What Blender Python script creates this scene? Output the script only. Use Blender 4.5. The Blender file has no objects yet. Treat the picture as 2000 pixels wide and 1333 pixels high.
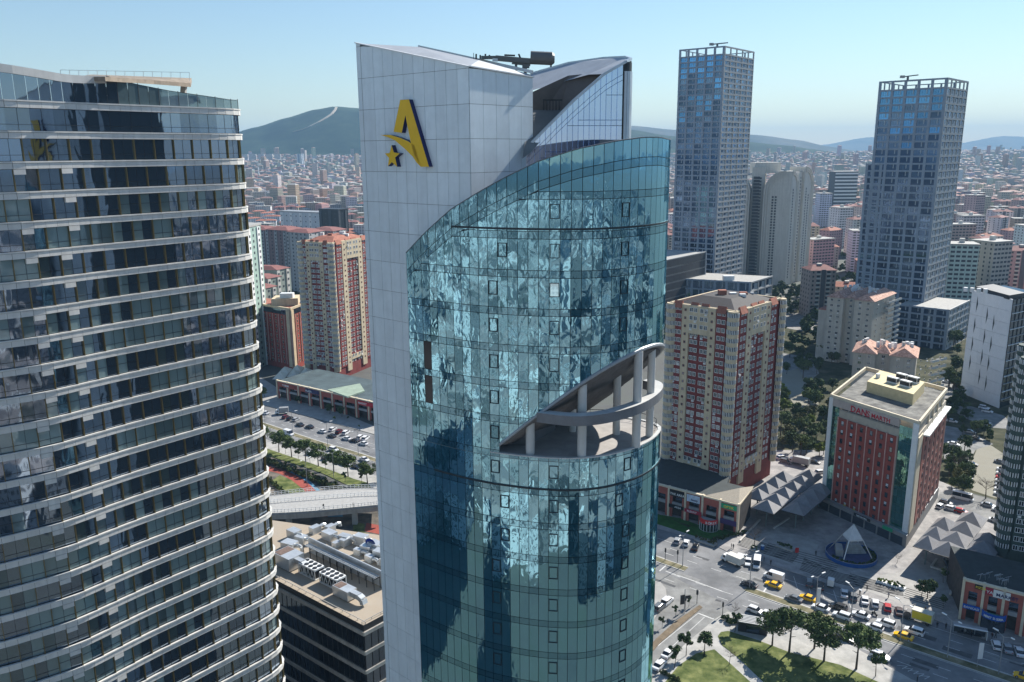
import bpy, math, random
import numpy as np
from mathutils import Vector, Matrix
random.seed(7); RN = random.Random(11)
SC = bpy.context.scene
COL = SC.collection
# ------------------------------------------------------------------ camera, sky, sun, exposure
CAM_H = 115.0; FPX = 1600.0; PITCH = math.atan(371/1600); ROLL = 0.0077
cam = bpy.data.cameras.new('camera'); cam.sensor_width = 36; cam.lens = FPX/2000*36
cam.clip_start = 1; cam.clip_end = 40000
camo = bpy.data.objects.new('camera', cam); COL.objects.link(camo)
camo.matrix_world = Matrix.Translation((0, 0, CAM_H)) @ Matrix.Rotation(math.pi/2-PITCH, 4, 'X') @ Matrix.Rotation(-ROLL, 4, 'Z')
SC.camera = camo
SUN_AZ, SUN_EL = 45.0, 38.0            # clockwise from +Y
w = bpy.data.worlds.new('World'); SC.world = w; w.use_nodes = True
nt = w.node_tree; bg = nt.nodes['Background']
sky = nt.nodes.new('ShaderNodeTexSky'); sky.sky_type = 'NISHITA'; sky.sun_disc = False
sky.sun_elevation = math.radians(SUN_EL); sky.sun_rotation = math.radians(SUN_AZ)
sky.altitude = 100; sky.air_density = 1.25; sky.dust_density = 0.0; sky.ozone_density = 4.0
nt.links.new(sky.outputs[0], bg.inputs[0]); bg.inputs[1].default_value = 0.070
sun = bpy.data.lights.new('sun', 'SUN'); sun.energy = 4.8; sun.angle = math.radians(0.5); sun.color = (1, .95, .87)
suno = bpy.data.objects.new('sun', sun); COL.objects.link(suno)
_a, _e = math.radians(SUN_AZ), math.radians(SUN_EL)
_d = Vector((math.sin(_a)*math.cos(_e), math.cos(_a)*math.cos(_e), math.sin(_e)))
suno.rotation_euler = _d.to_track_quat('Z', 'Y').to_euler()
SC.view_settings.view_transform = 'Standard'; SC.view_settings.look = 'None'
SC.view_settings.gamma = 1; SC.view_settings.exposure = 0.92; SC.view_settings.use_curve_mapping = False
SC.cycles.max_bounces = 6; SC.cycles.glossy_bounces = 3; SC.cycles.volume_bounces = 0; SC.cycles.diffuse_bounces = 3

# ------------------------------------------------------------------ survey: photo point -> place in the world
def ray(px, py):
    a = (px-1000)/FPX; b = -(py-666.5)/FPX
    c, s = math.cos(ROLL), math.sin(ROLL)
    x = c*a+s*b; y = -s*a+c*b
    return (x, math.cos(PITCH)+y*math.sin(PITCH), -math.sin(PITCH)+y*math.cos(PITCH))
def G(px, py, z=0.0):
    r = ray(px, py); t = (z-CAM_H)/r[2]; return (r[0]*t, r[1]*t)
def D(px, py, Y):
    r = ray(px, py); t = Y/r[1]; return (r[0]*t, Y, CAM_H+r[2]*t)
def pr(x, y, z):
    z -= CAM_H; d = y*math.cos(PITCH)-z*math.sin(PITCH); u = (y*math.sin(PITCH)+z*math.cos(PITCH))/d; x = x/d
    c, s = math.cos(ROLL), math.sin(ROLL)
    return (1000+FPX*(c*x-s*u), 666.5-FPX*(s*x+c*u))
def zat(x, y, py):
    lo, hi = -50, 500
    for _ in range(40):
        m = (lo+hi)/2
        if pr(x, y, m)[1] > py: lo = m
        else: hi = m
    return lo
def along(px, ax, ay, dx, dy, z):        # where the vertical seen at px crosses the plan line a + t d (height z)
    lo, hi = -80, 80
    f = lambda t: pr(ax+dx*t, ay+dy*t, z)[0]-px
    for _ in range(50):
        m = (lo+hi)/2
        if (f(m) > 0) == (f(hi) > 0): hi = m
        else: lo = m
    return (ax+dx*lo, ay+dy*lo)
def lerp(a, b, t): return tuple(p+(q-p)*t for p, q in zip(a, b))

# ------------------------------------------------------------------ materials
MATS = {}
def _new(name):
    m = bpy.data.materials.new(name); m.use_nodes = True; n = m.node_tree
    return m, n, n.nodes['Principled BSDF']
def _rnd(n):
    oi = n.nodes.new('ShaderNodeObjectInfo'); at = n.nodes.new('ShaderNodeAttribute'); at.attribute_name = 'rnd'
    ad = n.nodes.new('ShaderNodeMath'); ad.operation = 'ADD'; n.links.new(oi.outputs['Random'], ad.inputs[0]); n.links.new(at.outputs['Fac'], ad.inputs[1])
    fr = n.nodes.new('ShaderNodeMath'); fr.operation = 'FRACT'; n.links.new(ad.outputs[0], fr.inputs[0])
    return fr.outputs[0], oi
def _mul(n, col, fac):
    mx = n.nodes.new('ShaderNodeMix'); mx.data_type = 'RGBA'; mx.blend_type = 'MULTIPLY'; mx.inputs[0].default_value = 1
    n.links.new(col, mx.inputs[6]); n.links.new(fac, mx.inputs[7]); return mx.outputs[2]
def _ramp(n, inp, lo, hi, a=0.0, b=1.0):
    mr = n.nodes.new('ShaderNodeMapRange'); mr.inputs[1].default_value = a; mr.inputs[2].default_value = b
    mr.inputs[3].default_value = lo; mr.inputs[4].default_value = hi; n.links.new(inp, mr.inputs[0]); return mr.outputs[0]
def M(name, c, rough=.7, metal=0.0, var=.12, scale=.6, detail=6, rv=0.0, bump=0.0, bscale=8, c2=None, objcol=False, streak=0.0, spec=.4, clip=(.35, .65)):
    if name in MATS: return MATS[name]
    m, n, b = _new(name); MATS[name] = m
    L = n.links
    geo = n.nodes.new('ShaderNodeNewGeometry')
    nz = n.nodes.new('ShaderNodeTexNoise'); nz.inputs['Scale'].default_value = scale; nz.inputs['Detail'].default_value = detail
    nz.inputs['Roughness'].default_value = .65
    L.new(geo.outputs['Position'], nz.inputs['Vector'])
    rgb = n.nodes.new('ShaderNodeRGB'); rgb.outputs[0].default_value = (*c, 1); col = rgb.outputs[0]
    r, oi = _rnd(n)
    if c2:
        mx = n.nodes.new('ShaderNodeMix'); mx.data_type = 'RGBA'
        L.new(_ramp(n, nz.outputs['Fac'], 0, 1, *clip), mx.inputs[0]); L.new(col, mx.inputs[6]); mx.inputs[7].default_value = (*c2, 1); col = mx.outputs[2]
    if objcol: col = _mul(n, col, oi.outputs['Color'])
    if var: col = _mul(n, col, _ramp(n, nz.outputs['Fac'], 1-var*1.6, 1+var*1.2, .25, .75))
    if rv: col = _mul(n, col, _ramp(n, r, 1-rv, 1+rv))
    if streak:
        mp = n.nodes.new('ShaderNodeMapping'); mp.inputs['Scale'].default_value = (1.3, 1.3, .06); L.new(geo.outputs['Position'], mp.inputs[0])
        n2 = n.nodes.new('ShaderNodeTexNoise'); n2.inputs['Scale'].default_value = 1; n2.inputs['Detail'].default_value = 5; L.new(mp.outputs[0], n2.inputs['Vector'])
        col = _mul(n, col, _ramp(n, n2.outputs['Fac'], 1-streak, 1+streak*.4, .35, .65))
    L.new(col, b.inputs['Base Color'])
    b.inputs['Roughness'].default_value = rough; b.inputs['Metallic'].default_value = metal; b.inputs['Specular IOR Level'].default_value = spec
    if bump:
        n3 = n.nodes.new('ShaderNodeTexNoise'); n3.inputs['Scale'].default_value = bscale; n3.inputs['Detail'].default_value = 4
        L.new(geo.outputs['Position'], n3.inputs['Vector'])
        bp = n.nodes.new('ShaderNodeBump'); bp.inputs['Distance'].default_value = bump; L.new(n3.outputs['Fac'], bp.inputs['Height']); L.new(bp.outputs[0], b.inputs['Normal'])
    return m
def GLASS(name, tint, base, amp=.006, scale=.9, stretch=.45, rough=.03, refl=.75, rv=.25, tilt=0.0):
    """coated facade glass: tinted mirror over a dark room, with the wavy surface of toughened panes"""
    if name in MATS: return MATS[name]
    m, n, b = _new(name); MATS[name] = m; L = n.links
    out = n.nodes['Material Output']; n.nodes.remove(b)
    geo = n.nodes.new('ShaderNodeNewGeometry'); r, oi = _rnd(n)
    cm = n.nodes.new('ShaderNodeCombineXYZ'); ml = n.nodes.new('ShaderNodeMath'); ml.operation = 'MULTIPLY'; ml.inputs[1].default_value = 57.0; L.new(r, ml.inputs[0])
    for k in range(3): L.new(ml.outputs[0], cm.inputs[k])
    ad = n.nodes.new('ShaderNodeVectorMath'); ad.operation = 'ADD'; L.new(geo.outputs['Position'], ad.inputs[0]); L.new(cm.outputs[0], ad.inputs[1])
    mp = n.nodes.new('ShaderNodeMapping'); mp.inputs['Scale'].default_value = (1, 1, stretch); L.new(ad.outputs[0], mp.inputs[0])
    nz = n.nodes.new('ShaderNodeTexNoise'); nz.inputs['Scale'].default_value = scale; nz.inputs['Detail'].default_value = 1.0; nz.inputs['Distortion'].default_value = .6
    L.new(mp.outputs[0], nz.inputs['Vector'])
    bp = n.nodes.new('ShaderNodeBump'); bp.inputs['Distance'].default_value = amp; bp.inputs['Strength'].default_value = 1; L.new(nz.outputs['Fac'], bp.inputs['Height'])
    gl = n.nodes.new('ShaderNodeBsdfGlossy'); gl.inputs['Roughness'].default_value = rough; L.new(bp.outputs[0], gl.inputs['Normal'])
    c1 = n.nodes.new('ShaderNodeRGB'); c1.outputs[0].default_value = (*tint, 1)
    L.new(_mul(n, c1.outputs[0], _ramp(n, r, 1-rv, 1+rv*.6)), gl.inputs['Color'])
    df = n.nodes.new('ShaderNodeBsdfDiffuse'); c2 = n.nodes.new('ShaderNodeRGB'); c2.outputs[0].default_value = (*base, 1)
    L.new(_mul(n, c2.outputs[0], _ramp(n, r, 1+rv, 1-rv)), df.inputs['Color'])
    lw = n.nodes.new('ShaderNodeLayerWeight'); lw.inputs[0].default_value = .25
    mx = n.nodes.new('ShaderNodeMixShader'); L.new(_ramp(n, lw.outputs['Facing'], refl, 1.0), mx.inputs[0]); L.new(df.outputs[0], mx.inputs[1]); L.new(gl.outputs[0], mx.inputs[2])
    L.new(mx.outputs[0], out.inputs[0])
    return m

# ------------------------------------------------------------------ mesh builder
class MB:
    def __init__(s): s.v = []; s.f = []; s.m = []; s.r = []
    def face(s, pts, mi=0, r=0.0):
        k = len(s.v); s.v += [tuple(p) for p in pts]; s.f.append(tuple(range(k, k+len(pts)))); s.m.append(mi); s.r.append(r)
    def box(s, x0, y0, z0, x1, y1, z1, mi=0, r=0.0):
        if x0 > x1: x0, x1 = x1, x0
        if y0 > y1: y0, y1 = y1, y0
        k = len(s.v); s.v += [(x0,y0,z0),(x1,y0,z0),(x1,y1,z0),(x0,y1,z0),(x0,y0,z1),(x1,y0,z1),(x1,y1,z1),(x0,y1,z1)]
        for q in ((0,3,2,1),(4,5,6,7),(0,1,5,4),(1,2,6,5),(2,3,7,6),(3,0,4,7)): s.f.append(tuple(k+i for i in q)); s.m.append(mi); s.r.append(r)
        return s
    def bar(s, a, b, wx, wz, mi=0):           # square bar from a to b
        a, b = Vector(a), Vector(b); d = (b-a)
        if d.length < 1e-6: return s
        d.normalize(); up = Vector((0,0,1)) if abs(d.z) < .95 else Vector((1,0,0))
        u = d.cross(up).normalized()*wx/2; v = u.cross(d).normalized()*wz/2
        k = len(s.v)
        for p in (a, b): s.v += [tuple(p-u-v), tuple(p+u-v), tuple(p+u+v), tuple(p-u+v)]
        for q in ((0,1,2,3),(7,6,5,4),(0,4,5,1),(1,5,6,2),(2,6,7,3),(3,7,4,0)): s.f.append(tuple(k+i for i in q)); s.m.append(mi); s.r.append(0)
        return s
    def tube(s, a, b, r0, r1=None, n=8, mi=0, cap=True):
        r1 = r0 if r1 is None else r1
        a, b = Vector(a), Vector(b); d = (b-a).normalized(); up = Vector((0,0,1)) if abs(d.z) < .95 else Vector((1,0,0))
        u = d.cross(up).normalized(); v = u.cross(d).normalized(); k = len(s.v)
        for p, r in ((a, r0), (b, r1)):
            for i in range(n):
                t = 2*math.pi*i/n; s.v.append(tuple(p+u*math.cos(t)*r+v*math.sin(t)*r))
        for i in range(n):
            j = (i+1) % n; s.f.append((k+i, k+j, k+n+j, k+n+i)); s.m.append(mi); s.r.append(0)
        if cap:
            s.f.append(tuple(k+i for i in reversed(range(n)))); s.m.append(mi); s.r.append(0)
            s.f.append(tuple(k+n+i for i in range(n))); s.m.append(mi); s.r.append(0)
        return s
    def prism(s, poly, z0, z1, mi=0, top=None, bot=True):   # z0, z1 numbers or lists
        n = len(poly); k = len(s.v)
        Z0 = z0 if isinstance(z0, (list, tuple)) else [z0]*n; Z1 = z1 if isinstance(z1, (list, tuple)) else [z1]*n
        s.v += [(p[0], p[1], z) for p, z in zip(poly, Z0)]+[(p[0], p[1], z) for p, z in zip(poly, Z1)]
        for i in range(n):
            j = (i+1) % n; s.f.append((k+i, k+j, k+n+j, k+n+i)); s.m.append(mi); s.r.append(0)
        s.f.append(tuple(k+n+i for i in range(n))); s.m.append(mi if top is None else top); s.r.append(0)
        if bot: s.f.append(tuple(k+i for i in reversed(range(n)))); s.m.append(mi); s.r.append(0)
        return s
    def pyramid(s, poly, z0, apex, mi=0):
        n = len(poly)
        for i in range(n):
            j = (i+1) % n; s.face([(*poly[i], z0), (*poly[j], z0), apex], mi)
        s.face([(*p, z0-.05) for p in reversed(poly)], mi)
        return s
    def add(s, o, loc=(0,0,0), rz=0.0, mo=0, r=None, sc=1.0):
        k = len(s.v); c, q = math.cos(rz), math.sin(rz); r = RN.random() if r is None else r
        s.v += [(loc[0]+(c*x-q*y)*sc, loc[1]+(q*x+c*y)*sc, loc[2]+z*sc) for x, y, z in o.v]
        s.f += [tuple(k+i for i in f) for f in o.f]; s.m += [i+mo for i in o.m]; s.r += [r]*len(o.f)
        return s
    def mesh(s, name, mats, smooth=False):
        me = bpy.data.meshes.new(name); me.from_pydata(s.v, [], s.f)
        for m in (mats if isinstance(mats, (list, tuple)) else [mats]): me.materials.append(m)
        me.polygons.foreach_set('material_index', s.m)
        if any(s.r):
            at = me.attributes.new('rnd', 'FLOAT', 'FACE'); at.data.foreach_set('value', s.r)
        if smooth: me.polygons.foreach_set('use_smooth', [True]*len(s.f))
        me.update(); return me
    def build(s, name, mats, parent=None, loc=(0,0,0), rz=0.0, smooth=False, kind=None):
        if not s.f: return None
        return put(name, s.mesh(name, mats, smooth), parent, loc, rz, kind)
def put(name, me, parent=None, loc=(0,0,0), rz=0.0, kind=None, label=None):
    o = bpy.data.objects.new(name, me); COL.objects.link(o); o.location = loc
    if rz: o.rotation_euler = (0, 0, rz)
    if parent is not None: o.parent = parent
    if kind: o['kind'] = kind
    if label: o['label'] = label
    return o
def tag(o, label, cat, group=None):
    o['label'] = label; o['category'] = cat
    if group: o['group'] = group
    return o
def thing(name, label, cat, loc=(0,0,0), rz=0.0, group=None):
    o = bpy.data.objects.new(name, None); COL.objects.link(o); o.location = loc; o.rotation_euler = (0, 0, rz); o.empty_display_size = .5
    return tag(o, label, cat, group)
def struct(name, mb, mats): return mb.build(name, mats, None, kind='structure')
def copy_tree(o, parent=None, keep=None):
    c = o.copy(); COL.objects.link(c)
    if parent is not None: c.parent = parent
    for ch in o.children: copy_tree(ch, c)
    return c
def dup(proto, loc, rz=0.0, label=None, cat=None, group=None, sc=None):
    c = copy_tree(proto); c.location = loc; c.rotation_euler = (0, 0, rz)
    if label: c['label'] = label
    if cat: c['category'] = cat
    if group: c['group'] = group
    if sc: c.scale = sc if isinstance(sc, (tuple, list)) else (sc,)*3
    return c
def pieces(parent, name, mats, items, limit=300, stuff=None):
    """items: (key, builder MB, loc, rz, weight): the biggest `limit` are objects of their own, the others one joined part"""
    items = sorted(items, key=lambda i: -i[4]); cache = {}
    for key, mb, loc, rz, wt in items[:limit]:
        if key not in cache: cache[key] = mb.mesh(name, mats)
        put(name, cache[key], parent, loc, rz)
    if len(items) > limit:
        J = MB()
        for key, mb, loc, rz, wt in items[limit:]: J.add(mb, loc, rz)
        J.build(stuff or name, mats, parent, kind='stuff')
class Face:
    """a wall face: s metres from its left end seen from outside, z up, d outward"""
    def __init__(s, p0, p1):
        s.p0 = p0; dx, dy = p1[0]-p0[0], p1[1]-p0[1]; s.w = math.hypot(dx, dy); s.u = (dx/s.w, dy/s.w); s.n = (s.u[1], -s.u[0]); s.rz = math.atan2(dy, dx)
    def P(s, a, z, d=0.0): return (s.p0[0]+s.u[0]*a+s.n[0]*d, s.p0[1]+s.u[1]*a+s.n[1]*d, z)
    def box(s, mb, s0, s1, z0, z1, d0, d1, mi=0, r=0.0):
        b = MB().box(0, 0, z0, s1-s0, -(d1-d0), z1, mi) if False else None
        q = [s.P(s0, z0, d1), s.P(s1, z0, d1), s.P(s1, z0, d0), s.P(s0, z0, d0)]
        k = len(mb.v); mb.v += q+[(p[0], p[1], z1) for p in q]
        for f in ((0,3,2,1),(4,5,6,7),(0,1,5,4),(1,2,6,5),(2,3,7,6),(3,0,4,7)): mb.f.append(tuple(k+i for i in f)); mb.m.append(mi); mb.r.append(r)
def slab(wd, h, t, mi=0): return MB().box(0, -t, 0, wd, 0, h, mi)      # a plate: x along the wall, outward -y
def window_mb(wd, h, fr=.08, mull=0, trans=0.0, d=.07):
    m = MB(); m.box(0, -d, 0, wd, 0, fr); m.box(0, -d, h-fr, wd, 0, h); m.box(0, -d, fr, fr, 0, h-fr); m.box(wd-fr, -d, fr, wd, 0, h-fr)
    for k in range(mull):
        x = wd*(k+1)/(mull+1); m.box(x-fr*.4, -d*.9, fr, x+fr*.4, 0, h-fr)
    if trans: m.box(fr, -d*.85, trans-fr*.4, wd-fr, 0, trans+fr*.4)
    m.face([(fr, -d*.3, fr), (wd-fr, -d*.3, fr), (wd-fr, -d*.3, h-fr), (fr, -d*.3, h-fr)], 1)
    return m
# ------------------------------------------------------------------ palette
asphalt = M('asphalt', (.15, .153, .158), .9, var=.18, scale=.12, c2=(.20, .202, .205), bump=.01)
asphalt2 = M('old_asphalt', (.18, .18, .175), .9, var=.2, scale=.2, c2=(.23, .23, .22))
paving = M('paving', (.33, .32, .30), .85, var=.15, scale=.35, c2=(.34, .33, .31))
plazam = M('plaza_paving', (.25, .24, .235), .85, var=.18, scale=.3, c2=(.32, .305, .29))
kerbm = M('kerb', (.42, .41, .38), .8)
paint = M('road_paint', (.55, .55, .53), .7, var=.25, scale=2)
grassm = M('grass', (.085, .12, .035), .95, var=.35, scale=.3, c2=(.16, .17, .065), bump=.05, bscale=5, spec=.1)
grassd = M('grass_dark', (.04, .05, .025), .95, var=.4, scale=.12, c2=(.085, .08, .05), spec=.1)
soil = M('soil', (.17, .13, .085), .95, var=.3, scale=.6)
landm = M('land', (.15, .15, .145), .95, var=.5, scale=.03, c2=(.06, .07, .055), detail=9)
ltyard = M('pale_yard', (.30, .28, .22), .95, var=.2, scale=.2, c2=(.22, .21, .17))
white = M('white_paint', (.72, .73, .72), .45, var=.05, rv=.03)
greym = M('grey_metal', (.33, .34, .35), .5, metal=.3)
darkm = M('dark_metal', (.03, .032, .036), .5, metal=.2, var=.05)
steel = M('galvanised', (.5, .52, .53), .35, metal=.7, var=.15)
concrete = M('concrete', (.36, .355, .335), .8, var=.15, scale=.5, streak=.15)
rubber = M('rubber', (.02, .02, .02), .9)
carglass = M('car_glass', (.012, .015, .02), .05, spec=1, var=0)
lampw = M('lamp_glass', (.8, .8, .78), .2, var=0); redl = M('tail_light', (.4, .01, .01), .3, var=0)
wframe = M('window_frame', (.68, .68, .66), .5, var=.05)
wglass = GLASS('window_glass', (.35, .42, .5), (.02, .026, .034), amp=.002, refl=.35, rv=.5)
darkglass = GLASS('dark_glass', (.36, .42, .5), (.03, .038, .048), amp=.003, refl=.4, rv=.3)
# ------------------------------------------------------------------ central glass tower
teal = GLASS('teal_glass', (.38, .71, .83), (.012, .11, .16), amp=.011, scale=1.15, stretch=.6, refl=.68, rv=.09)
tealsp = GLASS('teal_spandrel', (.31, .58, .69), (.012, .08, .115), amp=.010, scale=1.2, refl=.6, rv=.15)
blueg = GLASS('blue_glass', (.62, .74, .95), (.06, .09, .2), amp=.002, scale=.6, refl=.75, rv=.06)
mull = M('mullion', (.012, .022, .028), .5, var=0)
clad = M('white_cladding', (.70, .765, .79), .42, metal=.1, var=.05, rv=.045, streak=.05)
joint = M('cladding_joint', (.10, .115, .12), .8, var=0)
soffm = M('louvred_soffit', (.10, .105, .11), .3, metal=.5, var=.2, scale=1.5)
fascia = M('grey_fascia', (.15, .16, .175), .5, metal=.3, rv=.04)
brownw = M('brown_wall', (.17, .145, .13), .8, var=.15)
terr = M('terrace_screed', (.34, .32, .30), .8, var=.15, scale=.7)
colm = M('column_cladding', (.50, .50, .48), .5, var=.08, streak=.05)

TW = thing('glass_tower', 'tall white clad tower with curved teal glass front and a slanting open terrace', 'skyscraper', (0, 90, 0))
def TO(mb): # shift world coords into the tower frame
    mb.v = [(x, y-90, z) for x, y, z in mb.v]; return mb
# plan of the glass front, surveyed on the terrace edge (z = 82)
RING0 = [G(px, py, 82) for px, py in [(806,849),(860,863),(910,875),(958,884),(1023,892),(1077,896),(1131,897),(1185,891),(1239,877),(1267,864),(1283,852),(1291,841)]]
RING0 += [(18.3, 95.2), (17.6, 96.8), (16.0, 98.2), (13.5, 99.2), (9.5, 99.6), (4.0, 99.4)]
def resample(P, step):
    out = [P[0]]; acc = 0
    for a, b in zip(P, P[1:]):
        L = math.dist(a, b); t = step-acc
        while t <= L: out.append(lerp(a, b, t/L)); t += step
        acc = (acc+L) % step if True else 0
        acc = L-(t-step)
    return out
def smooth(P, k=3):
    for _ in range(k): P = [P[0]]+[lerp(lerp(P[i-1], P[i+1], .5), P[i], .5) for i in range(1, len(P)-1)]+[P[-1]]
    return P
RING = smooth(resample(RING0, .35), 12); RING = resample(RING, 1.13)
NC = len(RING)-1
# top edge: height of the glass over each plan point
TOPX = [(788,500),(830,455),(880,410),(938,374),(989,346),(1053,315),(1130,291),(1206,276),(1257,269),(1290,269),(1305,273)]
BOTX = [(950,888),(1036,826),(1104,772),(1158,736),(1212,704),(1252,682),(1280,674),(1298,686)]
def curve(T, px):
    if px <= T[0][0]: return T[0][1]
    for (x0, y0), (x1, y1) in zip(T, T[1:]):
        if px <= x1: return y0+(y1-y0)*(px-x0)/(x1-x0)
    return T[-1][1]
imax = max(range(NC+1), key=lambda i: RING[i][0])
def ztop(p):
    z = 115
    for _ in range(6): z = zat(p[0], p[1], curve(TOPX, pr(p[0], p[1], z)[0]))
    return z
ZT = [ztop(p) for p in RING[:imax+1]]; ZT += [ZT[-1]]*(NC-imax)
# slanting cut: fit a plane to the lower lip of the upper volume
A_, B_ = [], []
for i, p in enumerate(RING[:imax+1]):
    z = 90
    for _ in range(6): z = zat(p[0], p[1], curve(BOTX, pr(p[0], p[1], z)[0]))
    if pr(p[0], p[1], z)[0] > 960: A_.append((1, p[0], p[1])); B_.append(z)
CUT = np.linalg.lstsq(np.array(A_+[(1, 17.5, 99)]), np.array(B_+[B_[-1]-2.2]), rcond=None)[0]
def zcut(p): return CUT[0]+CUT[1]*p[0]+CUT[2]*p[1]
FLY = [372, 443, 522, 592, 661, 735]; Z_T = 82.0
zs = [D(1082, y, RING[8][1])[2] for y in FLY]
fh = (zs[0]-zs[-1])/(len(zs)-1)
floors = [zs[0]+fh*k for k in range(8, 0, -1)]+[zs[0]-fh*k for k in range(0, 40)]
floors = [z for z in floors if z > 4]
off = min(floors, key=lambda z: abs(z-(Z_T-2.1)))
panesV, panesS = [], []; shell = MB(); shellr = []
cutidx = [i for i in range(NC+1) if zcut(RING[i]) > Z_T+.05]
c0 = cutidx[0]
for i in range(NC):
    a, b = RING[i], RING[i+1]; F = Face(a, b); 
    zt = min(ZT[i], ZT[i+1]); ztm = (ZT[i], ZT[i+1])
    cut = i >= c0
    spans = [(0, (Z_T, Z_T)), (1, None)] if cut else [(2, None)]
    segs = []
    if cut: segs = [((3, 3), (Z_T, Z_T)), ((zcut(a), zcut(b)), ztm)]
    else: segs = [((3, 3), ztm)]
    for (lo, hi) in segs:
        shell.face([F.P(0, lo[0], -.12), F.P(F.w, lo[1], -.12), F.P(F.w, hi[1]-.05, -.12), F.P(0, hi[0]-.05, -.12)])
        top = hi is not None and hi[0] > Z_T+1
        # sloped rim bands follow the top edge: 2.2 m pane then .5 m band
        lim = [(hi[0], hi[1])]
        if top:
            for dz in (2.0, 2.9): lim.append((hi[0]-dz, hi[1]-dz))
            for k in range(2):
                u0, u1 = lim[k], lim[k+1]; q = MB()
                for (s_, za, zb) in ():
                    pass
                g = .035
                v = [F.P(g, u1[0]+g, 0), F.P(F.w-g, u1[1]+g, 0), F.P(F.w-g, u0[1]-g, 0), F.P(g, u0[0]-g, 0)]
                vi = [(p[0]-F.n[0]*.06, p[1]-F.n[1]*.06, p[2]) for p in v]
                if u1[0] > lo[0]+.2:
                    panesS.append((i, k, v, vi))
            hi = lim[2]
        tops = min(hi); bots = max(lo)
        zl = [z for z in floors if z-.8 < max(hi) and z > min(lo)-3.5]
        edges = []
        for z in floors: edges += [(z, 'S'), (z-.78, 'V')]     # spandrel from z down .78, vision below
        for j in range(len(edges)-1):
            z1, kind = edges[j]; z0 = edges[j+1][0]
            y0a, y0b = max(z0, lo[0]), max(z0, lo[1]); y1a, y1b = min(z1, hi[0]), min(z1, hi[1])
            if y1a-y0a < .15 and y1b-y0b < .15: continue
            y1a = max(y1a, y0a+.02); y1b = max(y1b, y0b+.02); g = .03
            v = [F.P(g, y0a+g, 0), F.P(F.w-g, y0b+g, 0), F.P(F.w-g, max(y1b-g, y0b+g+.01), 0), F.P(g, max(y1a-g, y0a+g+.01), 0)]
            vi = [(p[0]-F.n[0]*.06, p[1]-F.n[1]*.06, p[2]) for p in v]
            (panesV if kind == 'V' else panesS).append((i, z1, v, vi))
def pane_mesh(name, v, vi, mat):
    m = MB(); c = v[0]; q = [tuple(p[k]-c[k] for k in range(3)) for p in v+vi]
    m.v = q; m.f = [(0,1,2,3),(0,4,5,1),(1,5,6,2),(2,6,7,3),(3,7,4,0)]; m.m = [0]*5; m.r = [0]*5
    return m, c
bright = GLASS('painted_sky_pane', (.7, .95, 1.0), (.18, .5, .6), amp=0.0, refl=.8, rv=0)  # bright sky reflection put into the tint and base colour
bluep = M('blue_film_pane', (.02, .2, .42), .15, var=0); dkp = M('dark_pane', (.012, .016, .02), .1, var=0)
def emit(lst, name, mat, limit):
    def wt(e):
        x, y = pr(*[(e[2][0][k]+e[2][2][k])/2 for k in range(3)])
        vis = e[0] < imax+1 and -20 < y < 1340
        A = pr(*e[2][0]); B = pr(*e[2][2]); return abs((A[0]-B[0])*(A[1]-B[1])) if vis else 0
    lst = sorted(lst, key=lambda e: -wt(e)); J = MB()
    for k, (i, z1, v, vi) in enumerate(lst):
        m, c = pane_mesh(name, v, vi, mat); A = pr(*v[0]); B = pr(*v[2]); mx, my = (A[0]+B[0])/2, (A[1]+B[1])/2
        mt = mat; lab = None
        if name == 'pane':
            if abs(mx-940) < 7 and abs(my-925) < 22: mt = bluep; lab = 'bright blue filmed pane'
            if abs(mx-838) < 7 and abs(my-735) < 70: mt = dkp; lab = 'blacked out pane'
        if k < limit or lab: o = m.build(name, mt, TW, (c[0], c[1]-90, c[2])); 
        else: J.add(m, (c[0], c[1]-90, c[2]))
        if lab: o['label'] = lab
    J.build(name, mat, TW, kind='stuff')
emit(panesV, 'pane', teal, 300); emit(panesS, 'spandrel_pane', tealsp, 300)
TO(shell).build('mullion_grid', mull, TW)
# opening sashes in three columns
sash = MB(); wS, hS = 1.0, 1.5
sash.box(0,-.06,0,wS,0,.07); sash.box(0,-.06,hS-.07,wS,0,hS); sash.box(0,-.06,.07,.07,0,hS-.07); sash.box(wS-.07,-.06,.07,wS,0,hS-.07)
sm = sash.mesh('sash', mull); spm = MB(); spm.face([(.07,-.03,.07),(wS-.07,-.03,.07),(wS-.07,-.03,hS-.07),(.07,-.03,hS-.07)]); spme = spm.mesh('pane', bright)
for pxs in (972, 1082, 1220):
    for z in floors:
        if z > 113: continue
        i = min(range(imax), key=lambda i: abs(pr(*lerp(RING[i], RING[i+1], .5), z-2)[0]-(pxs-(4 if z < 82 and pxs==1220 else 0)+(6 if z<82 and pxs==972 else 0))))
        a, b = RING[i], RING[i+1]; F = Face(a, b); zz = z-2.75
        if i >= c0 and Z_T-.5 < zz+1.5 and zz < max(zcut(a), zcut(b)): continue
        if zz+1.7 > min(ZT[i], ZT[i+1])-3: continue
        p = F.P(.065, zz, .03); s_ = put('sash', sm, TW, (p[0], p[1]-90, p[2]), F.rz)
        if pxs == 1082 and abs(pr(*p)[1]-580) < 25: put('pane', spme, s_, label='open pane with the bright sky painted into its colour')
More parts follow.
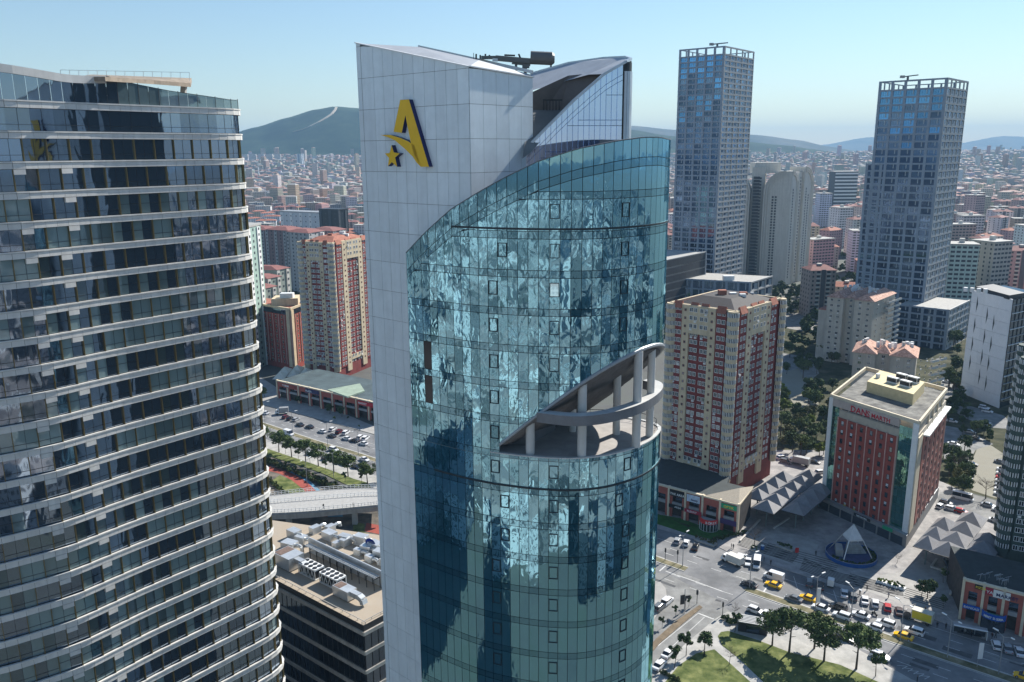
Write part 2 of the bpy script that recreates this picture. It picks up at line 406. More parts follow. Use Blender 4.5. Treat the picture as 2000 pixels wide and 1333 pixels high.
# bold floor line below the crown and at the terrace
for zl_, r0 in ((zs[1], 5), (off, 3)):
    m = MB()
    for i in range(r0, imax+1):
        if ZT[i] > zl_+1.2: Face(RING[i], RING[i+1]).box(m, 0, math.dist(RING[i], RING[i+1]), zl_-.10, zl_+.10, 0, .10)
    TO(m).build('floor_line_strip', mull, TW)  # dark strip standing proud of the glass
cap = MB()
for i in range(NC):
    a, b = RING[i], RING[i+1]; F = Face(a, b)
    v = [F.P(0, ZT[i], .04), F.P(F.w, ZT[i+1], .04), F.P(F.w, ZT[i+1], -.3), F.P(0, ZT[i], -.3)]
    k = len(cap.v); cap.v += v+[(x, y, z+.08) for x, y, z in v]
    for f in ((0,3,2,1),(4,5,6,7),(0,1,5,4),(1,2,6,5),(2,3,7,6),(3,0,4,7)): cap.f.append(tuple(k+j for j in f)); cap.m.append(0); cap.r.append(0)
TO(cap).build('coping', fascia, TW)
# back skin of the glass parapet (seen above the roof) and its left return
inner = MB()
for i in range(NC):
    a, b = RING[i], RING[i+1]; F = Face(a, b)
    lo = (zcut(a)+.3, zcut(b)+.3) if i >= c0 else (Z_T, Z_T)
    inner.face([F.P(F.w, lo[1], -.3), F.P(0, lo[0], -.3), F.P(0, ZT[i], -.3), F.P(F.w, ZT[i+1], -.3)])
F = Face(RING[0], RING[1]); inner.face([F.P(0, 3, -2.2), F.P(0, 3, 0), F.P(0, ZT[0], 0), F.P(0, ZT[0], -2.2)])
TO(inner).build('inner_lining', fascia, TW)
# soffit over the terrace, with a rounded grey lip
lip = MB(); sp = [p for i, p in enumerate(RING) if i >= c0-0]
pts = [(p[0], p[1], zcut(p)) for p in sp]
for a, b in zip(pts, pts[1:]):
    F = Face(a[:2], b[:2])
    prof = [(-.4, .0), (-.1, -.14), (.1, -.1), (.17, .05), (.12, .26), (0, .34)]
    for (d0, h0), (d1, h1) in zip(prof, prof[1:]):
        lip.face([F.P(0, a[2]+h0, d0), F.P(F.w, b[2]+h0, d0), F.P(F.w, b[2]+h1, d1), F.P(0, a[2]+h1, d1)])
TO(lip).build('rounded_lip', M('lip_metal', (.27,.285,.30), .4, metal=.3), TW, smooth=True)
cen = (1.0, 92.0)
inn = [lerp(p, cen, .04) for p in sp]
sof = MB(); base = (RING[c0][0], RING[c0][1]); bk = RING[-1]
sof.face([(p[0], p[1], zcut(p)-.02) for p in reversed(sp)]); TO(sof).build('soffit', soffm, TW)
ribs = MB()
for k in range(46):        # soffit slats running across the slope
    t = k/45; y0 = 83.6+15.6*t
    xs = [p for p in sp]
    seg = []
    for a, b in zip(xs, xs[1:]+xs[:1]):
        if (a[1]-y0)*(b[1]-y0) < 0: seg.append(a[0]+(b[0]-a[0])*(y0-a[1])/(b[1]-a[1]))
    if len(seg) >= 2:
        x0, x1 = min(seg)+.4, max(seg)-.4
        if x1 > x0: ribs.bar((x0, y0, zcut((x0, y0))-.12), (x1, y0, zcut((x1, y0))-.12), .14, .16)
TO(ribs).build('soffit_slats', soffm, TW, kind='stuff')
# terrace deck, inner wall, columns, ring beam, glass rail
deck = MB(); deck.prism([(x, y-90) for x, y in [lerp(p, cen, .012) for p in RING]][::1], Z_T-.5, Z_T-.02); deck.build('terrace_floor', terr, TW)
rim = MB()
for i in range(NC):
    F = Face(RING[i], RING[i+1])
    if i >= c0-1: F.box(rim, 0, F.w, Z_T-.02, Z_T+.10, -.35, .05)
TO(rim).build('terrace_rim', colm, TW)
wl = MB(); wl.prism([(-4, 1.5), (1.6, -1.0), (5.2, 4.5), (4.5, 9.2), (-6, 9.2)], Z_T-.02, 96); wl.build('core_wall', fascia, TW)
for k, (px, py) in enumerate([(1031,888),(1137,893),(1249,874),(1276,852),(1208,848),(1118,842)]):
    x, y = G(px, py, Z_T); r = .50 if k < 3 else .45
    x, y = lerp((x, y), (7, 92), .05)
    m = MB(); ztp = zcut((x, y))+.2; z = Z_T; 
    if k == 5: ztp = min(ztp, 92)
    while z < ztp-.05:
        z2 = min(z+2.05, ztp); m.tube((x, y-90, z), (x, y-90, z2-.035), r, r, 20); m.tube((x, y-90, z2-.035), (x, y-90, z2), r-.03, r-.03, 20, cap=False); z = z2
    o = m.build('column', colm, TW)
RB = [G(px, py, 87.4) for px, py in [(1048,806),(1090,812),(1131,815),(1185,809),(1239,795),(1270,781),(1291,765),(1298,752),(1290,744),(1262,738)]]
RB = smooth(resample(RB, .8), 3); rb = MB(); rt = MB()
cc = (9, 90.5)
for a, b in zip(RB, RB[1:]):
    a2, b2 = [lerp(p, cc, 1.3/max(math.dist(p, cc), 2)) for p in (a, b)]
    k = len(rb.v)
    q = [a, b, b2, a2]; rb.prism([(x, y-90) for x, y in q], 86.3, 87.4, 0, 1)
rb.build('ring_beam', [fascia, colm], TW)
rail = MB()
for i in range(imax-3, NC):
    F = Face(RING[i], RING[i+1]); F.box(rail, 0, .05, Z_T, Z_T+1.1, -.6, -.55); F.box(rail, 0, F.w, Z_T+1.05, Z_T+1.12, -.6, -.55)
TO(rail).build('guard_rail', darkm, TW)
# ---- white clad block: left face, right facet, sloping top
uL = (-.755, .656); uR = (.656, .755)
Ax, Ay = RING[0][0]+.63*3.0, RING[0][1]+.78*3.0
C = along(915, Ax, Ay, -uL[0], -uL[1], 125); Lw = along(695, Ax, Ay, uL[0], uL[1], 128)
Rw = along(1040, C[0], C[1], uR[0], uR[1], 125); Bw = (Lw[0]+Rw[0]-C[0], Lw[1]+Rw[1]-C[1])
zC, zL, zR = zat(*C, 131), zat(*Lw, 85), zat(*Rw, 152); zB = zL+zR-zC
blk = MB(); blk.prism([(p[0], p[1]-90) for p in (Lw, C, Rw, Bw)], 0, [zL, zC, zR, zB]); blk.build('core_block', joint, TW)
fl = Face(Lw, C); fr = Face(C, Rw)
def clad_face(F, za, zb, lines, nv, skip=None, strip=None):
    out = []
    xs = [F.w*k/nv for k in range(nv+1)]
    if strip: xs = [0, .75, 1.25]+[1.25+(F.w-1.25)*k/(nv-1) for k in range(1, nv)]
    for i in range(len(xs)-1):
        s0, s1 = xs[i]+.02, xs[i+1]-.02
        zl_ = [za+(zb-za)*s0/F.w, za+(zb-za)*s1/F.w]
        zz = [z for z in lines]
        for j in range(len(zz)-1):
            hi, lo = zz[j], zz[j+1]
            h0, h1 = min(hi-.02, zl_[0]-.02), min(hi-.02, zl_[1]-.02)
            if h0-lo < .3: continue
            dd = .05
            if strip and i == 1: dd = .005
            v = [F.P(s0, lo+.02, dd), F.P(s1, lo+.02, dd), F.P(s1, h1, dd), F.P(s0, h0, dd)]; vi = [F.P(s0, lo+.02, 0), F.P(s1, lo+.02, 0), F.P(s1, h1, 0), F.P(s0, h0, 0)]
            out.append((i, j, v, vi))
    return out
HL = [zat(*C, y) for y in (203, 272, 341, 404)]; ph = (HL[0]-HL[3])/3
lines = [HL[0]+ph*k for k in (3, 2, 1)]+[HL[0]-ph*k for k in range(0, 40)]; lines = [z for z in lines if z > -ph]
lst = clad_face(fl, zL, zC, lines, 11, strip=True)+clad_face(fr, zC, zR, lines, 5)
lst.sort(key=lambda e: -e[2][0][2]); J = MB()
for k, (i, j, v, vi) in enumerate(lst):
    m, c = pane_mesh('panel', v, vi, clad)
    if k < 300: m.build('panel', clad, TW, (c[0], c[1]-90, c[2]))
    else: J.add(m, (c[0], c[1]-90, c[2]))
J.build('panel', clad, TW, kind='stuff')
# parapet coping + light roof sheets behind it
m = MB()
for a, za, b, zb in ((Lw, zL, C, zC), (C, zC, Rw, zR)): m.bar((a[0], a[1]-90, za+.05), (b[0], b[1]-90, zb+.05), .5, .12)
m.build('coping', white, TW)
def q3(px, py, Y): x, y, z = D(px, py, Y); return (x, y-90, z)
roofm = M('light_roof_sheet', (.42, .44, .46), .5, var=.08, metal=.2)
Ym = lambda t: 0
a_ = lerp((*Lw, zL), (*C, zC), .55)
m = MB(); m.face([(Lw[0], Lw[1]-90, zL), q3(818, 92, a_[1]+5), q3(935, 118, 95), q3(1036, 146, 100), (Rw[0], Rw[1]-90, zR), (C[0], C[1]-90, zC+.02)]); m.build('sloping_roof', roofm, TW)
m = MB(); b0 = [q3(818, 92, 104), q3(1040, 141, 100)]; m.bar(b0[0], b0[1], .6, .35); m.build('roof_kerb', white, TW)
# dark brown recess between the block and the crown
m = MB()
m.face([q3(1036,262,103), q3(1040,180,103), q3(1110,148,106), q3(1100,215,106)][::-1]); m.face([q3(1100,216,106), q3(1110,148,106), q3(1195,140,103.8), q3(1150,175,103.8), q3(1095,216,103.8)])
m.face([q3(1036,182,103), q3(1110,148,106), q3(1195,140,104), q3(1195,215,104), q3(1036,230,104)])
m.build('recess_wall', brownw, TW)
m = MB(); m.face([q3(1036,215,102), q3(1095,215,103.5), q3(1095,228,102), q3(1036,300,96), q3(1020,310,95)]); m.build('lower_roof', M('dark_roof', (.16,.17,.17), .8), TW)
m = MB()
for k in range(6): m.bar(q3(1062+k*6, 196, 102.6), q3(1062+k*6, 216, 102.6), .12, .12)
m.bar(q3(1060, 196, 102.6), q3(1098, 196, 102.6), .2, .2); m.build('door_frame', darkm, TW)
# crown: blue glass blade with a rounded end and a sloping roof
BX = [(1012,306),(1030,287),(1060,258),(1090,227),(1120,198),(1150,171),(1180,146),(1205,130),(1222,122)]
def blade(px): return 97.3+(px-1012)*.012
cols = []; px = 1012.0
while px < 1214: cols.append(px); px += 10.6
cols.append(1216)
m_b = MB(); bl = []
for i in range(len(cols)-1):
    a3 = D(cols[i], 300, blade(cols[i])); b3 = D(cols[i+1], 300, blade(cols[i+1])); F = Face(a3[:2], b3[:2])
    zt0, zt1 = zat(*a3[:2], curve(BX, cols[i])), zat(*b3[:2], curve(BX, cols[i+1]))
    m_b.face([F.P(0, 95, -.05), F.P(F.w, 95, -.05), F.P(F.w, zt1, -.05), F.P(0, zt0, -.05)])
    ed = [(zt0, zt1), (zt0-1.15, zt1-1.15), (zt0-1.75, zt1-1.75)]
    hz = [zat(*a3[:2], 186), zat(*a3[:2], 235), zat(*a3[:2], 246), zat(*a3[:2], 297), zat(*a3[:2], 309), 100]
    cur = ed[2]
    for z in hz:
        if z < min(cur)-.3: ed.append((z, z)); cur = (z, z)
    for (t0, t1), (l0, l1) in zip(ed, ed[1:]):
        g = .03; v = [F.P(g, l0+g, .02), F.P(F.w-g, l1+g, .02), F.P(F.w-g, t1-g, .02), F.P(g, t0-g, .02)]; vi = [F.P(0, l0, -.05), F.P(F.w, l1, -.05), F.P(F.w, t1, -.05), F.P(0, t0, -.05)]
        mm, c = pane_mesh('p', v, vi, blueg); mt = dkp if i == len(cols)-2 else blueg
        mm.build('crown_pane', mt, TW, (c[0], c[1]-90, c[2]))
e3 = D(1216, 300, blade(1216)); end = [(e3[0]+r*math.sin(t)-.0, e3[1]+1.7-1.7*math.cos(t)) for r, t in [(1.15, math.pi*k/10) for k in range(11)]]
zend = zat(*end[0], 121)
for a, b in zip(end, end[1:]):
    F = Face(a, b)
    for z0, z1 in ((95, 104), (104, 110), (110, 116), (116, zend-1)): F.box(m_b, .02, F.w-.02, z0+.03, z1-.03, -.1, .03, 1)
    F.box(m_b, 0, F.w, 95, zend, -.12, -.06, 0)
TO(m_b).build('crown_shell', [mull, M('pale_metal', (.45,.5,.55), .35, metal=.5)], TW)
m = MB()
rp = [q3(1012,306,97.4), q3(1060,257,97.9), q3(1120,197,98.6), q3(1180,145,99.3), q3(1222,121,99.9), q3(1232,116,101.5), q3(1222,112,104), q3(1180,114,109), q3(1110,124,113), q3(1036,145,114), q3(1036,178,108), q3(1150,146,104)]
m.face([rp[3], rp[4], rp[5], rp[6], rp[7], rp[8], rp[9], rp[10], rp[11]]); 
m.face([q3(1036,186,105), q3(1072,165,106.5), q3(1112,149,107), q3(1060,178,105.2), q3(1046,184,105)][::-1]); m.build('crown_roof', roofm, TW)
m = MB()
for a, b in zip(rp[0:9], rp[1:10]): m.bar(a, b, .32, .3)
m.build('crown_edge_trim', M('pale_metal', (.45,.5,.55), .35, metal=.5), TW)
m = MB()
for a, b in zip(rp[5:9], rp[6:10]): m.bar((a[0], a[1]+.3, a[2]-.35), (b[0], b[1]+.3, b[2]-.35), .3, .3)
m.build('crown_gutter', darkm, TW)
# ---- sign: yellow letter with a swoosh and a star, blue returns
yel = M('sign_yellow', (.80, .48, .015), .45, var=.03); navy = M('sign_blue', (.008, .012, .09), .4, var=0)
SG = thing('emblem_sign', 'yellow letter A with a curved swoosh and a star, high on the white tower face', 'sign', (*fl.P(0, 100, .05)[:2], 100))
def sgn(name, poly):
    pts = []
    for px, py in poly:
        # survey onto the white face
        p = along(px, *Lw, -uL[0], -uL[1], 118); z = zat(*p, py); p = along(px, *Lw, -uL[0], -uL[1], z); z = zat(*p, py); pts.append((p[0], p[1], z))
    o = SG.location; n = fl.n; m = MB(); k = len(pts)
    A0 = [(p[0]-o.x+n[0]*.65, p[1]-o.y+n[1]*.65, p[2]-o.z) for p in pts]; A1 = [(x-n[0]*.62, y-n[1]*.62, z) for x, y, z in A0]
    m.face(A0[::-1], 0)
    for i in range(k):
        j = (i+1) % k; m.face([A0[i], A0[j], A1[j], A1[i]], 1)
    m.build(name, [yel, navy], SG)
sgn('letter', [(790,196),(807,195),(846,326),(830,326),(817,303),(811,281),(800,226),(793,260),(777,258)][::1])
sw = [(751,264),(770,264),(790,270),(806,277),(818,285),(830,326),(822,318),(814,306),(800,292),(780,275),(765,268)]
sgn('swoosh', sw)
sgn('star', [(773,284),(777.5,298),(789,300),(780,308),(784,326),(773.5,317),(766,325),(768,309),(760,300),(769.5,299)])
# ---- facade cleaning crane on the roof
CR = thing('maintenance_crane', 'grey telescopic facade maintenance crane lying on the tower roof', 'crane', (q3(1050,130,101)[0], 101, 110))
co = CR.location
def cq(px, py, Y=101): x, y, z = D(px, py, Y); return (x-co.x, y-co.y, z-co.z)
bmu = M('crane_grey', (.13, .135, .13), .5, var=.1)
MB().bar(cq(968,114), cq(1036,120), .9, .55).bar(cq(940,113), cq(972,113), .6, .35).build('boom', bmu, CR)
MB().tube(cq(1036,113), cq(1078,115), .75, .75, 14).tube(cq(1078,115), cq(1083,115), .75, .5, 14).build('counterweight', bmu, CR)
MB().bar(cq(1000,122), cq(1036,126), .5, .4).bar(cq(1008,122), cq(1008,145), .3, .3).bar(cq(1026,122), cq(1026,150), .35, .35).bar(cq(1076,124), cq(1076,131), .25, .2).bar(cq(1020,130), cq(1034,130), .7, .4).build('undercarriage', bmu, CR)
m = MB()
for x_ in (930, 938, 948, 956): m.bar(cq(x_, 106+(x_ % 3)), cq(x_, 116), .3, .18)
m.bar(cq(925,104), cq(925,117), .06, .06); m.bar(cq(985,108), cq(1006,109), .3, .16); m.bar(cq(1013,106), cq(1018,118), .2, .2)
m.bar(cq(1038,105), cq(1076,107), .2, .1); m.build('fittings', darkm, CR)
MB().bar(cq(962,117,100.5), cq(972,118,100.5), .1, .35).build('plate', white, CR)
# ------------------------------------------------------------------ left office tower with banded facade
lightband = M('pale_band_panel', (.60, .59, .56), .5, var=.06, rv=.04, streak=.08)
goldm = M('bronze_fin', (.19, .145, .06), .4, metal=.6, var=.1)
offg = GLASS('office_glass', (.46, .56, .68), (.03, .046, .062), amp=.012, scale=.6, refl=.45, rv=.35)
curt = GLASS('glass_over_blind', (.35, .45, .5), (.19, .26, .26), amp=.003, refl=.3, rv=.35)
ofr = GLASS('office_glass_painted_lit', (.35, .42, .5), (.07, .10, .10), amp=.004, refl=.3, rv=.4)  # light of a room painted in as a paler base colour
LT = thing('office_tower', 'big curved office tower of stacked pale bands and dark windows filling the left side', 'office building', (-60, 105, 0))
LTB = [G(px, py, 58) for px, py in [(0,1186),(140,1146),(280,1086),(420,1031),(500,1000),(521,992)]]
p0, p1 = LTB[0], LTB[1]
PL = [(p0[0]-24, p0[1]-9.0), (p0[0]-11, p0[1]-5.0)]+LTB[:-1]
e = LTB[-1]; PL += [(e[0]-.1, e[1]+.6), (e[0]+.2, e[1]+2.4), (e[0]-.8, e[1]+4.2), (e[0]-3.0, e[1]+5.4)]
PL = smooth(resample(PL, .5), 10)
step = 1.42; LR = resample(PL, step)
for _ in range(1): pass
zb = [D(457, y, LR[-5][1])[2] for y in (310, 356, 402, 450, 496, 542, 587, 632)]
bh = (zb[0]-zb[-1])/7
BZ = [zb[0]+bh*k for k in (2, 1)]+[zb[0]-bh*k for k in range(0, 31)]; BZ = [z for z in BZ if z > 0]
def LO(p): return (p[0]+60, p[1]-105, p[2])
spn, win, fins, ledge, back = [], [], [], [], MB()
tl = MB(); NS = len(LR)-1
bandh = .90
def wgt(p, w_, h_):
    x, y = pr(*p); return w_*h_*1e3/(p[1]**2) if -30 < x < 560 and -30 < y < 1350 else 0
mb_s = {}
def smb(w_, h_, t):
    k = (round(w_, 2), round(h_, 2), t)
    if k not in mb_s: mb_s[k] = slab(k[0], k[1], t)
    return mb_s[k]
LF = [Face(a, b) for a, b in zip(LR, LR[1:])]
for zi, z in enumerate(BZ):     # z = top of each band
    led = MB()
    for i, F in enumerate(LF):
        if zi == 0 and False: continue
        p = F.P(.015, z-bandh, .10); mb = smb(F.w-.03, bandh-.22, .06)
        spn.append(('%s%s' % (round(F.w, 2), 's'), mb, LO(p), F.rz, wgt(p, F.w, bandh)))
        F.box(led, 0, F.w, z-.18, z, -.1, .24)
        led_ = None
    led.v = [LO(q) for q in led.v]
    led.build('ledge', lightband, LT)
# dark backing wall and floor edge behind the panels
for F in LF:
    for z in BZ: back.face([F.P(0, z-bandh, .02), F.P(F.w, z-bandh, .02), F.P(F.w, z-.2, .02), F.P(0, z-.2, .02)])
back.v = [LO(q) for q in back.v]; back.build('floor_edge', darkm, LT)
core = MB(); cx = [(F.P(0, 0, -4.5)) for F in LF]+[(LR[-1][0]-14, LR[-1][1]+18), (LR[0][0]-5, LR[0][1]+50)]
core.prism([(x[0]+60, x[1]-105) for x in cx], 0, BZ[0]-1); core.build('inner_core', M('office_interior', (.05, .055, .06), .9, var=.5, scale=.5), LT)
# windows: two modules wide, recessed, with fins between
wn = {}
def wmb(w_, h_, kind):
    key = (round(w_, 2), round(h_, 2), kind)
    if key in wn: return key, wn[key]
    m = MB(); w_, h_ = key[0], key[1]; t = .72 if kind != 3 else h_*.5
    m.box(0, -.05, 0, w_, 0, .05); m.box(0, -.05, h_-.05, w_, 0, h_); m.box(0, -.06, t, w_, 0, t+.05)
    g = {0: (1, 1), 1: (2, 1), 2: (2, 3), 3: (3, 1), 4: (3, 3)}[kind]
    m.face([(0,-.02,.05),(w_/2,-.02,.05),(w_/2,-.02,h_-.05),(0,-.02,h_-.05)], g[0]); m.face([(w_/2,-.02,.05),(w_,-.02,.05),(w_,-.02,h_-.05),(w_/2,-.02,h_-.05)], g[1])
    m.box(w_/2-.02, -.05, .05, w_/2+.02, 0, h_-.05)
    wn[key] = m; return key, m
rr = random.Random(5)
sl = MB()
for zi in range(len(BZ)-1):
    ztop_, zbot = BZ[zi]-bandh, BZ[zi+1]
    run = 0; kind = 0
    i = 1 if zi % 2 else 0
    bandkind = 2 if zi in (19, 20) else 0
    while i+1 < NS:
        a, b = LR[i], LR[i+2] if i+2 <= NS else LR[NS]; F = Face(a, b); h_ = ztop_-zbot
        if run <= 0: run = rr.randint(1, 4); kind = rr.choices([0, 1, 2, 3, 4], [.50, .14, .07, .19, .10])[0]
        if zi < 3: kind = 0 if F.P(0,0)[0] < -52 or zi < 2 else kind
        k = bandkind if bandkind and i > NS*.5 else kind; run -= 1
        kk, mb = wmb(F.w, h_, k); p = F.P(0, zbot, -.25)
        win.append((kk, mb, LO(p), F.rz, wgt(p, F.w, h_)))
        if zi > 0:
            fm = wn.setdefault('fin%s' % round(h_, 2), MB().box(-.04, -.32, 0, .04, 0, h_))
            q = F.P(0, zbot, -.25); fins.append(('f', fm, LO(q), F.rz, wgt(q, 1, h_)))
        i += 2
for z in BZ[1:]:
    for F in LF: sl.face([F.P(0, z-.005, -4.4), F.P(F.w, z-.005, -4.4), F.P(F.w, z-.005, .1), F.P(0, z-.005, .1)][::-1])
pieces(LT, 'spandrel_panel', lightband, spn)
pieces(LT, 'window', [darkm, offg, ofr, curt], win)
pieces(LT, 'fin', goldm, fins)
# a column of projecting blind boxes down the face, as in the photograph
bx = MB(); bx.box(0, -.38, 0, 1.35, 0, .62)
for zi in range(2, len(BZ)-1):
    for f_ in (.0, ):
        for x_t in ((100+zi*6.2), (22+zi*5.6)):
            z = BZ[zi]-bandh-.62
            i = min(range(NS), key=lambda i: abs(pr(LR[i][0], LR[i][1], z)[0]-x_t)); F = LF[i]; p = F.P(0, z-.05, -.22)
            if x_t == 22+zi*5.6 and zi % 3 == 0 and zi < 8: continue
            bx.build('blind_box', lightband, LT, LO(p), F.rz)
# crown: glazed parapet rising to the left, glass rail, roof slab with its canopy
zr = BZ[0]; cr = []; topm_ = MB()
TOPL = [(0,146),(75,155),(130,165),(200,158),(260,172),(330,184),(400,194),(452,200)]
TOPL = [(0,128),(60,138),(120,149),(150,152),(204,152),(260,168),(330,182),(400,192),(452,200)]
lst_ = []
for i in range(0, NS, 1):
    a, b = LR[i], LR[i+1]; F = Face(a, b)
    X = max(0, min(452, pr(a[0], a[1], zr+4)[0])); X2 = max(0, min(452, pr(b[0], b[1], zr+4)[0]))
    h0 = zat(*a, curve(TOPL, X)-4)-zr; h1 = zat(*b, curve(TOPL, X2)-4)-zr; h0 = max(h0, .5); h1 = max(h1, .5)
    solid = X < 200
    v = [F.P(.03, zr, -.1), F.P(F.w-.03, zr, -.1), F.P(F.w-.03, zr+h1-(.9 if solid else 0), -.1), F.P(.03, zr+h0-(.9 if solid else 0), -.1)]
    vi = [(p[0]-F.n[0]*.05, p[1]-F.n[1]*.05, p[2]) for p in v]
    m, c = pane_mesh('p', v, vi, offg); m.build('parapet_pane', offg if X < 215 else GLASS('rail_glass', (.45,.55,.6), (.12,.17,.18), amp=.002, refl=.3), LT, LO(c))
    if solid:
        v = [F.P(0, zr+h0-.95, .1), F.P(F.w, zr+h1-.95, .1), F.P(F.w, zr+h1, .1), F.P(0, zr+h0, .1)]; vi = [F.P(0, zr+h0-.95, -.4), F.P(F.w, zr+h1-.95, -.4), F.P(F.w, zr+h1, -.4), F.P(0, zr+h0, -.4)]
        m, c = pane_mesh('p', v, vi, lightband); m.f.append((3,2,6,7)); m.m.append(0); m.r.append(0); m.build('roof_band_panel', lightband, LT, LO(c))
    else:
        topm_.bar(LO(F.P(0, zr+h0, -.1)), LO(F.P(F.w, zr+h1, -.1)), .08, .06); 
        if i % 2 == 0: topm_.bar(LO(F.P(0, zr, -.1)), LO(F.P(0, zr+h0+.15, -.1)), .07, .07)
topm_.build('guard_rail', darkm, LT)
rf = MB(); rf.prism([(F.P(0, 0, -.4)[0]+60, F.P(0, 0, -.4)[1]-105) for F in LF]+[(x[0]+60, x[1]-105) for x in cx[-2:]], BZ[0]-.9, BZ[0]-.15); rf.build('roof_terrace', concrete, LT)
def l3(px, py, Y): x, y, z = D(px, py, Y); return (x+60, y-105, z)
cn = MB(); A1, B1, C1, D1 = l3(150, 150, 112), l3(372, 163, 126), l3(374, 153, 131), l3(178, 146, 122)
top = [A1, l3(205, 150, 108.5), l3(300, 157, 119), B1, C1, D1]; k = len(top)
cn.v = top+[(x, y, z-.55) for x, y, z in top]; cn.f = [tuple(range(k)), tuple(reversed(range(k, 2*k)))]+[(i, k+i, k+(i+1) % k, (i+1) % k) for i in range(k)]; cn.f = [tuple(reversed(f)) for f in cn.f]; cn.m = [0]*len(cn.f); cn.r = [0]*len(cn.f)
cn.build('canopy_slab', M('weathered_canopy', (.27,.22,.17), .8, var=.25, scale=.8), LT)
MB().bar(l3(360,160,127), l3(358,184,127), .7, .7).build('canopy_post', concrete, LT)
pr_ = MB()
for x_ in range(118, 372, 18): pr_.bar(l3(x_, 151+(x_-118)*.03, 115+(x_-118)*.05), l3(x_, 137+(x_-118)*.02, 115+(x_-118)*.05), .05, .05)
pr_.bar(l3(118, 137, 115), l3(370, 142, 127.6), .05, .05); pr_.build('wire_rail', steel, LT)
pent = MB(); pent.prism([(l3(x_, 180, y_)[0], l3(x_, 180, y_)[1]) for x_, y_ in ((125,108),(205,114),(290,123),(290,128),(205,121),(125,116))], BZ[0]-.1, BZ[0]+2.3); pent.build('roof_pavilion', M('pavilion_dark', (.03,.04,.05), .4, var=0), LT)
pf = MB()
for a_, b_ in (((125,108),(205,114)),((205,114),(290,123))):
    for k in range(5):
        u = k/4; x_, y_ = a_[0]+(b_[0]-a_[0])*u, a_[1]+(b_[1]-a_[1])*u; q_ = l3(x_, 180, y_-.12); pf.bar((q_[0], q_[1], BZ[0]), (q_[0], q_[1], BZ[0]+2.2), .14, .14)
    for z_ in (.2, 1.2, 2.2):
        q0, q1 = l3(a_[0], 180, a_[1]-.12), l3(b_[0], 180, b_[1]-.12); pf.bar((q0[0], q0[1], BZ[0]+z_), (q1[0], q1[1], BZ[0]+z_), .1, .12)
pf.build('pavilion_frame', greym, LT)
ww = MB()
for x_, yy in ((130,105),(150,106),(178,107.6),(196,109)):
    pass
# ------------------------------------------------------------------ ground, roads, pavements
g = MB(); g.face([(-16000,-9000,0),(16000,-9000,0),(16000,16000,0),(-16000,16000,0)]); struct('ground', g, landm)
def W(pts, z=0): return [G(x, y) for x, y in pts]
def area(poly): return sum(a[0]*b[1]-b[0]*a[1] for a, b in zip(poly, poly[1:]+poly[:1]))/2
def ccw(poly): return poly if area(poly) > 0 else poly[::-1]
def sheet(name, poly, z, mat, z0=None):
    from mathutils.geometry import tessellate_polygon
    poly = ccw(list(poly)); m = MB(); tr = tessellate_polygon([[Vector((*p, 0)) for p in poly]])
    for t in tr:
        q = [poly[i] for i in t]; q = ccw(q); m.face([(*p, z) for p in q])
    if z > .05:
        for a, b in zip(poly, poly[1:]+poly[:1]): m.face([(*a, 0), (*b, 0), (*b, z), (*a, z)])
    return struct(name, m, mat)
def spline(P, n=6):
    out = []
    for i in range(len(P)-1):
        p0, p1, p2, p3 = P[max(i-1,0)], P[i], P[i+1], P[min(i+2, len(P)-1)]
        for k in range(n):
            t = k/n; out.append(tuple(.5*((2*b)+(c-a)*t+(2*a-5*b+4*c-d)*t*t+(3*b-a-3*c+d)*t**3) for a, b, c, d in zip(p0, p1, p2, p3)))
    return out+[P[-1]]
MED = spline(W([(300,760),(404,793),(504,826),(620,865),(737,901),(1292,1096),(1457,1151),(1613,1205),(1791,1266),(2000,1336),(2300,1436)]), 8)
FAR = W([(300,730),(420,765),(503,790),(590,812),(650,828),(716,846),(735,851),(1291,1035),(1392,1064),(1420,1078),(1492,1100),(1560,1122),(1637,1148),(1769,1194),(1824,1210),(1880,1233),(1934,1254),(2010,1262),(2250,1330)])
NEAR = W([(300,790),(455,838),(512,856),(631,899),(731,929),(1290,1152),(1420,1196),(1500,1214),(1640,1249),(1714,1291),(1780,1328),(1900,1375),(2200,1475)])
sheet('boulevard', FAR+NEAR[::-1], .012, asphalt)
JUN = W([(1240,1120),(1300,1120),(1400,1170),(1430,1200),(1398,1209),(1335,1262),(1290,1312),(1230,1370),(1150,1370),(1200,1200)])
sheet('side_street', JUN, .016, asphalt2)
def ribbon(path, w0, w1, z):
    m = MB(); L = []
    for i, p in enumerate(path):
        a = path[max(i-1,0)]; b = path[min(i+1, len(path)-1)]; d = math.dist(a, b); n = (-(b[1]-a[1])/d, (b[0]-a[0])/d)
        L.append(((p[0]+n[0]*w0, p[1]+n[1]*w0), (p[0]+n[0]*w1, p[1]+n[1]*w1)))
    return L
def strip(mb, path, w0, w1, z, h=0.0, mi=0):
    L = ribbon(path, w0, w1, z)
    for (a, b), (c, d) in zip(L, L[1:]):
        if h:
            q = ccw([a, c, d, b]); mb.prism(q, z, z+h, mi)
        else: mb.face([(*p, z) for p in ccw([a, c, d, b])], mi)
def cumlen(path):
    s = [0]
    for a, b in zip(path, path[1:]): s.append(s[-1]+math.dist(a, b))
    return s
def at(path, t):
    s = cumlen(path)
    for i in range(len(path)-1):
        if t <= s[i+1]: 
            k = (t-s[i])/(s[i+1]-s[i]); return lerp(path[i], path[i+1], k), math.atan2(path[i+1][1]-path[i][1], path[i+1][0]-path[i][0])
    return path[-1], 0
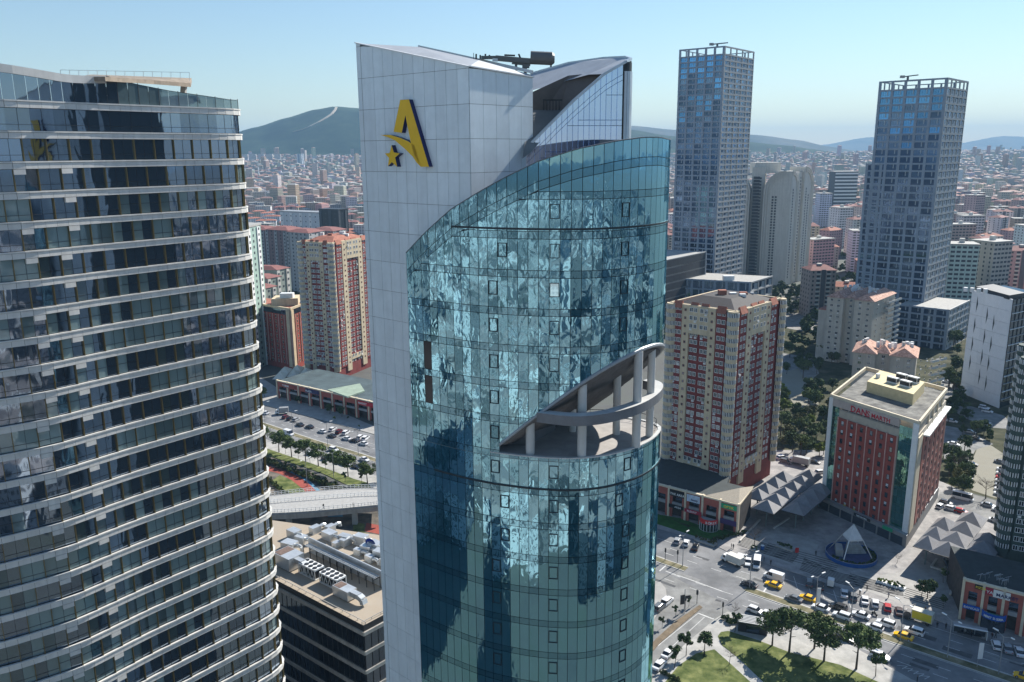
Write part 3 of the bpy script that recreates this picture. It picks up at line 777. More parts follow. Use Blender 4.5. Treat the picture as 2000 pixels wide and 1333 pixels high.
def dashes(mb, path, off, ln, gap, wd, t0=0, t1=1e9, z=.022):
    T = cumlen(path)[-1]; t = t0
    while t+ln < min(T, t1):
        (x, y), a = at(path, t+ln/2); n = (-math.sin(a), math.cos(a)); x += n[0]*off; y += n[1]*off
        c, s = math.cos(a)*ln/2, math.sin(a)*ln/2; u, v = -math.sin(a)*wd/2, math.cos(a)*wd/2
        mb.face([(x-c-u, y-s-v, z), (x+c-u, y+s-v, z), (x+c+u, y+s+v, z), (x-c+u, y-s+v, z)]); t += ln+gap
# median: hidden end at the junction gap
s_ = cumlen(MED)
def tnear(px, py):
    p = G(px, py); return min(range(len(MED)), key=lambda i: math.dist(MED[i], p))
iA, iB = tnear(1334, 1108), tnear(1457, 1151)
for part in (MED[:iA+1], MED[iB:]):
    mk = MB(); strip(mk, part, -1.5, 1.5, 0, .14); struct('median_kerb', mk, kerbm)
    mg = MB(); strip(mg, part, -1.2, 1.2, .148); struct('median_verge', mg, M('dry_verge', (.12,.12,.05), .95, var=.4, scale=.3, c2=(.2,.17,.11)))
mk = MB()
for off_ in (4.9, 8.3): dashes(mk, MED, off_, 3, 4.5, .16)
for off_ in (-4.9, -8.3): dashes(mk, MED, off_, 3, 4.5, .16)
for a_, b_ in ((MED[:iA], 0), (MED[iB:], 0)): strip(mk, a_, 1.75, 1.9, .022); strip(mk, a_, -1.9, -1.75, .022); strip(mk, a_, 11.6, 11.75, .022)
def pline(mb, pts, wd=.16, z=.026):
    P = W(pts)
    for a, b in zip(P, P[1:]): mb.face([(*p, z) for p in ccw([(a[0]+wd*(b[1]-a[1])/math.dist(a,b)/2, a[1]-wd*(b[0]-a[0])/math.dist(a,b)/2), (b[0]+wd*(b[1]-a[1])/math.dist(a,b)/2, b[1]-wd*(b[0]-a[0])/math.dist(a,b)/2), (b[0]-wd*(b[1]-a[1])/math.dist(a,b)/2, b[1]+wd*(b[0]-a[0])/math.dist(a,b)/2), (a[0]-wd*(b[1]-a[1])/math.dist(a,b)/2, a[1]+wd*(b[0]-a[0])/math.dist(a,b)/2)])])
pline(mk, [(1412,1156),(1363,1138),(1300,1116)], .3); pline(mk, [(1363,1198),(1394,1210)], .4); pline(mk, [(1376,1206),(1310,1266)], .15); pline(mk, [(1364,1198),(1285,1262)], .15)
pline(mk, [(1303,1103),(1288,1116)], .35); pline(mk, [(1498,1147),(1489,1160)], .4)
pline(mk, [(1322,1123),(1322,1125),(1327,1126)], .3)
for k in range(9): pline(mk, [(1524+k*26, 1117+k*9.2), (1532+k*26, 1142+k*9.2)], .13)
for k in range(5): pline(mk, [(1752+k*11, 1300+k*5), (1772+k*11, 1302+k*5), (1754+k*11+8, 1307+k*5)], .14)
struct('road_markings', mk, paint)
r_ = random.Random(12); pm1, pm2 = MB(), MB(); TL_ = cumlen(MED)[-1]
for k in range(90):
    t = r_.uniform(30, TL_-10); (x, y), a = at(MED, t)
    off_ = r_.choice([-1, 1])*r_.uniform(3.5, 10.5); x += -math.sin(a)*off_; y += math.cos(a)*off_; L_, w_ = r_.uniform(1.5, 9), r_.uniform(.5, 2.2)
    c, s = math.cos(a)*L_/2, math.sin(a)*L_/2; u, v = -math.sin(a)*w_/2, math.cos(a)*w_/2
    (pm1 if k % 2 else pm2).face([(x-c-u, y-s-v, .0165+k*.00004), (x+c-u, y+s-v, .0165+k*.00004), (x+c+u, y+s+v, .0165+k*.00004), (x-c+u, y-s+v, .0165+k*.00004)])
struct('road_patches', pm1, M('tar_patch', (.085,.087,.09), .9, var=.25, scale=.8)); struct('road_patches', pm2, M('worn_patch', (.22,.22,.215), .9, var=.2, scale=.8))
# pavements with kerbs
plaza_poly = [(1392,1064),(1291,1035),(1240,1020),(1270,960),(1330,900),(1445,880),(1540,880),(1640,880),(1835,940),(1880,960),(2010,1010),(2150,1060),(2250,1200),(2250,1330),(2010,1262),(1934,1254),(1880,1233),(1824,1210),(1769,1194),(1637,1148),(1560,1122),(1492,1100),(1420,1078)]
sheet('plaza', W(plaza_poly), .13, plazam)
sheet('plaza_path', W([(1440,1062),(1500,1040),(1560,1045),(1600,1060),(1590,1095),(1640,1120),(1700,1128),(1760,1118),(1800,1090),(1830,1110),(1860,1150),(1840,1195),(1760,1180),(1640,1136),(1560,1108),(1500,1090)]), .136, paving)
park = [(1420,1196),(1500,1214),(1640,1249),(1714,1291),(1780,1328),(1900,1375),(1900,1600),(1100,1600),(1230,1370),(1290,1312),(1335,1262),(1398,1209)]
sheet('park_pavement', W(park), .13, M('concrete_paving', (.33,.325,.305), .85, var=.15, scale=.25, c2=(.40,.39,.365)))
sheet('lawn', W([(1395,1270),(1420,1292),(1467,1335),(1520,1400),(1300,1420),(1255,1380),(1290,1345),(1325,1302),(1360,1278)]), .20, grassm)
sheet('lawn', W([(1402,1244),(1408,1236),(1422,1234),(1448,1242),(1480,1252),(1540,1275),(1640,1300),(1740,1345),(1800,1400),(1600,1420),(1540,1380),(1482,1325),(1440,1285),(1410,1262)]), .20, grassm)
sheet('lawn', W([(1290,1007),(1331,1014),(1365,1027),(1406,1034),(1450,1043),(1392,1055),(1356,1048),(1291,1027),(1240,1012),(1245,990)]), .20, M('podium_grass', (.035,.11,.022), .95, var=.3, scale=.5, spec=.1))
sheet('planting_bed', W([(1312,1060-45),(1320,1020),(1350,1028),(1345,1032)]), .21, grassd)
sheet('street_median', W([(1366,1183),(1372,1187),(1330,1222),(1288,1258),(1260,1290),(1252,1286),(1280,1250),(1320,1214)]), .15, soil)
sheet('traffic_island', W([(1275,1135),(1290,1138),(1300,1150),(1302,1165),(1290,1190),(1260,1240),(1220,1240),(1230,1160)]), .14, paving)
sheet('back_street', W([(1835,962),(1870,958),(1990,992),(2100,1030),(2080,1062),(2000,1040),(1900,1012),(1825,1000)]), .15, asphalt2)
sheet('green_ground', W([(1500,640),(1580,590),(1700,620),(2050,640),(2300,800),(2200,1010),(1990,988),(1850,950),(1760,900),(1600,890),(1500,880),(1480,760)]), .006, grassd)
sheet('pale_car_park', W([(1908,878),(1935,870),(1962,888),(1955,930),(1975,975),(1940,972),(1898,958),(1890,920)]), .03, ltyard)
sheet('car_park', W([(1838,830),(1880,838),(1908,850),(1940,868),(1905,880),(1890,905),(1850,905),(1830,870)]), .02, asphalt2)
sheet('car_park', W([(1838,745),(1880,752),(1882,790),(1960,812),(1990,840),(1930,835),(1880,815),(1840,785)]), .02, asphalt2)
sheet('car_park', W([(1530,690),(1590,700),(1600,730),(1560,760),(1525,740)]), .02, asphalt2)
sheet('building_site', W([(1530,612),(1600,612),(1598,650),(1570,648),(1530,640)]), .03, M('rubble', (.36,.33,.30), .95, var=.5, scale=.4, c2=(.2,.2,.19)))
sheet('footpath', W([(1500,735),(1560,720),(1600,790),(1560,800),(1535,770)]), .034, ltyard)
# left: pavement, verge, running track
sheet('left_pavement', W([(300,790),(455,838),(512,856),(631,899),(731,929),(1000,1030),(1000,1100),(740,985),(716,955),(650,925),(588,904),(510,875),(300,800)]), .13, M('concrete_paving', (.36,.355,.33)))
sheet('verge', W([(455,862),(510,873),(547,886),(593,901),(642,918),(690,936),(718,944),(726,953),(707,962),(669,944),(631,926),(588,911),(542,897),(490,880)]), .18, grassm)
sheet('sunken_yard', W([(400,870),(510,885),(600,918),(700,965),(760,1000),(900,1100),(700,1140),(400,1060)]), .02, M('yard', (.10,.095,.085), .95, var=.4, scale=.2, c2=(.16,.13,.10)))
redt = M('red_track', (.30,.065,.045), .9, var=.15, scale=.4); bluet = M('blue_track', (.10,.25,.36), .9, var=.12)
sheet('running_track', W(spline([(490,905),(547,917),(588,935),(615,957),(626,980),(640,1010)], 5)+spline([(610,1010),(607,982),(590,956),(566,937),(540,924),(490,915)], 5)), .05, redt)
sheet('cycle_path', W(spline([(560,918),(595,932),(625,958),(660,985),(670,1010)], 5)+spline([(640,1010),(630,982),(610,952),(585,932),(560,921)], 5)), .045, bluet)
sheet('lawn', W([(546,929),(569,938),(593,957),(602,968),(560,970),(525,943)]), .06, grassm)
sheet('running_track', W([(716,1022),(760,1030),(760,1048),(712,1038)]), .05, redt)
sheet('lawn', W([(690,1020),(712,1024),(712,1040),(760,1055),(740,1066),(690,1045)]), .04, grassm)
for px in ((520,757),):
    sheet('left_forecourt', W([(380,730),(505,735),(560,770),(600,785),(680,812),(735,835),(735,850),(650,827),(590,811),(503,789),(400,760)]), .13, paving)
# ------------------------------------------------------------------ low office block with plant on its roof
ZR = 28.0
KC = G(710,1222,ZR); KL = G(480,1102,ZR); KR = G(800,1174,ZR); KB = G(790,1052,ZR); KBL = G(500,1012,ZR)
LB = thing('office_block', 'low dark glazed office block with a beige flat roof full of ducts', 'office building', (KC[0], KC[1], 0))
def lo(p): return (p[0]-KC[0], p[1]-KC[1])+tuple(p[2:])
beige = M('roof_screed', (.42,.345,.26), .85, var=.18, scale=.25, c2=(.30,.26,.21))
stone = M('beige_band', (.36,.34,.31), .7, var=.1, streak=.15)
m = MB(); m.prism(ccw([lo(p) for p in (KL, KC, KR, KB, KBL)]), 0, ZR-.02, 0, 1); m.build('wall', [darkm, beige], LB)
wns = {}; it = []; 
for F in (Face(KL, KC), Face(KC, KR)):
    for fl_ in range(7):
        z1 = ZR-1.35-fl_*4.1
        b = MB(); F.box(b, -.2, F.w+.2, z1-.75, z1+(.0), 0, .35); b.v = [lo(v) for v in b.v]; b.build('floor_band', stone, LB)
        n = int(F.w/1.55)
        for k in range(n):
            mb = wns.setdefault(round(F.w/n, 3), window_mb(F.w/n-.06, 3.2, .06)); p = F.P(k*F.w/n+.03, z1-.78-3.25, .06)
            it.append((round(F.w/n, 3), mb, lo(p), F.rz, 10-fl_))
pieces(LB, 'window', [darkm, darkglass], it)
m = MB()
for a, b in ((KL, KC), (KC, KR)):
    F = Face(a, b); n = int(F.w/2.2)
    for k in range(n+1): m.box(*lo(F.P(k*F.w/n-.04, 0, -.5))[:2], ZR, *[q+.1 for q in lo(F.P(k*F.w/n-.04, 0, -.5))[:2]], ZR+.45)
    m.bar(lo(F.P(0, ZR+.5, -.5)), lo(F.P(F.w, ZR+.5, -.5)), .12, .1)
m.build('roof_rail', stone, LB)
def chiller(loc, rz, lab):
    t = thing('chiller', lab, 'cooling unit', loc, rz, 'chillers on the office roof')
    m = MB(); L_, W_, H_ = 5.6, 2.6, 2.4
    for x in (0, L_-.12):
        for y in (0, W_-.12): m.box(x, y, 0, x+.12, y+.12, H_)
    m.box(0, 0, H_-.35, L_, W_, H_); m.box(0, 0, .0, L_, W_, .2)
    m.build('frame', white, t)
    c = MB(); c.box(.15, .25, .3, L_-.15, W_-.25, H_-.4); c.build('coil', darkm, t)
    v = MB()
    for k in range(4):
        x = .2+k*(L_-.4)/4; v.bar((x, -.02, .2), (x+.6, -.02, H_-.4), .08, .1); v.bar((x+1.2, -.02, .2), (x+.6, -.02, H_-.4), .08, .1)
    v.build('brace', white, t)
    for i in range(4):
        for j in range(2): MB().tube((.75+i*1.37, .7+j*1.2, H_), (.75+i*1.37, .7+j*1.2, H_+.12), .5, .5, 14).build('fan', darkm, t)
    return t
FA = Face(KL, KC); rz0 = FA.rz
def rp_(px, py): x, y = G(px, py, ZR); return (x, y, ZR)
chiller(rp_(583,1119), rz0, 'left one of two white roof chillers with dark round fans')
chiller(rp_(624,1138), rz0, 'right one of two white roof chillers, next to the silver air handler')
galv = M('sheet_duct', (.55,.57,.58), .35, metal=.5, var=.12, rv=.08)
def ahu(loc, rz, L_, W_, H_, lab, elbow=True):
    t = thing('air_handler', lab, 'air handling unit', loc, rz)
    m = MB(); m.box(0, 0, .2, L_, W_, H_); m.build('casing', galv, t)
    b = MB()
    for x in (0, L_*.5, L_-.15): b.box(x, .05, 0, x+.15, W_-.05, .2)
    b.build('base_rail', darkm, t)
    g_ = MB(); g_.box(.2, .2, H_, L_*.45, W_-.2, H_+.05); g_.build('grille', M('rusty_grille', (.16,.11,.09), .8, var=.3, scale=2), t)
    if elbow:
        d = MB(); P = [(L_, W_/2, H_*.75), (L_+2.2, W_/2, H_*.75), (L_+3.2, W_/2, H_*.6), (L_+3.5, W_/2, .5)]
        for a, c in zip(P, P[1:]): d.bar(a, c, 1.2, 1.0)
        d.build('duct', galv, t)
    return t
ahu(rp_(650,1163), rz0, 4.6, 2.4, 2.2, 'silver air handler with a bent duct, nearest the roof corner')
ahu(rp_(535,1104), rz0, 5.5, 4.0, 3.0, 'large pale air handler at the left end of the office roof')
# screen wall with pipes in front
SW0, SW1 = G(603,1078,ZR), G(752,1150,ZR); FS = Face(SW0, SW1)
sw_ = thing('screen_wall', 'grey metal screen wall along the middle of the office roof', 'screen wall', (*SW0, ZR))
for k in range(2):
    m = MB(); FS.box(m, k*FS.w/2+.05, (k+1)*FS.w/2-.05, 0, 3.6, -.25, 0); m.v = [(x-SW0[0], y-SW0[1], z) for x, y, z in m.v]; m.build('panel', galv, sw_)
pg_ = thing('pipe_rack', 'grey pipes on black supports in front of the roof screen wall', 'pipes', (*SW0, ZR))
def fs(s, z, d): p = FS.P(s, z, d); return (p[0]-SW0[0], p[1]-SW0[1], z)
for k in range(3): MB().tube(fs(1, 2.6+.0*k, .6+.5*k), fs(FS.w-1, 2.6, .6+.5*k), .14, n=8).build('pipe', galv, pg_)
for k in range(11):
    s = 1+k*(FS.w-2)/10; MB().bar(fs(s, 0, 2.0), fs(s, 2.4, 2.0), .14, .14).bar(fs(s, 0, .4), fs(s, 2.4, .4), .14, .14).bar(fs(s, 2.42, .3), fs(s, 2.42, 2.1), .12, .12).build('support', darkm, pg_)
R2 = random.Random(3); ORD = 'first second third fourth fifth sixth seventh eighth ninth tenth eleventh twelfth thirteenth fourteenth fifteenth sixteenth seventeenth'.split()
for k, (px, py, w_, h_) in enumerate([(560,1050,3,2),(575,1060,2.6,1.6),(548,1072,3.4,1.6),(628,1052,3.2,1.8),(642,1042,2.2,1.4),(660,1060,2.6,1.8),(672,1070,2.4,1.6),(690,1064,3,2.2),(703,1082,2.6,2),(718,1078,3,2.4),(728,1094,3,2.2),(736,1086,2.6,1.8),(655,1072,1.8,1.2),(612,1046,2.4,1.6),(690,1084,1.8,1.4),(712,1096,2,1.4),(741,1106,2.4,1.8)]):
    t = thing('duct_unit', 'silver ventilation unit with a bent duct, %s from the left behind the roof screen wall' % ORD[sorted([560,575,548,628,642,660,672,690,703,718,728,736,655,612,691,712,741]).index(px if (px, py) != (690, 1084) else 691)], 'ventilation unit', rp_(px, py), rz0+R2.choice([0, 1.57, .2]), 'ventilation units behind the screen wall')
    MB().box(0, 0, 0, w_, w_*.7, h_).build('casing', galv, t)
    d = MB(); P = [(w_, w_*.35, h_*.6), (w_+1.0, w_*.35, h_*.75), (w_+1.7, w_*.35, h_*.6), (w_+1.9, w_*.35, .1)]
    for a, c in zip(P, P[1:]): d.tube(a, c, .42, n=10)
    d.build('duct', galv, t)
dt = thing('satellite_dish', 'dark blue satellite dish on the office roof', 'satellite dish', rp_(727,1078), 2.6)
m = MB(); N = 20
for i in range(N):
    for j in range(4):
        f = lambda r, t: (r*math.cos(t), .5*r*r/1.6+ -.3, 1.9+r*math.sin(t))
        r0, r1 = 1.5*j/4, 1.5*(j+1)/4; t0, t1 = 2*math.pi*i/N, 2*math.pi*(i+1)/N
        m.face([f(r0,t0), f(r1,t0), f(r1,t1), f(r0,t1)] if j else [f(0,0), f(r1,t0), f(r1,t1)])
m.build('reflector', M('dish_blue', (.01,.03,.28), .4, var=0), dt); MB().bar((0,0,0),(0,-.2,1.6),.15,.15).build('mast', darkm, dt)
# ------------------------------------------------------------------ white footbridge
BU = spline([G(x, y, 6.5) for x, y in [(440,976),(516,969),(600,960),(700,953),(760,955)]], 4); BL = spline([G(x, y, 6.5) for x, y in [(440,1005),(516,1003),(600,999),(700,990),(760,984)]], 4)
FB = thing('footbridge', 'pale footbridge with white railings crossing behind the office block', 'footbridge', (BU[0][0], BU[0][1], 0))
def fb(p, z): return (p[0]-BU[0][0], p[1]-BU[0][1], z)
pale = M('bridge_deck', (.36,.355,.34), .8, var=.1, scale=.8)
for i in range(len(BU)-1):
    m = MB(); m.prism(ccw([fb(p, 0)[:2] for p in (BL[i], BL[i+1], BU[i+1], BU[i])]), 5.7, 6.5); m.build('deck_slab', pale, FB)
m = MB()
for a, b in zip(BL, BL[1:]): m.bar(fb(a, 5.2), fb(b, 5.2), .5, 1.6)
m.build('girder', stone, FB)
for P in (BU, BL, [lerp(a, b, .45) for a, b in zip(BU, BL)]):
    m = MB()
    for z in (7.0, 7.6): 
        for a, b in zip(P, P[1:]): m.bar(fb(a, z), fb(b, z), .1, .1)
    for a, b in zip(P, P[1:]):
        for k in range(3): q = lerp(a, b, k/3); m.bar(fb(q, 6.4), fb(q, 7.65), .12, .12)
    m.build('railing', white, FB)
for px, py in ((560,1010),(690,1003)):
    x, y = G(px, py, 4.5); MB().box(x-BU[0][0]-.8, y-BU[0][1]-.8+2, 0, x-BU[0][0]+.8, y-BU[0][1]+.8+2, 5.7).build('pier', concrete, FB)

# ------------------------------------------------------------------ red and cream residential towers
terraR = M('terracotta', (.34,.13,.085), .85, var=.2, scale=.6, rv=.1)
def apartment_tower(name, lab, base, corner, right, h, nf, cA, cB, z0, tp=3, nwing=1, limit=300, bayw=3.0, roofc=None, darkroof=True, seed=1, wfr=wframe):
    """square tower: columns of two colours, paired windows, bay windows at the corners, slanted coloured caps"""
    L, Cn, Rr = base, corner, right
    t = thing(name, lab, 'apartment tower', (Cn[0], Cn[1], 0))
    lc = lambda p: (p[0]-Cn[0], p[1]-Cn[1])+tuple(p[2:])
    B = (L[0]+Rr[0]-Cn[0], L[1]+Rr[1]-Cn[1]); r = random.Random(seed)
    MB().prism(ccw([lc(p) for p in (L, Cn, Rr, B)]), 0, h-1.0).build('core', cA, t)
    fh_ = (h-z0-.8)/nf; W1 = window_mb(1.3, 1.5, .13, 1); W2 = window_mb(.75, .85, .09)
    it1, it2 = [], []; op = MB().box(0,-.35,.1,.95,-.28,1.2)
    pc = {}
    for fi, F in enumerate((Face(L, Cn), Face(Cn, Rr))):
        fr_ = [('bay', 0, .065), ('A', .065, .21), ('B', .21, .32), ('C', .32, .615), ('B', .615, .725), ('A', .725, .875), ('bay', .875, 1.0)]
        for kind, a, b in fr_:
            s0, s1 = a*F.w, b*F.w; d = {'A': .45, 'B': .62, 'C': .15, 'bay': 0}[kind]
            if kind in 'AB':
                m = MB(); F.box(m, s0+.02, s1-.02, z0-3 if kind == 'B' else z0, h-(1.6 if kind == 'A' else .4), 0, d); m.v = [lc(v) for v in m.v]; m.build('wall_panel', cA if kind == 'A' else cB, t)
            if kind == 'A' or kind == 'C':     # slanted coloured cap
                for q in ([(s0, s1)] if kind == 'A' else [(s0, (s0+s1)/2-.3), ((s0+s1)/2+.3, s1)]):
                    m = MB(); v = [F.P(q[0]+.1, h-1.7, d+.5), F.P(q[1]-.1, h-1.7, d+.5), F.P(q[1]-.3, h+.6, d-.5), F.P(q[0]+.3, h+.6, d-.5)]; vi = [F.P(q[0]+.1, h-1.7, -.2), F.P(q[1]-.1, h-1.7, -.2), F.P(q[1]-.3, h+.3, -.6), F.P(q[0]+.3, h+.3, -.6)]
                    k = 0; m.face([v[0], v[1], v[2], v[3]]); m.face([v[1], vi[1], vi[2], v[2]]); m.face([vi[0], v[0], v[3], vi[3]]); m.face([vi[1], vi[0], vi[3], vi[2]]); m.v = [lc(v_) for v_ in m.v]
                    m.build('roof_cap', terraR if roofc is None else roofc, t)
            if kind == 'C':
                for za_, zb_ in ((h-1.6-fh_*tp, h-.3), (z0+fh_*.9, z0+fh_*1.8)): m = MB(); F.box(m, s0, s1, za_, zb_, 0, .7); m.v = [lc(v) for v in m.v]; m.build('cream_band', cB, t)
            for k in range(nf):
                z = z0+k*fh_+.55*fh_-.5
                def putw(s, mb, key, lst, dd):
                    p = F.P(s, z, dd+.02); lst.append((key, mb, lc(p), F.rz, 5+z*.01+(3 if fi == 0 else 0)))
                if kind == 'A':
                    for u in (.28, .72): putw(s0+(s1-s0)*u-.57, W1, 'a', it1, d)
                elif kind == 'B': putw((s0+s1)/2-.37, W2, 'b', it2, d)
                elif kind == 'C':
                    dd = .7 if (k >= nf-tp or k == 1) else d
                    for u in (.12, .34, .66, .88): putw(s0+(s1-s0)*u-.57, W1, 'a', it1, dd)
                else:
                    pass
            if kind == 'bay' and (b == 1.0 or fi == 0):
                c = F.P((s0+s1)/2 if b < 1 else F.w-.3, 0, .0)
                if fi == 0 and b == 1.0: c = F.P(F.w-.5*bayw*.55, 0, .1)
                if fi == 1 and a == 0: continue
                R_ = bayw*.62; cx_, cy_ = lc(c)[:2]; N_ = 12
                a0 = F.rz-math.pi if fi == 0 else F.rz-math.pi*.9
                ang = [a0+math.pi*(k_/N_)*(1.0 if b < 1 else 1.15) for k_ in range(N_+1)]
                P_ = [(cx_+R_*math.cos(q), cy_+R_*math.sin(q)) for q in ang]
                for k in range(nf):
                    zf = z0+k*fh_; m = MB(); m.prism(P_, zf, zf+fh_*.42); m.build('bay_parapet', cB, t)
                    m = MB(); Pi = [(cx_+(R_-.12)*math.cos(q), cy_+(R_-.12)*math.sin(q)) for q in ang]; m.prism(Pi, zf+fh_*.42, zf+fh_*.9, 1)
                    for q in range(0, N_+1, 1): x, y = cx_+(R_-.03)*math.cos(ang[q]), cy_+(R_-.03)*math.sin(ang[q]); m.box(x-.09, y-.09, zf+fh_*.42, x+.09, y+.09, zf+fh_*.92, 0)
                    m.build('bay_window', [wfr, wglass], t)
                m = MB(); Pi = [(cx_+(R_-.15)*math.cos(q), cy_+(R_-.15)*math.sin(q)) for q in ang]; m.prism(Pi, z0-1.5, h-.5); m.build('bay_core', cB, t)
        F_ = F
    rac = random.Random(seed+40); acm = MB().box(0,-.35,0,.85,0,.55); ac = [('k', acm, (i_[2][0]+.2, i_[2][1], i_[2][2]-.75), i_[3], 1) for i_ in rac.sample(it1, min(45, len(it1)))]
    pieces(t, 'air_conditioner', wframe, ac)
    pieces(t, 'window', [wfr, wglass], it1, limit); pieces(t, 'small_window', [cA, wglass], it2, limit)
    # cornice, ledges and roof
    e = Face(L, Cn); m = MB()
    for F in (Face(L, Cn), Face(Cn, Rr), Face(Rr, B), Face(B, L)): F.box(m, 0, F.w, h-1.0, h-.3, -.6, .15)
    m.v = [lc(v) for v in m.v]; m.build('parapet', cB, t)
    c4 = [lerp(p, ((L[0]+Rr[0])/2, (L[1]+Rr[1])/2), .12) for p in (L, Cn, Rr, B)]; c5 = [lerp(p, ((L[0]+Rr[0])/2, (L[1]+Rr[1])/2), .55) for p in (L, Cn, Rr, B)]
    m = MB()
    for i in range(4):
        j = (i+1) % 4; m.face([(*lc(c4[i]), h-.9), (*lc(c4[j]), h-.9), (*lc(c5[j]), h+1.6), (*lc(c5[i]), h+1.6)])
    m.face([(*lc(p), h+1.6) for p in c5]); m.build('roof', M('dark_roof_felt', (.035,.032,.034), .8, var=.2, scale=.5) if darkroof else terraR, t)
    for k in range(5):
        u, v = r.uniform(.25, .75), r.uniform(.25, .75); p = (L[0]+(Cn[0]-L[0])*u+(B[0]-L[0])*v, L[1]+(Cn[1]-L[1])*u+(B[1]-L[1])*v); x, y = lc(p)
        s = r.uniform(.5, 1.6); MB().box(x-s, y-s*.8, h+.2, x+s, y+s*.8, h+r.uniform(1.9, 3.2)).build('chimney', terraR if k % 2 else wfr, t)
    return t
redw = M('oxblood_render', (.21,.042,.038), .85, var=.15, scale=.3, streak=.15)
cream = M('cream_render', (.58,.48,.33), .85, var=.12, scale=.3, streak=.12)
creaml = M('cream_trim', (.62,.54,.40), .8, var=.1)
cz = G(1440,958); lz = G(1303,962); rz_ = (cz[0]+ (cz[1]-lz[1])*-0+ 0, 0)
# right tower: front face almost level with the picture, right face going back
T1C = G(1438,606,65.5); T1L = G(1309,588,65.5); T1R = G(1527,580,65.5)
apartment_tower('residential_tower', 'red and cream apartment tower with bay windows, right of the glass tower', T1L, T1C, T1R, 65.5, 21, redw, cream, 7.5, seed=2)
T2C = G(648,473,71.5); T2L = G(584,470,71.5); T2R = G(724,460,71.5)
apartment_tower('residential_tower', 'red and cream apartment tower with a red roof, left of the white tower', T2L, T2C, T2R, 71.5, 24, redw, cream, 6, darkroof=False, seed=5, limit=250)
greenw = M('green_render', (.055,.085,.075), .8, var=.1, scale=.3, streak=.1)
T3L = G(1948,1128); 
apartment_tower('residential_tower', 'dark green apartment tower with white bay windows at the right edge', (T3L[0]+2+8.6, T3L[1]+2+15.6), (T3L[0]+2, T3L[1]+2), (T3L[0]+2+20, T3L[1]+2-11), 62, 21, greenw, greenw, 7, roofc=greenw, seed=9, bayw=3.4)
# ------------------------------------------------------------------ more buildings
def text_mesh(name, s, size, mat, parent, loc, rz, depth=.06, tilt=math.pi/2, bold=True):
    cu = bpy.data.curves.new(name, 'FONT'); cu.body = s; cu.size = size; cu.extrude = depth; cu.resolution_u = 2; cu.space_character = 1.05
    if bold: cu.offset = size*.012
    tmp = bpy.data.objects.new('tmp', cu); COL.objects.link(tmp); dg = bpy.context.evaluated_depsgraph_get(); me = bpy.data.meshes.new_from_object(tmp.evaluated_get(dg))
    bpy.data.objects.remove(tmp); me.materials.clear(); me.materials.append(mat)
    o = bpy.data.objects.new(name, me); COL.objects.link(o); o.location = loc; o.rotation_euler = (tilt, 0, rz); o.parent = parent; return o
def prismbox(t, name, mat, L, C, Rr, z0, z1, org, top=None):
    B = (L[0]+Rr[0]-C[0], L[1]+Rr[1]-C[1]); return MB().prism(ccw([(p[0]-org[0], p[1]-org[1]) for p in (L, C, Rr, B)]), z0, z1, 0, 1 if top else None).build(name, [mat]+([top] if top else []), t)
def fbox(t, name, mat, F, s0, s1, z0, z1, d0, d1, org, label=None):
    m = MB(); F.box(m, s0, s1, z0, z1, d0, d1); m.v = [(x-org[0], y-org[1], z) for x, y, z in m.v]; o = m.build(name, mat, t)
    if label: o['label'] = label
    return o
redp = M('red_panel', (.29,.058,.042), .6, var=.1, rv=.05, streak=.08); pinkt = M('pink_fin', (.55,.35,.30), .6)
greeng = GLASS('green_glass', (.30,.62,.58), (.01,.07,.06), amp=.012, scale=1.0, refl=.55, rv=.3)
# --- red office building with the name sign
h = 38.6; DC = G(1797,824,h); DL = G(1622,770,h); DR = G(1851,758,h)
DB = thing('hotel_block', 'red panelled block with green glass corners and a name sign on top', 'building', (*DC, 0))
prismbox(DB, 'core', M('beige_wall', (.42,.38,.31), .8, var=.1), DL, DC, DR, 0, h-4.2, DC); F = Face(DL, DC); w_ = F.w
prismbox(DB, 'upper_core', M('beige_wall', (.42,.38,.31)), F.P(w_*.03, 0, -2.5)[:2], F.P(w_-1.5, 0, -2.5)[:2], (DR[0]-1.5, DR[1]-1.5), h-4.3, h-1.0, DC, top=M('roof_gravel', (.13,.128,.12), .95, var=.35, scale=.3, c2=(.2,.195,.175)))
for a, b in ((0, .045), (.945, 1.0)): fbox(DB, 'white_pier', white, F, w_*a, w_*b, 3.5, h-.9, 0, .35, DC)
for a in (.045, .805):
    for c_ in range(3):
        for k in range(13): fbox(DB, 'glass_panel', greeng, F, w_*a+c_*w_*.14/3*(.57 if a < .1 else 1)+.04, w_*a+(c_+1)*w_*.14/3*(.57 if a < .1 else 1)-.04, 4+k*2.45+.04, 4+(k+1)*2.45-.04, 0, .12, DC)
rx0, rx1 = .13, .80
for k in range(6):
    a = rx0+(rx1-rx0)*k/6; b = rx0+(rx1-rx0)*(k+1)/6
    fbox(DB, 'red_panel', redp, F, w_*a+.12, w_*b-.12, 4, h-6.6, 0, .4, DC); fbox(DB, 'fin', pinkt, F, w_*b-.12, w_*b+.12, 3.6, h-6.3, 0, .6, DC)
fbox(DB, 'fin', pinkt, F, w_*rx0-.12, w_*rx0+.12, 3.6, h-6.3, 0, .6, DC)
fbox(DB, 'balcony_glazing', darkglass, F, w_*.13, w_*.8, h-6.2, h-3.4, -1.2, -1.0, DC); fbox(DB, 'sign_band', M('sign_band', (.45,.38,.34), .7), F, w_*.045, w_*.80, h-3.4, h-1.0, -.4, .3, DC)
for k in range(9): fbox(DB, 'glazing_post', steel, F, w_*(.13+.67*k/8)-.05, w_*(.13+.67*k/8)+.05, h-6.2, h-3.4, -.9, -.8, DC)
W3 = window_mb(.95, 1.55, .07, 0, 1.05); it = []
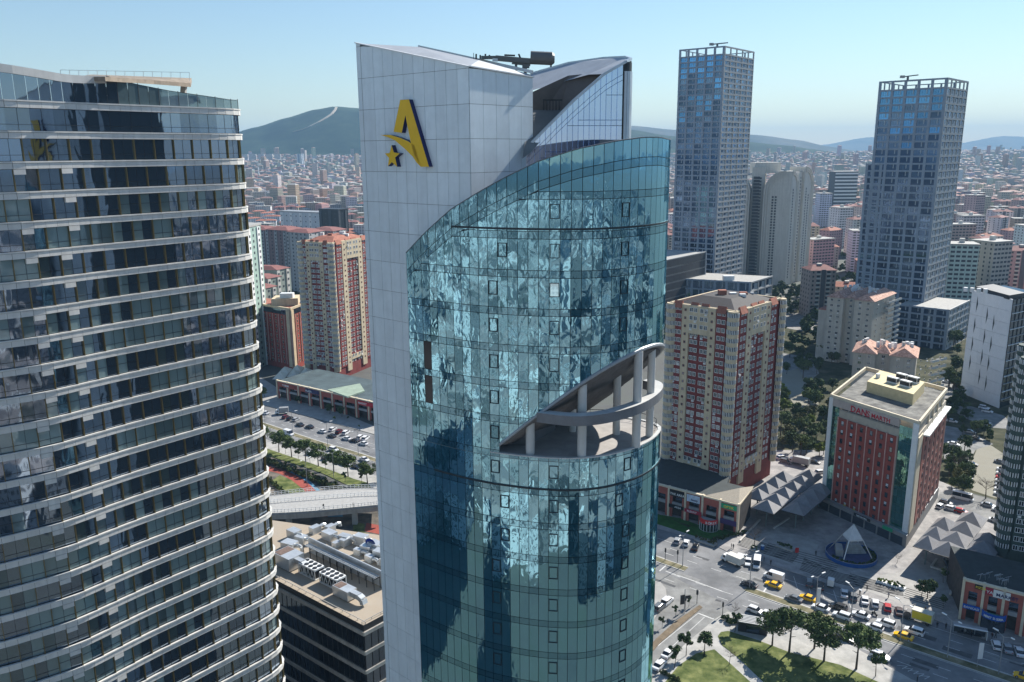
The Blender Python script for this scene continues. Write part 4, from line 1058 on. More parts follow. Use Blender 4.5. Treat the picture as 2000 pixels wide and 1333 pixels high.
yg = bpy.data.materials.new('painted_room_light'); yg.use_nodes = True; yg.node_tree.nodes['Principled BSDF'].inputs['Base Color'].default_value = (.5, .4, .05, 1)  # lit room imitated by a plain yellow base colour
blindw = M('blind', (.6,.62,.65), .6, var=.05)
rq = random.Random(4); W3m = W3.mesh('window', [darkm, darkglass]); blm = MB(); blm.face([(.08,-.05,.7),(.87,-.05,.7),(.87,-.05,1.47),(.08,-.05,1.47)]); blmm = blm.mesh('blind', blindw); lpm = MB(); lpm.face([(.08,-.05,.08),(.87,-.05,.08),(.87,-.05,1.0),(.08,-.05,1.0)])
for k in range(6):
    for j in range(10):
        p = F.P(w_*(rx0+(rx1-rx0)*(k+.5)/6)-.47, h-8.9-j*2.9, .43); o = put('window', W3m, DB, (p[0]-DC[0], p[1]-DC[1], p[2]), F.rz)
        if rq.random() < .3: put('blind', blmm, o)
        if j == 9 and k in (1, 2): lpm.build('painted_lit_pane', yg, o)
F2 = Face(DC, DR); w2 = F2.w
fbox(DB, 'cream_panel', creaml, F2, .2, w2*.14, 3.5, h-5, 0, .3, DC)
for k in range(5):
    a = .16+.83*k/5; b = .16+.83*(k+1)/5
    fbox(DB, 'red_panel', M('sunlit_red_panel', (.36,.13,.10), .65, var=.1), F2, w2*a+.1, w2*b-.1, 4, h-6.4, 0, .4, DC); fbox(DB, 'fin', pinkt, F2, w2*b-.15, w2*b+.15, 3.6, h-6.2, 0, .7, DC)  # red panels on the sunny side, sunlight put into a paler, pinker colour
    fbox(DB, 'awning', white, F2, w2*a+.2, w2*b-.3, h-6.3, h-5.9, 0, 1.8, DC)
    for j in range(10):
        p = F2.P(w2*(a+b)/2-.47, h-8.9-j*2.9, .43); put('window', W3m, DB, (p[0]-DC[0], p[1]-DC[1], p[2]), F2.rz)
    if k: fbox(DB, 'roof_post', creaml, F2, w2*a-.2, w2*a+.2, h-6.2, h-1, -.5, .1, DC)
fbox(DB, 'glazing', darkglass, F2, w2*.1, w2*.98, h-6.2, h-3, -2.0, -1.8, DC)
BKc = (DL[0]+DR[0]-DC[0], DL[1]+DR[1]-DC[1])
for a, b in ((DL, DC), (DC, DR), (DR, BKc), (BKc, DL)):
    FF = Face(a, b); fbox(DB, 'parapet', creaml, FF, 0, FF.w-.02, h-1.2, h, -.55, .05, DC)
pa = lambda u, v: (DL[0]+(DC[0]-DL[0])*u+(BKc[0]-DL[0])*v-DC[0], DL[1]+(DC[1]-DL[1])*u+(BKc[1]-DL[1])*v-DC[1])
m = MB(); m.prism(ccw([pa(.27,.38), pa(.80,.38), pa(.80,.78), pa(.27,.78)]), h-1, h+2.6); m.build('plant_room', M('yellow_render', (.62,.52,.30), .8, var=.12), DB)
for k, (u, v) in enumerate(((.45,.5),(.6,.5),(.5,.66),(.63,.66))):
    t = thing('rooftop_chiller', ['left front', 'right front', 'left back', 'right back'][k]+' chiller on the yellow plant room of the red block', 'cooling unit', (pa(u,v)[0]+DC[0], pa(u,v)[1]+DC[1], h+2.6), F.rz)
    MB().box(0, 0, 0, 3.6, 1.5, .5).box(0, 0, 1.7, 3.6, 1.5, 2.0).box(0,0,.5,.12,.12,1.7).box(3.48,0,.5,3.6,.12,1.7).build('casing', white, t); MB().box(.05, .05, .5, 3.55, 1.45, 1.7).build('coil', darkm, t)
tn = MB(); x_, y_ = pa(.33,.55); tn.tube((x_,y_,h+2.6),(x_,y_,h+4),.7,.7,12); tn.build('water_tank', white, DB)
SGN = thing('name_sign', 'dark red letters of the name sign below the roof edge of the red block', 'sign', F.P(w_*.26, h-3.1, .36), F.rz)
sred = M('sign_red', (.45,.01,.03), .5, var=0)
text_mesh('letters', 'DAN', 2.7, sred, SGN, (0, 0, -.25), 0); text_mesh('letters', 'S', 2.7, sred, SGN, (5.9, 0, -.35), 0, bold=False); text_mesh('letters', 'MARTH', 1.9, sred, SGN, (7.6, 0, -.1), 0)
# podium of the red block
prismbox(DB, 'podium', M('grey_podium', (.25,.24,.23), .8, var=.1), F.P(-1, 0, 1.8)[:2], F.P(w_+1, 0, 1.8)[:2], (DR[0]+1, DR[1]), 0, 3.9, DC, top=greym)
for k in range(7): fbox(DB, 'shop_window', darkglass, F, w_*k/7+.3, w_*(k+1)/7-.3, .2, 2.8, 1.8, 1.9, DC)
sg_g = tag(MB().box(0,-.15,0,3.4,0,1.1).build('shop_sign', M('sign_green', (.02,.33,.16), .5, var=0), None, F.P(w_*.78, 3.1, 2.05), F.rz), 'small green shop sign at the foot of the red block', 'sign')
sw2 = thing('shop_sign', 'dark shop sign with pale lettering at the foot of the red block', 'sign', F.P(w_*.45, 3.1, 1.95), F.rz); MB().box(0,-.12,0,6,0,.9).build('board', darkm, sw2); text_mesh('letters', 'NETWORK', .75, white, sw2, (1, -.16, .15), 0)

# --- skyscrapers with a deep concrete grid
gridc = M('grid_concrete', (.265,.31,.37), .7, var=.08, rv=.03, streak=.06); gridl = M('grid_concrete_sunlit', (.38,.385,.38), .7, var=.08, rv=.03)  # second concrete is the sunlit copy for right faces, sunlight put into its colour
blueb = GLASS('bright_blue_glass', (.14,.36,.66), (.012,.05,.12), amp=.004, refl=.6, rv=.4)
bayg = GLASS('bay_glass', (.28,.42,.64), (.010,.024,.055), amp=.004, refl=.28, rv=.6)
def grid_tower(t, L, C, Rr, z0, z1, nf, nL, nR, org, bluetop=0, tall=(), sub=3, s=.55, top=None, crownz=0, limit=300):
    prismbox(t, 'core', M('tower_interior', (.03,.034,.042), .8, var=.3, scale=.3), *[(p[0]+o_[0], p[1]+o_[1]) for p, o_ in ((L,(0,0)),(C,(0,0)),(Rr,(0,0)))], z0, z1-crownz-.5, org, top=concrete if not crownz else None)
    fhh = (z1-crownz-z0)/nf; B = (L[0]+Rr[0]-C[0], L[1]+Rr[1]-C[1])
    rr_ = random.Random(nf); bays = []
    for fi, (F, n) in enumerate(((Face(L, C), nL), (Face(C, Rr), nR))):
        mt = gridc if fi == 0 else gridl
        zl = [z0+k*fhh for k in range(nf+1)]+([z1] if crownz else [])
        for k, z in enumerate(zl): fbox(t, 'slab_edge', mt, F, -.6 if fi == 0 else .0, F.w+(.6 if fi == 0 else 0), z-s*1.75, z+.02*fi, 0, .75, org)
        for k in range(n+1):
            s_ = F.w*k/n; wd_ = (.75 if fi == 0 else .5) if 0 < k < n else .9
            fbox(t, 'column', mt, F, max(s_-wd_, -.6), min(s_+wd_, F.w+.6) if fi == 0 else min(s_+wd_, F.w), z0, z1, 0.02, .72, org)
        bw = F.w/n
        for k in range(nf):
            z = z0+k*fhh
            for j in range(n):
                kk = 'blue' if (fi == 0 and k > nf-1-bluetop and rr_.random() < .8-(nf-k)*.06) else 'n'
                key = (fi, kk, round(bw, 3)); hh = fhh-s*1.75
                if key not in wns:
                    m = MB(); q = sub if fi == 0 else 1
                    for u in range(q):
                        x0, x1 = .7+(bw-1.4)*u/q, .7+(bw-1.4)*(u+1)/q; m.face([(x0+.05,-.14,.02),(x1-.05,-.14,.02),(x1-.05,-.14,hh-.02),(x0+.05,-.14,hh-.02)], 2 if kk == 'blue' else 1)
                    m.box(.5, -.3, 0, bw-.5, -.2, .9, 2 if kk == 'blue' else (3 if fi else 1)) if fi == 0 or True else None
                    if fi == 0: m.box(bw*.6, -.28, 0, bw*.66, -.16, hh, 3)
                    else: m.box(bw*.5, -.25, .9, bw*.9, -.15, hh*.85, 3)
                    wns[key] = m
                p = F.P(j*bw, z, 0); bays.append((key, wns[key], (p[0]-org[0], p[1]-org[1], z), F.rz, z+(5 if fi == 0 else 0)))
    pieces(t, 'window_bay', [darkm, bayg, blueb, M('pale_balcony', (.42,.45,.47), .6, var=.1)], bays, limit)
    if crownz:
        for a, b in ((Rr, B), (B, L)):
            F = Face(a, b); n = nL
            fbox(t, 'slab_edge', gridc, F, 0, F.w, z1-s, z1, 0, .6, org)
            for k in range(n+1): fbox(t, 'column', gridc, F, F.w*k/n-.5, F.w*k/n+.5, z1-crownz, z1, 0.02, .6, org)
def rooftop_crane(loc, lab, s=1.0, rz=.2):
    t = thing('rooftop_crane', lab, 'crane', loc, rz); m = MB().bar((-5*s,0,2*s),(9*s,0,3.6*s),.9*s,.8*s); m.build('jib', bmu, t)
    MB().tube((0,0,0),(0,0,2.2*s),.8*s,n=8).build('mast', bmu, t); MB().box(-6.5*s,-.9*s,1.2*s,-3.5*s,.9*s,3*s).build('counterweight', concrete, t)
az = lambda d: (math.sin(math.radians(d)), math.cos(math.radians(d)))
def face_from(px, C, a, z): d = az(a); return along(px, C[0], C[1], d[0], d[1], z)
# first skyscraper
Y1 = 590; S1C = D(1415, 90, Y1); z1 = S1C[2]; S1C = S1C[:2]; S1L = face_from(1329, S1C, -52, z1); S1R = face_from(1472, S1C, 40, z1)
T1 = thing('skyscraper', 'grey concrete grid skyscraper with blue upper windows, left of the two tall ones', 'skyscraper', (*S1C, 0))
grid_tower(T1, S1L, S1C, S1R, 12, z1, 45, 5, 5, S1C, bluetop=13, crownz=5)
rooftop_crane((S1C[0]-3, S1C[1]+8, z1), 'small crane on top of the left skyscraper', .9, .3)
# its podium
P1 = D(1379, 492, Y1-22); zp = P1[2]; P1 = P1[:2]; PL_ = face_from(1270, P1, -58, zp); PR_ = face_from(1478, P1, 40, zp)
T1b = thing('podium_block', 'grey gridded podium block at the foot of the left skyscraper', 'building', (*P1, 0)); grid_tower(T1b, PL_, P1, PR_, 0, zp, 9, 7, 8, P1)
P2 = D(1466, 551, Y1-60); zp2 = P2[2]; P2 = P2[:2]; Q2 = face_from(1265, P2, -66, zp2); R2_ = face_from(1508, P2, 40, zp2)
T1c = thing('podium_block', 'lower grey podium block with a pale roof in front of the left skyscraper', 'building', (*P2, 0)); grid_tower(T1c, Q2, P2, R2_, 0, zp2, 5, 9, 3, P2)
MB().box(-16, 6, zp2, -9, 10, zp2+3).build('roof_hut', white, T1c)
# second skyscraper
Y2 = 490; S2C = D(1850, 152, Y2); z2 = S2C[2]; S2C = S2C[:2]; S2L = face_from(1720, S2C, -47, z2); S2R = face_from(1890, S2C, 43, z2)
T2 = thing('skyscraper', 'grey concrete grid skyscraper with blue upper windows, right of the two tall ones', 'skyscraper', (*S2C, 0))
grid_tower(T2, S2L, S2C, S2R, 8, z2, 33, 5, 5, S2C, bluetop=9, crownz=5, sub=4)
rooftop_crane((S2C[0]-16, S2C[1]+14, z2), 'small crane on top of the right skyscraper', .8, .3)
P3 = D(1853, 605, Y2-26); zp3 = P3[2]; P3 = P3[:2]; Q3 = face_from(1755, P3, -47, zp3); R3_ = face_from(1893, P3, 43, zp3)
T2b = thing('podium_block', 'grey podium block with a pale roof at the foot of the right skyscraper', 'building', (*P3, 0)); grid_tower(T2b, Q3, P3, R3_, 0, zp3, 6, 4, 5, P3, sub=4)
P4 = D(1722, 320, Y2+22); zp4 = P4[2]; P4 = P4[:2]; Q4 = face_from(1694, P4, -47, zp4); R4_ = (P4[0]+14, P4[1]+14)
T2c = thing('grid_tower', 'lower grey gridded tower behind the left edge of the right skyscraper', 'tower', (*P4, 0)); grid_tower(T2c, Q4, P4, R4_, 0, zp4, 27, 2, 2, P4)
# --- pale tower with arched tops
Y3 = 700; AC = D(1548, 330, Y3); za_ = AC[2]; AC = AC[:2]
AT = thing('arched_tower', 'pale ribbed residential tower with rounded arch tops, between the two skyscrapers', 'apartment tower', (*AC, 0))
stoneA = M('pale_stone', (.62,.60,.54), .75, var=.06, streak=.1); darkA = M('dark_recess', (.05,.058,.068), .6, var=.2)
dL = az(-68); dR = az(42)
def wing(org, d, s0, s1, dd, zt, name, arch='r', depth=14):
    A = (org[0]+d[0]*s0, org[1]+d[1]*s0); Bq = (org[0]+d[0]*s1, org[1]+d[1]*s1)
    F = Face(A, Bq) if (Bq[0] > A[0]) else Face(Bq, A); W_ = F.w
    prof = [(0, 0), (W_, 0)]
    R_ = min(W_*.92, 17)
    if arch == 'r': prof += [(W_, zt-R_)]+[(W_-R_+R_*math.cos(q), zt-R_+R_*math.sin(q)) for q in [math.pi/2*k/8 for k in range(9)]]+[(0, zt)]
    elif arch == 'l': prof += [(W_, zt), (R_, zt)]+[(R_-R_*math.sin(q), zt-R_+R_*math.cos(q)) for q in [math.pi/2*k/8 for k in range(1, 9)]]
    else: prof += [(W_, zt), (0, zt)]
    m = MB(); fr = [F.P(s, z, dd) for s, z in prof]; bk = [F.P(s, z, dd-depth) for s, z in prof]; n = len(prof)
    m.face(fr); m.face(bk[::-1])
    for i in range(n): j = (i+1) % n; m.face([fr[i], bk[i], bk[j], fr[j]])
    m.v = [(x-AC[0], y-AC[1], z) for x, y, z in m.v]; m.build(name, stoneA, AT)
    # raised ribs following the arch
    for inset in (0, .09, .18):
        if arch in 'rl':
            r_ = R_-W_*inset; cx = W_-R_ if arch == 'r' else R_; sg = 1 if arch == 'r' else -1
            P_ = [(cx+sg*r_, 0), (cx+sg*r_, zt-R_)]+[(cx+sg*r_*math.cos(q), zt-R_+r_*math.sin(q)) for q in [math.pi/2*k/8 for k in range(1, 9)]]
            mm = MB()
            for a, b in zip(P_, P_[1:]): mm.bar(F.P(a[0]-sg*.4, a[1], dd+.35), F.P(b[0]-sg*.4, b[1], dd+.35), .7, .9)
            mm.v = [(x-AC[0], y-AC[1], z) for x, y, z in mm.v]; mm.build('arch_rib', stoneA, AT)
    return F, W_
wz = za_
F_, W_ = wing(AC, dL, 0, 22, 0, wz-2, 'wing', 'l'); w4 = []
wA = MB().box(0,-.12,0,1.5,0,1.5); wB = MB().box(0,-.12,0,5.2,0,2.2)
def col_windows(F, s, mb, key, n, z0, z1, d=.03):
    for k in range(n): p = F.P(s, z0+(z1-z0)*k/n, d); w4.append((key, mb, (p[0]-AC[0], p[1]-AC[1], p[2]), F.rz, p[2]))
for s in (3.5, 6): col_windows(F_, s+W_*.15, wA, 'a', 30, 6, wz-22)
F_, W_ = wing(AC, dL, 22.5, 33, -6, wz+1, 'recess', 'n'); col_windows(F_, 2, wB, 'b', 32, 6, wz-6); col_windows(F_, 7.2, wA, 'a', 32, 6, wz-6)
F_, W_ = wing(AC, dL, 33.5, 52, 0, wz-3, 'wing', 'r')
for s in (4, 6.5): col_windows(F_, s, wA, 'a', 30, 6, wz-20)
F_, W_ = wing(AC, dR, .5, 14, 0, wz-2, 'wing', 'r'); col_windows(F_, 3, wA, 'a', 32, 6, wz-16)
F_, W_ = wing(AC, dR, 14.5, 26, -2, wz-3, 'recess', 'n'); col_windows(F_, 3, wA, 'a', 32, 6, wz-6)
F_, W_ = wing(AC, dR, 26.5, 46, 0, wz+1, 'wing', 'r'); col_windows(F_, 4, wA, 'a', 32, 6, wz-16); col_windows(F_, 9, wA, 'a', 32, 6, wz-22)
pieces(AT, 'window', darkA, w4, 0)
MB().box(-26, 18, wz-4, -4, 34, wz+5).build('roof_block', stoneA, AT)
MB().prism([(-44,26),(1,8),(20,32),(-28,46)], 0, wz-17).build('rear_body', stoneA, AT)

# --- beige blocks with tiled hip roofs and balconies
beigeA = M('beige_render', (.46,.43,.37), .85, var=.1, scale=.2, streak=.12); balc = M('balcony_white', (.60,.58,.53), .7, var=.1)
def beige_block(lab, L, C, Rr, h, nf, seed):
    t = thing('apartment_block', lab, 'apartment block', (*C, 0)); lc = lambda p: (p[0]-C[0], p[1]-C[1])+tuple(p[2:])
    F = Face(L, C); F2 = Face(C, Rr); w_, w2 = F.w, F2.w; fh_ = h/nf; its = []; ib = []
    segs = [(0, .36, 0), (.36, .60, -3.2), (.60, 1.0, 0)]
    Wm = window_mb(1.5, 1.35, .1, 1); Wn = window_mb(.8, 1.0, .1)
    for a, b, d in segs:
        A, Bq = F.P(w_*a, 0, d)[:2], F.P(w_*b, 0, d)[:2]; back = F.P(w_*b, 0, -w2)[:2]
        q = [A, Bq, back, F.P(w_*a, 0, -w2)[:2]]; MB().prism(ccw([lc(p) for p in q]), 0, h).build('wing', beigeA, t)
        for k in range(nf):
            for u in ((.3, .72) if d == 0 else (.5,)):
                p = F.P(w_*(a+(b-a)*u)-.75, k*fh_+1.0, d+.02); its.append(('w', Wm, lc(p), F.rz, p[2]))
        # hipped roof over each wing
        e = .7; z = h+.05; P4_ = [F.P(w_*a-e*(a == 0 or d == 0), 0, d+e)[:2], F.P(w_*b+e*(d == 0), 0, d+e)[:2], F.P(w_*b+e*(d == 0), 0, -w2-e)[:2], F.P(w_*a-e*(d == 0), 0, -w2-e)[:2]]
        r0, r1 = F.P(w_*(a+b)/2, h+3.2, d-3.5), F.P(w_*(a+b)/2, h+3.2, -w2+3.5); m = MB(); P3_ = [(*p, z) for p in P4_]
        m.face([P3_[0], P3_[1], r0]); m.face([P3_[1], P3_[2], r1, r0]); m.face([P3_[2], P3_[3], r1]); m.face([P3_[3], P3_[0], r0, r1]); m.face([P3_[3], P3_[2], P3_[1], P3_[0]])
        m.v = [lc(v) for v in m.v]; m.build('tiled_roof', M('clay_tile', (.40,.19,.13), .85, var=.3, scale=.9, c2=(.52,.33,.25), rv=.05), t)
        c = F.P(w_*(a+b)/2-1, 0, -w2*.45); MB().box(*lc(c)[:2], h, lc(c)[0]+1.2, lc(c)[1]+1.2, h+4.6).build('chimney', balc, t)
    for k in range(nf):
        for u in (.14, .34): p = F2.P(w2*u, k*fh_+1.1, .02); its.append(('n', Wn, lc(p), F2.rz, p[2]))
        if k:
            for u0, u1 in ((.48, .72), (.76, 1.0)):
                m = MB(); z = k*fh_; F2.box(m, w2*u0, w2*u1, z, z+.95, 1.3, 1.45); F2.box(m, w2*u0, w2*u0+.12, z, z+.95, 0, 1.3); F2.box(m, w2*u1-.12, w2*u1, z, z+.95, 0, 1.3); F2.box(m, w2*u0, w2*u1, z-.15, z, 0, 1.45)
                m.v = [lc(v) for v in m.v]; m.build('balcony', balc, t)
                p = F2.P(w2*(u0+.05), z+.1, .03); its.append(('d', Wm, lc(p), F2.rz, z))
    rac = random.Random(seed+70); acm = MB().box(0,-.35,0,.85,0,.55); pieces(t, 'air_conditioner', wframe, [('k', acm, (i_[2][0]+.2, i_[2][1], i_[2][2]-.7), i_[3], 1) for i_ in rac.sample(its, 24)])
    pieces(t, 'window', [balc, wglass], its)
    r = random.Random(seed); m = MB()
    for k in range(14):
        p = F.P(w_*r.uniform(.1, .9), 0, -w2*r.uniform(.4, .8)); x, y = lc(p)[:2]; MB().box(x-.6, y-.6, h+1, x+.6, y+.6, h+r.uniform(3.2, 4.2)).build('water_tank', white, t)
    return t
h = 36; beige_block('taller beige apartment block with clay tile roofs, in front of the right skyscraper', G(1616,580,h), G(1707,590,h), G(1757,574,h), h, 12, 1)
C_ = G(1707,590,h); L_ = G(1616,580,h); lw = Face(L_, C_)
t = thing('apartment_block', 'low beige side block attached left of the taller tiled block', 'building', (*lw.P(-.2,0,0)[:2], 0)); p_ = [(lw.P(a,0,b)[0]-lw.P(-.2,0,0)[0], lw.P(a,0,b)[1]-lw.P(-.2,0,0)[1]) for a, b in ((-.2,-2),(-5,-2),(-5,-16),(-.2,-16))]
MB().prism(ccw(p_), 0, 28).build('wall', beigeA, t); MB().prism(ccw([(x*1.06, y*1.02) for x, y in p_]), 28.02, 28.6).build('roof', terraR, t)
h = 25; beige_block('shorter beige apartment block with clay tile roofs, right behind the red block', G(1667,688,h), G(1790,700,h), G(1845,688,h), h, 8, 2)
# --- white slab with slit windows
h = 50; WC = G(1979,585,h); WL = G(1900,567,h); dr = ((WC[1]-WL[1])*-1, (WC[0]-WL[0])); dn = math.hypot(*dr); WR = (WC[0]-dr[0]/dn*-0+24, WC[1]+16)
WB = thing('slit_window_block', 'white panelled block with thin slit windows and a dark glazed end', 'building', (*WC, 0)); F = Face(WL, WC)
prismbox(WB, 'core', darkglass, WL, WC, WR, 0, h-.5, WC)
wpan = M('white_panel', (.76,.78,.80), .5, var=.04, rv=.03)
npn = 9
for j in range(npn):
    for k in range(3): fbox(WB, 'panel', wpan, F, F.w*k/3+.03, F.w*(k+1)/3-.03, h*j/npn+.05, h*(j+1)/npn-.05, -.2, .3, WC)
sl_ = M('slit_dark', (.04,.05,.055), .3, var=0)
for k, (u, z_) in enumerate([(.16,.88),(.16,.68),(.16,.50),(.16,.32),(.44,.80),(.44,.60),(.44,.41),(.44,.22),(.62,.75),(.62,.55),(.62,.37),(.62,.18)]):
    z0_ = h*z_; m = MB(); P_ = [F.P(F.w*u, z0_-4.0, .34), F.P(F.w*u+.8, z0_, .34), F.P(F.w*u, z0_+4.0, .34), F.P(F.w*u-.15, z0_, .34)]
    m.face([tuple(p[i]-(WC[i] if i < 2 else 0) for i in range(3)) for p in P_]); m.build('slit_window', sl_, WB)
F2 = Face(WC, WR)
for j in range(13): fbox(WB, 'floor_band', white if j % 2 else greym, F2, 0, F2.w, 4+j*3.6-.25, 4+j*3.6, 0, .5, WC)
for k in range(9): fbox(WB, 'mullion', darkm, F2, F2.w*k/8-.08, F2.w*k/8+.08, 3, h, 0, .3, WC)
MB().prism(ccw([(WL[0]-WC[0]+2, WL[1]-WC[1]+1), (-1, 1.5), (10, 8), (WL[0]-WC[0]+14, WL[1]-WC[1]+8)]), h-.4, h+1.5).build('roof_plant', darkm, WB)
for k in range(4): MB().tube((-8-k*2.2, 8+k*1.4, h+1.5), (-8-k*2.2, 8+k*1.4, h+3.4), .9, n=12).build('roof_vent', white, WB)

# --- shop podium, right of the glass tower
brickr = M('shop_red', (.36,.10,.075), .8, var=.12, streak=.08); blk = M('black_board', (.012,.012,.014), .5, var=0)
def shop_row(name, lab, L, C, Rr, h, roofm_, nb, openings, seed=0):
    t = thing(name, lab, 'shops', (*C, 0)); F = Face(L, C)
    prismbox(t, 'shop_body', M('shop_inside', (.05,.045,.045), .8, var=.4, scale=.7), F.P(0,0,-1.5)[:2], F.P(F.w,0,-1.5)[:2], Rr, .1, h-.3, C, top=roofm_)
    for k in range(nb+1): fbox(t, 'pillar', creaml, F, F.w*k/nb-.3, F.w*k/nb+.3, .1, h+.3, -.5, .5, C)
    fbox(t, 'cornice', creaml, F, 0, F.w, h-.4, h+.1, -.6, .35, C); fbox(t, 'cornice', creaml, Face(C, Rr), 0, Face(C, Rr).w, h-.4, h+.1, -.6, .35, C)
    for k in range(nb):
        a, b = F.w*k/nb+.3, F.w*(k+1)/nb-.3
        fbox(t, 'wall_head', brickr, F, a, b, h-2.8, h-.4, -.3, .1, C); fbox(t, 'wall_side', brickr, F, a, a+.9, .1, h-2.8, -.3, .1, C); fbox(t, 'wall_side', brickr, F, b-.9, b, .1, h-2.8, -.3, .1, C)
        fbox(t, 'balcony_front', greym, F, a+.9, b-.9, h*.42, h*.52, -.5, .2, C); fbox(t, 'shop_window', darkglass, F, a+.9, b-.9, h*.53, h-2.8, -1.4, -1.3, C)
    return t, F
h = 10; MC = G(1443,986,h); ML = G(1245,935,h); MR = G(1466,958,h); fM = Face(ML, MC)
SH, F = shop_row('shop_podium', 'two storey red shop row at the foot of the red and cream tower', ML, MC, (MC[0]+MR[0]-MC[0]+1, MR[1]+2), h, M('dark_felt', (.035,.045,.047), .85, var=.2), 6, None)
# deeper roof reaching the tower, and the pale hip at the corner
m = MB(); q = [F.P(0,0,-1.5)[:2], F.P(F.w-6,0,-1.5)[:2], (T1C[0]+2, T1C[1]+3), (T1L[0]-8, T1L[1]+8)]; m.prism(ccw([(x-MC[0], y-MC[1]) for x, y in q]), 7, h-.25); m.build('flat_roof', M('dark_felt', (.035,.045,.047)), SH)
a0, a1, a2 = F.P(F.w-11, h+.15, 0), F.P(F.w, h+.15, 0), (MR[0]+2, MR[1]+3, h+.15); ap = F.P(F.w-3, h+1.9, -8)
m = MB(); m.face([a0, a1, ap]); m.face([a1, a2, ap]); m.face([a2, a0, ap]); m.v = [(x-MC[0], y-MC[1], z) for x, y, z in m.v]; m.build('hip_roof', M('pale_tile', (.33,.29,.23), .85, var=.15, scale=2), SH)
def sign(name, lab, F, s0, s1, z0, z1, d, mat, text=None, tcol=None, ts=None, off=.2):
    t = thing(name, lab, 'sign', F.P(s0, z0, d), F.rz); MB().box(0, -.15, 0, s1-s0, 0, z1-z0).build('board', mat, t)
    if text: text_mesh('letters', text, ts or (z1-z0)*.8, tcol or white, t, (off, -.18, (z1-z0)*.2), 0, depth=.03)
    return t
bw = F.w/6; s4 = F.w-bw*5
sign('shop_sign', 'black sign with white letters above the third bay from the right', F, F.w-bw*4+.3, F.w-bw*3-.3, h-2.6, h-.5, .3, blk, 'THE AREA', white, 1.05)
sign('shop_sign', 'lower black sign with small white letters over the dark shopfront', F, F.w-bw*4+.3, F.w-bw*3-.3, 3.4, 4.6, .5, blk, 'AREA', white, .9, 2)
sign('shop_sign', 'white and blue sign above the second bay with open balcony', F, F.w-bw*3+.5, F.w-bw*2-.9, h-3, h-.7, .3, M('sign_pale_blue', (.5,.6,.72), .5, var=.2, scale=1), 'family', navy, .9, 1.5)
sign('shop_sign', 'white sign with a dark red edge under the open balcony', F, F.w-bw*3+.1, F.w-bw*2, 3.4, 4.6, .8, M('sign_crimson', (.35,.02,.05), .5, var=0), 'FLEXFIT', white, .9, .9)
sign('shop_sign', 'green and yellow sign at the corner of the shop row', F, F.w-bw+.4, F.w-.4, h-2.2, h-.7, .3, M('sign_green', (.02,.33,.16)), 'OPTIK', M('sign_letter_yellow', (.85,.6,.03), .5, var=0), 1.1, .8)
sign('shop_sign', 'dark blue and red sign with a white disc at the corner shop', F, F.w-bw+.4, F.w-.2, 2.8, 4.4, .5, M('sign_navy_red', (.05,.03,.12), .5, var=0), None)
sc_ = F.P(F.w-bw*1.5, 0, 1.2); KI = thing('round_shop_bay', 'round glazed shop bay with a curved red sign band', 'shop', sc_, F.rz)
N = 18; R_ = bw*.5
arc = [(R_*math.cos(math.pi+math.pi*k/N), R_*math.sin(math.pi+math.pi*k/N)) for k in range(N+1)]
MB().prism(arc, .1, 2.6).build('glazing', darkglass, KI)
for k in range(0, N+1, 2): MB().box(arc[k][0]-.06, arc[k][1]-.06, .1, arc[k][0]+.06, arc[k][1]+.06, 2.6).build('post', white, KI)
m = MB()
for a, b in zip(arc, arc[1:]): m.prism(ccw([a, b, (b[0]*.9, b[1]*.9), (a[0]*.9, a[1]*.9)]), 2.62, 4.0)
m.build('sign_band', M('sign_red2', (.55,.03,.03), .5, var=0), KI); MB().prism(arc, .0, .35).build('plinth', white, KI); MB().prism([(x*.88, y*.88) for x, y in arc], 3.3, 3.7).build('roof', greym, KI)
for k, ch in enumerate('BÖREK'):
    q = math.pi*(1.50+.08*k); text_mesh('letter', ch, 1.1, white, KI, ((R_+.06)*math.cos(q), (R_+.06)*math.sin(q), 2.85), q+math.pi/2, depth=.03)
# --- shop podium, bottom right
h = 11; NL = G(1884,1131,h); NC_ = G(2090,1184,h); NR = (NC_[0]+6, NC_[1]+18)
SH2, F = shop_row('shop_podium', 'red shop row with blue sign bands at the right edge', NL, NC_, NR, h, M('dark_felt', (.035,.045,.047)), 5, None)
sign('shop_sign', 'blue sign band with pale letters over the left shopfront', F, .4, F.w/5*1.0-.2, 3.6, 4.8, .6, M('sign_royal', (.01,.09,.42), .45, var=0), 'BANKASI  TEB', white, .8)
sign('shop_sign', 'crimson sign with white letters beside the white sign', F, F.w/5+.4, F.w/5*1.45, h-2.3, h-.5, .3, M('sign_crimson', (.35,.02,.05)), 'YAZ', white, 1.1)
sign('shop_sign', 'white sign with dark slanting letters on the right shop row', F, F.w/5*1.45+.1, F.w/5*2.3, h-2.5, h-.6, .35, white, 'MARKET', navy, 1.2, .6)
sign('shop_sign', 'small yellow on black sign under the cornice of the right shop row', F, F.w/5*.55, F.w/5*.95, h-1.6, h-.4, .35, blk, 'PIZZA', M('sign_letter_yellow', (.85,.6,.03)), .8)
sc_ = F.P(F.w/5*1.65, 0, .8); KI = thing('round_shop_bay', 'rounded glazed cafe bay with a blue sign band', 'shop', sc_, F.rz); R_ = F.w/5*.6
arc = [(R_*math.cos(math.pi+math.pi*k/N), .62*R_*math.sin(math.pi+math.pi*k/N)) for k in range(N+1)]
MB().prism(arc, .1, 3.2).build('glazing', darkglass, KI); m = MB()
for a, b in zip(arc, arc[1:]): m.prism(ccw([a, b, (b[0]*.9, b[1]*.9), (a[0]*.9, a[1]*.9)]), 3.22, 4.7)
m.build('sign_band', M('sign_royal', (.01,.09,.42)), KI); MB().prism([(x*.88, y*.88) for x, y in arc], 3.9, 4.3).build('roof', M('green_roof_felt', (.07,.2,.19), .8), KI)
